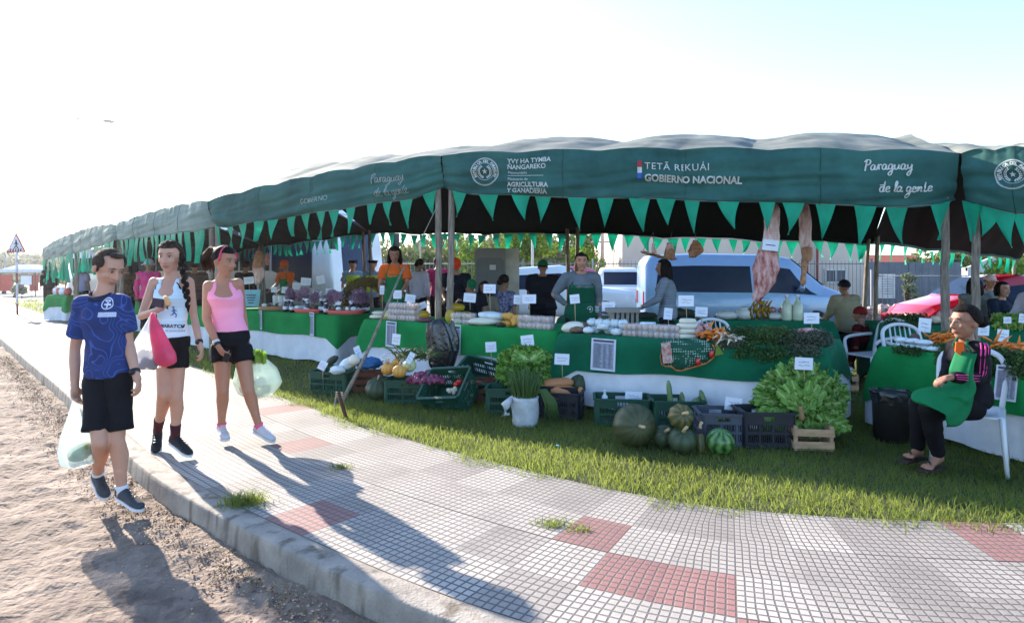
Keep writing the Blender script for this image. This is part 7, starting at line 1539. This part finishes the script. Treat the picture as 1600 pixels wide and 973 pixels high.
blob('bag', 'white wrapped bundle low in the leftmost green crate', 'bag', A(527, 578, 7.5), (.09, .08, .05), m_film, None, .15)
# tomato and garlic in the tilted crate
m_tom = M('tomato', srgb('#b5201a'), .25, spec=.6); m_gar = M('garlic', srgb('#cdbfa8'), .6)
for k, (px, py) in enumerate([(718, 596), (713, 600)]): blob('tomato', ['red tomato in the tilted crate', 'second red tomato below in the tilted crate'][k], 'tomato', A(px, py, 7.0), (.036, .036, .03), m_tom, None, .04)
for k in range(9): blob('garlic', 'garlic bulb in the tilted green crate', 'garlic', A(700 + rnd(0, 14), 606 + rnd(-5, 8), 6.95), (.022, .02, .022), m_gar, None, .1, group='garlic bulbs in the tilted crate', n=10, m=7)
# black rubbish bag hanging below the poles
t = thing('rubbish_bag', A(690, 500, 8.2), 'glossy black rubbish bag hanging in front of the paired poles', 'bag'); m_rub2 = M('black_bag', (.012, .013, .016), .22, spec=.7, bump=.8, bs=16)
Yb = 8.05; q = bag_mesh(A(686, 498, Yb), [A(684, 506, Yb), A(688, 525, Yb), A(692, 548, Yb), A(690, 572, Yb), A(688, 583, Yb)], [.13, .17, .19, .15, .03], wr=.13, n=60, seed=3, flat=.5); q.build('bag', m_rub2, t); q = bag_mesh(A(706, 500, Yb), [A(706, 510, Yb), A(709, 530, Yb), A(710, 545, Yb), A(709, 552, Yb)], [.04, .07, .06, .02], wr=.1, seed=6, flat=.5); q.build('bag_flap', m_rub2, t)
# black bins beside the seated woman
t = thing('waste_bin', G(1414, 697) + V((0, .2, 0)), 'black bin lined with a rubbish bag left of the seated woman', 'bin'); p = G(1414, 697) + V((0, .2, 0)); q = MB(); q.rings([[p + V((r_ * math.cos(a), r_ * math.sin(a), z)) for a in np.linspace(0, 2*math.pi, 25)[:-1]] for r_, z in ((.135, 0), (.15, .40), (.155, .42))]); q.build('body', m_blk, t)
q = MB(); q.rings([[p + V(((r_ + .008 * math.sin(a * 9)) * math.cos(a), (r_ + .008 * math.sin(a * 9)) * math.sin(a), z + .008 * math.sin(a * 7))) for a in np.linspace(0, 2*math.pi, 49)[:-1]] for r_, z in ((.158, .34), (.166, .40), (.168, .43), (.14, .435), (.13, .40))], cap=False); q.build('liner', m_rub2, t)
blob('rubbish_bag', 'black rubbish bag under the seated woman\'s chair', 'bag', G(1486, 697) + V((0, .25, .14)), (.16, .14, .16), m_rub2, None, .18, 4)
# bag on the wooden box near the chair
blob('bag', 'crumpled white bag on the brown wooden box', 'bag', G(1326, 613) + V((0, .16, .255)), (.13, .12, .05), m_wbag, None, .2, 4)
# small bottle in crate
q = MB(); c = A(945, 622, 6.35); q.rings([[c + V((r_ * math.cos(a), r_ * math.sin(a), z)) for a in np.linspace(0, 6.283, 17)[:-1]] for r_, z in ((.026, -.1), (.03, -.02), (.03, .02), (.012, .04), (.012, .07), (.016, .075), (.016, .09))]); tag(q.build('bottle', M('bottle_white', srgb('#c5cdd0'), .3)), 'small white bottle standing in the green crate by the largest pumpkin', 'bottle')
blob('rag', 'bit of blue plastic between the cucumber and grey crates', 'rag', G(1112, 668) + V((0, .2, .12)), (.03, .03, .12), m_blueb, None, .2)
for k in range(12): blob('lime', 'small lime in the grey crate', 'lime', A(1118 + rnd(0, 32), 655 + rnd(-3, 3), 5.75 + rnd(-.1, .1)), (.024, .024, .022), M('lime', srgb('#6a7a32'), .4), None, .03, group='limes in the grey crate', n=10, m=7)
q = MB(); q.box(G(871, 701) + V((0, 0, .03)), (.022, .016, .006)); tag(q.build('litter_scrap', M('scrap_blue', srgb('#5fb3dd'), .6)), 'tiny blue scrap lying in the grass', 'litter')
# ---------------------------------------------------------------- goods on the tables
m_egg = M('egg', srgb('#c79c86'), .5, var=.12, vs=3); m_tray = M('clear_tray', srgb('#c9d0d4'), .15, alpha=.30, spec=.7)
def eggbox():
    t = thing('egg_box', (0, 0, 0), 'x', 'egg box', 'clear egg boxes'); q = MB()
    for i in range(3):
        for j in range(2): q.ell(((i - 1) * .045, (j - .5) * .045, .028), (.0215, .0215, .027), 10, 8)
    q.build('eggs', m_egg, t, local=True); q = MB(); q.rings([[V((sx * (.072 * k), sy * (.05 * k), z)) for sx, sy in ((-1, -1), (1, -1), (1, 1), (-1, 1))] for k, z in ((.85, 0), (1.0, .03), (.85, .062))], smooth=False); q.build('tray', m_tray, t, local=True); return t
EB = eggbox(); random.seed(9)
def stackrow(T, px0, px1, n, layers, back, lab, proto, h, sc=1.):
    for k in range(n):
        px = px0 + (px1 - px0) * k / max(1, n - 1)
        for l in range(layers): o = place(proto, on(T, px, back + rnd(0, .03), l * h * sc), math.atan2(T['u'].y, T['u'].x) + rnd(-.1, .1), lab, scale=sc)
stackrow(T2, 617, 645, 3, 3, .12, 'clear egg box stacked left of the wooden poles', EB, .062, 1.35); stackrow(T2, 716, 733, 2, 2, .12, 'clear egg box between the poles and the white squash bags', EB, .062, 1.2)
stackrow(T2, 822, 853, 3, 2, .12, 'clear egg box beside the orange squash pieces', EB, .062, 1.25); stackrow(T3, 985, 1052, 5, 2, .10, 'clear egg box in the row left of the stacked white cheese', EB, .062, 1.1)
random.seed(31)
def goods(T, items):
    for (name, label, cat, px, back, z, r, mat, kw) in items:
        p = on(T, px, back, z + r[2] * .85); blob(name, label, cat, p, r, mat, kw.get('rot'), kw.get('amp', .08), kw.get('fr', 2.5), kw.get('group'), seed=px, n=kw.get('n', 22), m=kw.get('m', 14))
m_brn = M('dark_produce', srgb('#4a3630'), .7, col2=srgb('#8a6a58'), vs=30); m_sqp = M('squash_flesh', srgb('#c07a2c'), .5, col2=srgb('#cfa04a'), vs=9); m_mand = M('melon_yellow', srgb('#a98a22'), .4, var=.2, vs=7); m_clr = M('clear_bag_goods', srgb('#aeb8b8'), .2, var=.2, vs=14, spec=.7, bump=.8, bs=26)
goods(T2, [('cheese', 'lower white cheese at the left end of the cheese table', 'cheese', 590, .16, 0, (.12, .09, .035), m_cheese, {}), ('cheese', 'upper white cheese at the left end of the cheese table', 'cheese', 592, .18, .06, (.10, .08, .03), m_cheese, {}), ('squash', 'pale yellow wrapped squash next to the white cheeses', 'squash', 608, .2, 0, (.13, .09, .07), M('pale_yellow', srgb('#c8b67c'), .4), {'rot': RY(-20)}),
 ('squash', 'yellow squash behind the egg boxes near the pole', 'squash', 655, .25, .02, (.15, .10, .07), m_mand, {}), ('squash', 'yellow-green squash directly right of the poles', 'squash', 704, .2, 0, (.075, .07, .095), m_mand, {}), ('squash', 'yellow squash slice wrapped above the poles\' goods', 'squash', 712, .45, .14, (.13, .09, .06), m_mand, {}), ('squash', 'yellow squash behind the clear boxes', 'squash', 728, .42, .03, (.12, .09, .06), m_mand, {}),
 ('onion_bag', 'small bag of purple onions at the foot of the poles', 'onions', 664, .10, 0, (.10, .07, .03), m_sp, {}),
 ('squash_bag', 'largest white bagged squash in front of the women', 'squash', 757, .18, 0, (.21, .12, .055), m_cheese, {'amp': .05}), ('squash_bag', 'white bagged squash lying over the largest one', 'squash', 770, .26, .07, (.20, .11, .055), m_film, {'amp': .06, 'rot': RY(6)}),
 ('squash_slice', 'orange squash slice with dark rind left of the egg boxes', 'squash', 790, .16, 0, (.09, .07, .04), m_sqp, {'amp': .2}), ('squash_slice', 'upright orange squash slice at the back', 'squash', 797, .3, .05, (.10, .05, .06), m_sqp, {'amp': .25, 'rot': RY(20)}), ('squash_slice', 'rightmost orange squash slice before the egg boxes', 'squash', 809, .22, .02, (.09, .06, .065), m_sqp, {'amp': .25, 'rot': RY(-30)}), ('squash_slice', 'dark rind squash piece at the cloth edge', 'squash', 784, .1, 0, (.07, .05, .03), g_dark, {'amp': .15}),
 ('bag', 'blue plastic bag lying behind the egg boxes', 'bag', 853, .38, 0, (.14, .10, .03), m_blueb, {}), ('bag', 'clear bag lying behind the blue bag', 'bag', 843, .55, .0, (.14, .10, .04), m_film, {})])
goods(T3, [('squash', 'fat white squash at the join of the two tables', 'squash', 880, .16, 0, (.13, .10, .065), m_cheese, {'amp': .04, 'rot': RY(-8)}), ('bean_bag', 'brown speckled bean bag next to the fat white squash', 'bag', 901, .12, 0, (.085, .07, .04), m_brn, {}), ('bean_bag', 'darker bean bag behind the brown speckled one', 'bag', 909, .24, .04, (.08, .07, .04), m_brn, {})] +
 [('clear_bag', 'clear knotted bag of white beans on the egg table', 'bag', 920 + 11 * k, .12 + .10 * (k % 2), .05 * (k % 3 == 2), (.065, .06, .04), m_clr if k % 2 else m_film, {'amp': .2, 'fr': 4, 'group': 'clear bags of beans', 'n': 16, 'm': 10}) for k in range(6)] +
 [('clear_bag', 'clear knotted bag of white beans on the egg table', 'bag', 925 + 12 * k, .32, .06, (.06, .06, .05), m_film, {'amp': .25, 'fr': 4, 'group': 'clear bags of beans', 'n': 16, 'm': 10}) for k in range(5)] +
 [('blue_bag', 'blue bag behind the egg boxes near the white box', 'bag', 1036, .5, 0, (.09, .07, .05), m_blueb, {}), ('blue_bag', 'teal bag beside the stacked white cheese', 'bag', 1056, .5, 0, (.09, .07, .05), m_blueb, {})])
q = MB(); p = on(T3, 1004, .45); 
for k in range(6): q.box(p + V((-.22 + k * .055 - .1, .12, .12)), (.03, .12, .24))
q.box(p + V((-.2, .12, .25)), (.36, .2, .05)); q.box(p + V((-.2, .12, .02)), (.36, .2, .04)); tag(q.build('egg_rack', M('egg_carton', srgb('#77756f'), .85)), 'grey pulp egg cartons stacked behind the clear bags', 'egg carton')
q = MB(); q.box(on(T3, 1012, .32, .07), (.15, .10, .13), -.4); tag(q.build('white_box', m_card), 'small white box between cartons and egg boxes', 'box')
# stacked white cheese, four tiers
random.seed(2)
for k, (r_, h, z) in enumerate([(.125, .05, 0), (.12, .05, .052), (.11, .048, .104), (.085, .045, .154)]):
    q = MB(); p = on(T3, 1074, .2, z); q.rings([[p + V(((rr + .004 * math.sin(a * 5 + k)) * math.cos(a), (rr + .004 * math.sin(a * 5)) * math.sin(a), zz)) for a in np.linspace(0, 6.283, 33)[:-1]] for rr, zz in ((r_ * .85, 0), (r_, .012), (r_, h - .014), (r_ * .85, h))]); tag(q.build('cheese', m_cheese), ['bottom', 'second from bottom', 'third from bottom', 'smallest topmost'][k] + ' round of the white cheese stack', 'cheese', 'stack of white cheese')
# carrots, garlic, herb heaps
m_car = M('carrot', srgb('#c05a1c'), .5, col2=srgb('#d9822e'), vs=9); m_rad = M('radish', srgb('#7a3a40'), .5, col2=srgb('#c9a09a'), vs=16)
def heap(name, label, cat, T, px0, px1, b0, b1, zt, n, fnadd, mat, group=None):
    q = MB()
    for k in range(n): t_ = rnd(); p = on(T, px0 + (px1 - px0) * rnd(), b0 + (b1 - b0) * rnd(), 0); e = math.sin(math.pi * (p - on(T, px0, b0)).length / max(.01, (on(T, px1, b0) - on(T, px0, b0)).length)) if False else 1; fnadd(q, p + V((0, 0, zt * rnd() ** 1.2)), k)
    return tag(q.build(name, mat), label, cat, group)
def root_fn(L, r_, droop=.3): return lambda q, p, k: q.tube([p, p + (dd_ := V((rnd(-1, 1), -.5 + rnd(-.7, .7), rnd(-droop, .5))).normalized()) * L * .5, p + (dd_ + V((0, 0, -droop * .5))).normalized() * L], [r_, r_ * .8, r_ * .15], 6)
heap('tomato_bags', 'reddish onion and tomato heap right of the white cheese stack', 'onions', T3, 1088, 1108, .12, .4, .10, 40, lambda q, p, k: q.ell(p + V((0, 0, .03)), .030, 8, 6), m_rad)
heap('carrots', 'orange carrot bunch hanging at the front edge of the egg table', 'carrots', T3, 1105, 1124, .02, .2, .10, 34, root_fn(.15, .018), m_car); heap('garlic_bunch', 'bunch of whitish garlic roots over the table edge', 'garlic', T3, 1124, 1152, -.02, .15, .06, 44, root_fn(.14, .014, .6), m_gar)
m_herb = M('herb_dark', srgb('#22381f'), .7, col2=srgb('#4d6a36'), attr='k', var=.2, trans=.2, spec=.2); m_herb2 = M('herb_grey', srgb('#2b352b'), .8, col2=srgb('#5b6450'), attr='k', var=.2)
def herbs(label, T, px0, px1, b0, b1, zt, drop, n, mat, name='herbs', ls=.014, cat='herbs'):
    ps = []; m_ = 22
    for k in range(m_): px = px0 + (px1 - px0) * (k + .5) / m_; bk = rnd(b0, b1); p = on(T, px, bk, zt * .4); ps.append((p.x, p.y, p.z, zt * rnd(.8, 1.3)))
    for k in range(16): px = px0 + (px1 - px0) * (k + .5) / 16; p = on(T, px, -.035, -drop * rnd(.1, .9)); ps.append((p.x, p.y, p.z, .05 + drop * .22))
    return tag(crown(ps, n, ls, mat, name=name, fl=.9), label, cat)
herbs('wide heap of dark leafy greens hanging over the egg table edge', T3, 1150, 1232, .05, .35, .11, .12, 9000, m_herb); herbs('grey-green herb bunch below the last card', T3, 1236, 1284, .05, .3, .11, .07, 4500, m_herb2); herbs('dark leafy bunch behind the garlic roots', T3, 1118, 1160, .35, .6, .06, .02, 1800, m_herb2)
blob('cloth_bundle', 'pale pink bundle on the grey-green herbs', 'bundle', on(T3, 1264, .2, .13), (.10, .06, .03), m_rad, None, .1)
# floral rag on the front of the egg table
m_flr = M('rag_green_dots', srgb('#0c4a38'), .8); n_, l_ = m_flr.node_tree.nodes, m_flr.node_tree.links; vo = n_.new('ShaderNodeTexVoronoi'); vo.inputs['Scale'].default_value = 44; vo.inputs['Randomness'].default_value = .15; tc = n_.new('ShaderNodeTexCoord'); l_.new(tc.outputs['Object'], vo.inputs['Vector']); lt_ = n_.new('ShaderNodeMath'); lt_.operation = 'LESS_THAN'; lt_.inputs[1].default_value = .30; l_.new(vo.outputs['Distance'], lt_.inputs[0]); mx = n_.new('ShaderNodeMix'); mx.data_type = 'RGBA'; l_.new(lt_.outputs[0], mx.inputs[0]); mx.inputs[6].default_value = (*srgb('#0c4a38'), 1); mx.inputs[7].default_value = (*srgb('#9fb5a6'), 1); l_.new(mx.outputs[2], n_['Principled BSDF'].inputs['Base Color'])
Yr = T3y(1078) - .21; t = thing('printed_rag', A(1078, 560, Yr), 'green dotted rag with red trim draped over the front of the egg table', 'rag')
out = [(1036, 531), (1035, 545), (1032, 556), (1034, 569), (1040, 572), (1050, 573), (1056, 578), (1064, 579), (1078, 575), (1092, 571), (1104, 567), (1115, 559), (1119, 548), (1113, 538), (1102, 531), (1070, 528)]
q = MB(); cc = A(1078, 550, Yr - .02); rim = [A(x, y, Yr - .012 * math.sin(i * 1.3)) for i, (x, y) in enumerate(out)]; vs_ = [cc] + [cc.lerp(p, .5) + V((0, -.012 * math.sin(i * 2), 0)) for i, p in enumerate(rim)] + rim; n = len(rim)
q.add(vs_, [(0, 1 + j, 1 + (j + 1) % n) for j in range(n)] + [(1 + j, 1 + n + j, 1 + n + (j + 1) % n, 1 + (j + 1) % n) for j in range(n)], 0, None, True); q.build('cloth', m_flr, t, mods=[('SOLIDIFY', dict(thickness=.006))])
q = MB(); q.tube(rim[1:14], .007, 6); q.build('trim', M('trim_red', srgb('#b3402c'), .8, col2=srgb('#c98a3c'), vs=30), t); q = MB(); q.poly([A(1033, 536, Yr - .03), A(1047, 534, Yr - .035), A(1051, 566, Yr - .04), A(1036, 568, Yr - .03)], th=.006, nrm=(0, -1, 0)); q.build('patch', M('patch_multi', srgb('#a14a3a'), .8, col2=srgb('#b9b5b0'), vs=26), t)
for (x, y) in ((1091, 565), (1112, 553)): q = MB(); q.ell(A(x, y, Yr - .035), (.025, .008, .035), 8, 6); q.build('flower_print', m_tom, t)
q = MB(); q.poly([A(1120, 536, Yr - .02), A(1131, 553, Yr - .02), A(1117, 556, Yr - .02)], th=.004, nrm=(0, -1, 0)); q.build('olive_corner', M('olive_cloth', srgb('#5f7a2c'), .8), t)
# second-row table goods
m_ban = M('banana', srgb('#b98a1c'), .5, col2=srgb('#7d5a1a'), vs=9); m_bowl = M('bowl_white', srgb('#bfc2bd'), .4); m_liq = M('bottle_milky', srgb('#b5bda4'), .2, spec=.6, var=.05)
random.seed(8); t = thing('banana_bunch', on(T5, 1190, .2), 'bunch of yellow bananas on the second-row table', 'bananas')
for k in range(12): p = on(T5, 1177 + (k % 6) * 5.2, .15, .02 + .07 * (k // 6)); q = MB(); a = rnd(-.3, .3); q.tube([p, p + V((-.03 + a * .1, -.03, .06)), p + V((-.02 + a * .2, -.02, .13)), p + V((.03 + a * .3, 0, .18))], [.012, .022, .021, .008], 7); q.build('banana', m_ban, t)
goods(T5, [('bowl', 'wide white bowl with pale food left of the bananas', 'bowl', 1136, .2, 0, (.16, .12, .07), m_bowl, {'amp': .03}), ('bowl', 'white tub stack beside the bananas', 'bowl', 1163, .2, 0, (.12, .11, .09), m_bowl, {'amp': .03}), ('bowl', 'white lid on the tub stack', 'bowl', 1163, .2, .13, (.08, .08, .03), m_bowl, {'amp': .03}), ('bowl', 'white bowl under the pink produce right of the bananas', 'bowl', 1212, .2, 0, (.14, .11, .06), m_bowl, {'amp': .03}), ('guava', 'pink fruit in the bowl right of the bananas', 'fruit', 1207, .2, .10, (.05, .05, .045), m_rad, {}), ('guava', 'paler pink fruit nearer the milky bottles', 'fruit', 1222, .2, .09, (.06, .05, .045), m_rad, {})])
for k, px in enumerate((1229, 1246)):
    q = MB(); p = on(T5, px, .1); q.rings([[p + V((r_ * math.cos(a), r_ * math.sin(a), z)) for a in np.linspace(0, 6.283, 21)[:-1]] for r_, z in ((.065, 0), (.07, .02), (.07, .21), (.04, .26), (.02, .29), (.02, .33))]); t = thing('bottle', p, ['left', 'right'][k] + ' one of the two big milky bottles beside the bananas', 'bottle', 'milky bottles'); q.build('body', m_liq, t); q = MB(); q.tube([p + V((0, 0, .325)), p + V((0, 0, .355))], .024, 12); q.build('cap', m_card, t)
goods(T5b, [('fruit_bowl', 'green leafy produce behind the large card', 'greens', 1068, .3, 0, (.2, .1, .08), m_herb2, {'amp': .2}), ('tomato_bowl', 'red tomatoes in a dish near the second-row corner', 'tomatoes', 1112, .3, 0, (.06, .05, .05), m_tom, {'amp': .1}), ('cheese', 'orange-white pack behind the large card', 'cheese', 1092, .35, 0, (.12, .08, .07), m_cheese, {}), ('greens', 'green tray beside the striped jersey woman\'s hands', 'greens', 1010, .2, 0, (.16, .08, .05), m_herb2, {'amp': .2}), ('bag', 'crumpled clear bag by the hooded vendor\'s hand', 'bag', 975, .2, 0, (.2, .1, .07), m_clr, {'amp': .2})])
# right table goods
m_beet = M('beetroot', srgb('#3f2a2a'), .7, col2=srgb('#6a4a40'), vs=12)
for k in range(9): p = on(T4, 1406 + (k % 5) * 8, .24 + .1 * (k // 5), .03 + .05 * (k // 5)); blob('beetroot', 'brownish beetroot behind the wrapped white packs', 'beetroot', p, (.042, .04, .04), m_beet, None, .1, group='beetroots on the right table', n=12, m=8, seed=k)
for k in range(7): p = on(T4, 1410 + (k % 4) * 17, .08 + .02 * (k % 2), .025 + .05 * (k // 4)); blob('white_pack', 'wrapped white pack of cheese in front of the beetroots', 'pack', p, (.075, .055, .026), m_film, None, .1, group='wrapped white packs', n=14, m=8, seed=k)
heap('carrots', 'orange carrots left of the right-hand paired poles', 'carrots', T4, 1450, 1486, .25, .5, .12, 44, root_fn(.15, .014, .2), m_car); herbs('dark green carrot tops beside the beetroots', T4, 1400, 1440, .6, .85, .10, .0, 3000, m_herb); herbs('green leaves beneath the carrots at the seated woman', T4, 1468, 1492, .1, .3, .06, .05, 1600, m_herb)
heap('carrots', 'row of orange carrots right of the seated woman', 'carrots', T4, 1548, 1592, .2, .55, .10, 60, root_fn(.15, .014, .2), m_car); herbs('carrot greens drooping over the notice at the right', T4, 1556, 1612, -.02, .2, .08, .10, 4200, m_herb); herbs('pale green cabbages at the right edge', T8, 1556, 1640, .2, .6, .10, .0, 3500, m_let2, ls=.03, cat='cabbage'); herbs('dark leaves behind the seated woman\'s head', T8, 1390, 1445, .2, .5, .09, .0, 2600, m_herb, ls=.02)
for k in range(7): blob('cauliflower', 'pale cauliflower on the rear table between the paired poles', 'cauliflower', on(T8, 1462 + k * 9, .2, .06), (.07, .06, .05), m_gar, None, .15, group='pale cauliflowers', n=12, m=8, seed=k)
# jam and flower table goods
m_flow = M('flower_mauve', srgb('#6d4a66'), .8, col2=srgb('#a98aa0'), attr='k', var=.2); m_jar = M('jar_dark', srgb('#1c1418'), .2, spec=.6); m_pink = M('ribbon_coral', srgb('#c75a52'), .6); m_bask = M('basket', srgb('#a57a55'), .8)
random.seed(14)
q = MB(); q.rings([[V((r_ * math.cos(a), r_ * math.sin(a), z)) for a in np.linspace(0, 6.283, 13)[:-1]] for r_, z in ((.035, 0), (.038, .02), (.038, .12), (.02, .15), (.02, .18))]); J0 = thing('jam_jar', (0, 0, 0), 'x', 'jar', 'dark jars on the flower table'); q.build('glass', m_jar, J0, local=True); q = MB(); q.tube([V((0, 0, .175)), V((0, 0, .20))], .024, 10); q.build('lid', m_card, J0, local=True); q = MB(); q.tube([V((0, 0, .04)), V((0, 0, .09))], .0395, 12); q.build('label', m_card, J0, local=True)
for k in range(30):
    px = random.choice([447, 451, 455, 474, 480, 497, 503, 508, 547, 552, 557, 562, 567, 572]) + rnd(-2, 2); place(J0, on(T1, px, rnd(.05, .5)), rnd(0, 6), 'dark glass jar with a pale label among the mauve flowers', scale=rnd(.9, 1.2))
fl = []
for k in range(46): p = on(T1, random.choice([rnd(450, 480), rnd(490, 530), rnd(545, 574)]), rnd(.15, .7), rnd(.2, .36)); fl.append((p.x, p.y, p.z, rnd(.05, .10)))
tag(crown(fl, 12000, .013, m_flow, name='flowers', fl=.9), 'mauve dried flowers filling the jar table', 'flowers', kind='stuff')
for k, (px, bk, w_) in enumerate([(428, .2, .30), (490, .15, .36), (540, .2, .34)]):
    q = MB(); p = on(T1, px, bk + .1); q.rings([[p + V((r_ * math.cos(a), r_ * .7 * math.sin(a), z)) for a in np.linspace(0, 6.283, 25)[:-1]] for r_, z in ((w_ * .8, 0), (w_, .07), (w_ * .96, .07), (w_ * .76, .012))], cap=False); t = thing('basket', p, ['round shallow basket at the left of the flower table', 'coral-rimmed basket in the middle of the flower table', 'flat tray of packets near the wreath'][k], 'basket', 'baskets on the flower table'); q.build('wicker', m_bask if k == 0 else m_pink, t)
    for j in range(8): q = MB(); q.ell(p + V((rnd(-.7, .7) * w_, rnd(-.4, .4) * w_, .09)), (.05, .035, .035), 8, 6, fn=lambda a, b: 1 + .12 * math.sin(a * 3 + j)); q.build('packet', m_film if j % 2 else m_brn, t)
# wreath and pots
q = MB(); p = on(T1, 573, .45, .34); q.rings([[p + V(((.34 + .12 * math.cos(b_)) * math.cos(a), .10 * math.sin(b_) , (.30 + .11 * math.cos(b_)) * math.sin(a) * .9)) for b_ in np.linspace(0, 6.283, 11)[:-1]] for a in np.linspace(.0, 3.14, 14)]); 
wl = [(p.x + .33 * math.cos(a), p.y, p.z + .28 * math.sin(a) - .1, .12) for a in np.linspace(-.2, 3.3, 12)]; tag(crown(wl, 5000, .02, M('dry_wreath', srgb('#4a5a20'), .8, col2=srgb('#7d5a38'), attr='k', var=.3), name='dried_bouquet', fl=.8), 'large arched bouquet of dried green and brown heads at the end of the jar table', 'bouquet')
for k, px in enumerate((432, 440, 449)): q = MB(); p = on(T1, px, .5, .0); q.rings([[p + V((r_ * math.cos(a), r_ * math.sin(a), z)) for a in np.linspace(0, 6.283, 15)[:-1]] for r_, z in ((.06, 0), (.07, .24), (.06, .26))]); tag(q.build('white_pot', m_bowl), ['left', 'middle', 'right'][k] + ' one of three white pots on the flower table', 'pot', 'white pots')
for k in range(6): blob('jar_group', 'assorted pale packet on the far small table', 'packet', on(T6, 200 + k * 10, .2, .06), (.10, .08, .08), [m_film, m_brn, m_rad][k % 3], None, .1, group='packets on the small left table', n=10, m=7, seed=k)
for k in range(8): blob('pot_plant', 'white or pink pack on the far left end table', 'packet', on(T7, 78 + k * 4, .2, .1), (.12, .10, .14), [m_film, m_pink, m_card][k % 3], None, .15, group='packs on the far left table', n=8, m=6, seed=k)
# ---------------------------------------------------------------- hanging meat
m_meat = M('meat', srgb('#84140f'), .4, col2=srgb('#dcb0a8'), vs=11, stretch=(1.6, 1.6, .55), spec=.5, detail=3, bump=.8, bs=30); m_fat = M('fat', srgb('#b5716a'), .45, col2=srgb('#dccbc6'), vs=18, stretch=(1.6, 1.6, .4), spec=.4, bump=.6, bs=30, detail=7); m_pigs = M('pig_skin', srgb('#85553a'), .5, col2=srgb('#b98a66'), vs=16, bump=.6, bs=30)
def hang(label, Y, prof, mats, name='hanging_meat', dep=.45, cat='meat', seed=0, tag_at=None, n=28, hook=None):
    """prof: (px centre, px row, half width px)"""
    p0 = A(prof[0][0], prof[0][1], Y); t = thing(name, p0, label, cat, 'meat hanging in the tent'); pts = [A(x, y, Y) for x, y, _ in prof]; sp_ = spline(pts, 5); ww = np.interp(np.linspace(0, len(prof) - 1, len(sp_)), range(len(prof)), [w_ * Y / F for _, _, w_ in prof]); q = MB(); rows = []
    for i, p in enumerate(sp_): rows.append([p + V((ww[i] * math.cos(a) * (1 + .14 * mn.noise(V((math.cos(a) * 1.5 + seed, math.sin(a) * 1.5, i * .28)))), ww[i] * dep * math.sin(a) * (1 + .35 * mn.noise(V((math.cos(a) * 3, i * .33 + seed, 4)))) , .01 * math.sin(a * 3 + i))) for a in np.linspace(0, 2 * math.pi, n + 1)[:-1]])
    k = int(len(rows) * .42); q.rings(rows[:k + 1], cap=True); q.build('upper', mats[0], t); q = MB(); q.rings(rows[k:], cap=True); q.build('lower', mats[1], t)
    hx, hy = hook or (prof[0][0], prof[0][1] - 26); q = MB(); q.tube([A(hx, hy, Y), p0], .004, 5); q.build('hook', m_wire, t)
    if tag_at: q = MB(); q.box(A(*tag_at[:2], Y - tag_at[2]), (.2, .004, .135), Matrix.Rotation(R(6), 3, 'Y')); q.box(A(tag_at[0], tag_at[1], Y - tag_at[2] - .004), (.12, .002, .012), Matrix.Rotation(R(6), 3, 'Y'), mi=1); q.build('price_tag', [m_card, m_ink], t)
hang('large side of ribs hanging in front with a white tag, its lower end pointed', 8.1, [(1207, 317, 5), (1207, 326, 12), (1206, 350, 12), (1204, 375, 13), (1200, 395, 17), (1197, 420, 21), (1194, 437, 18), (1191, 452, 13), (1184, 464, 9), (1182, 471, 4)], (m_fat, m_meat), dep=.35, tag_at=(1204, 383, .14), hook=(1207, 300))
hang('smaller pale leg of meat hanging right of the large ribs', 8.4, [(1257, 317, 5), (1257, 330, 9), (1259, 352, 10), (1258, 372, 9), (1260, 390, 9), (1261, 404, 8), (1257, 412, 5), (1256, 425, 4), (1255, 440, 5), (1254, 446, 2)], (m_fat, m_pigs), name='hanging_meat', seed=3, hook=(1257, 300))
hang('pig\'s trotter piece lying sideways left above the striped woman', 9.3, [(1004, 393, 3), (1012, 396, 6), (1024, 399, 7), (1036, 402, 7), (1050, 404, 6), (1055, 405, 3)], (m_pigs, m_pigs), name='meat_piece', seed=5, hook=(1021, 362)); hang('upright pig\'s trotter next to the sideways piece', 9.3, [(1046, 380, 4), (1047, 388, 7), (1046, 398, 9), (1047, 406, 6)], (m_fat, m_pigs), name='meat_piece', seed=6, hook=(1050, 362)); hang('small brown pig\'s ear hanging over the van roof', 9.3, [(1086, 376, 3), (1088, 384, 9), (1087, 392, 12), (1083, 400, 7), (1080, 402, 3)], (m_pigs, m_pigs), name='meat_piece', seed=7, hook=(1087, 364))
hang('small pink trotter hanging beside the sideways piece', 9.2, [(1021, 382, 2), (1021, 388, 3), (1022, 395, 4)], (m_fat, m_fat), name='meat_piece', seed=9, hook=(1021, 362))
hang('whole pinkish pig hanging left of the orange cap vendor', 13.0, [(404, 392, 4), (404, 402, 7), (403, 418, 9), (405, 430, 8), (403, 440, 5), (402, 444, 3)], (m_pigs, m_fat), name='hanging_meat', seed=11); hang('small dark cut hanging beside the pinkish pig', 13.0, [(418, 396, 2), (418, 403, 4), (418, 410, 4), (418, 414, 2)], (m_pigs, m_meat), name='meat_piece', seed=12)
# ---------------------------------------------------------------- thin sunlit air
m = bpy.data.materials.new('haze'); m.use_nodes = True; n = m.node_tree.nodes; n.remove(n['Principled BSDF']); pv_ = n.new('ShaderNodeVolumePrincipled')
pv_.inputs['Color'].default_value = (.95, .95, 1, 1); pv_.inputs['Density'].default_value = .0004; pv_.inputs['Anisotropy'].default_value = .78
m.node_tree.links.new(pv_.outputs[0], n['Material Output'].inputs['Volume'])
q = MB(); q.box((0, 200, 6.), (1850, 1500, 16.)); tag(q.build('haze', m), 'thin pale air over the whole place', kind='stuff')
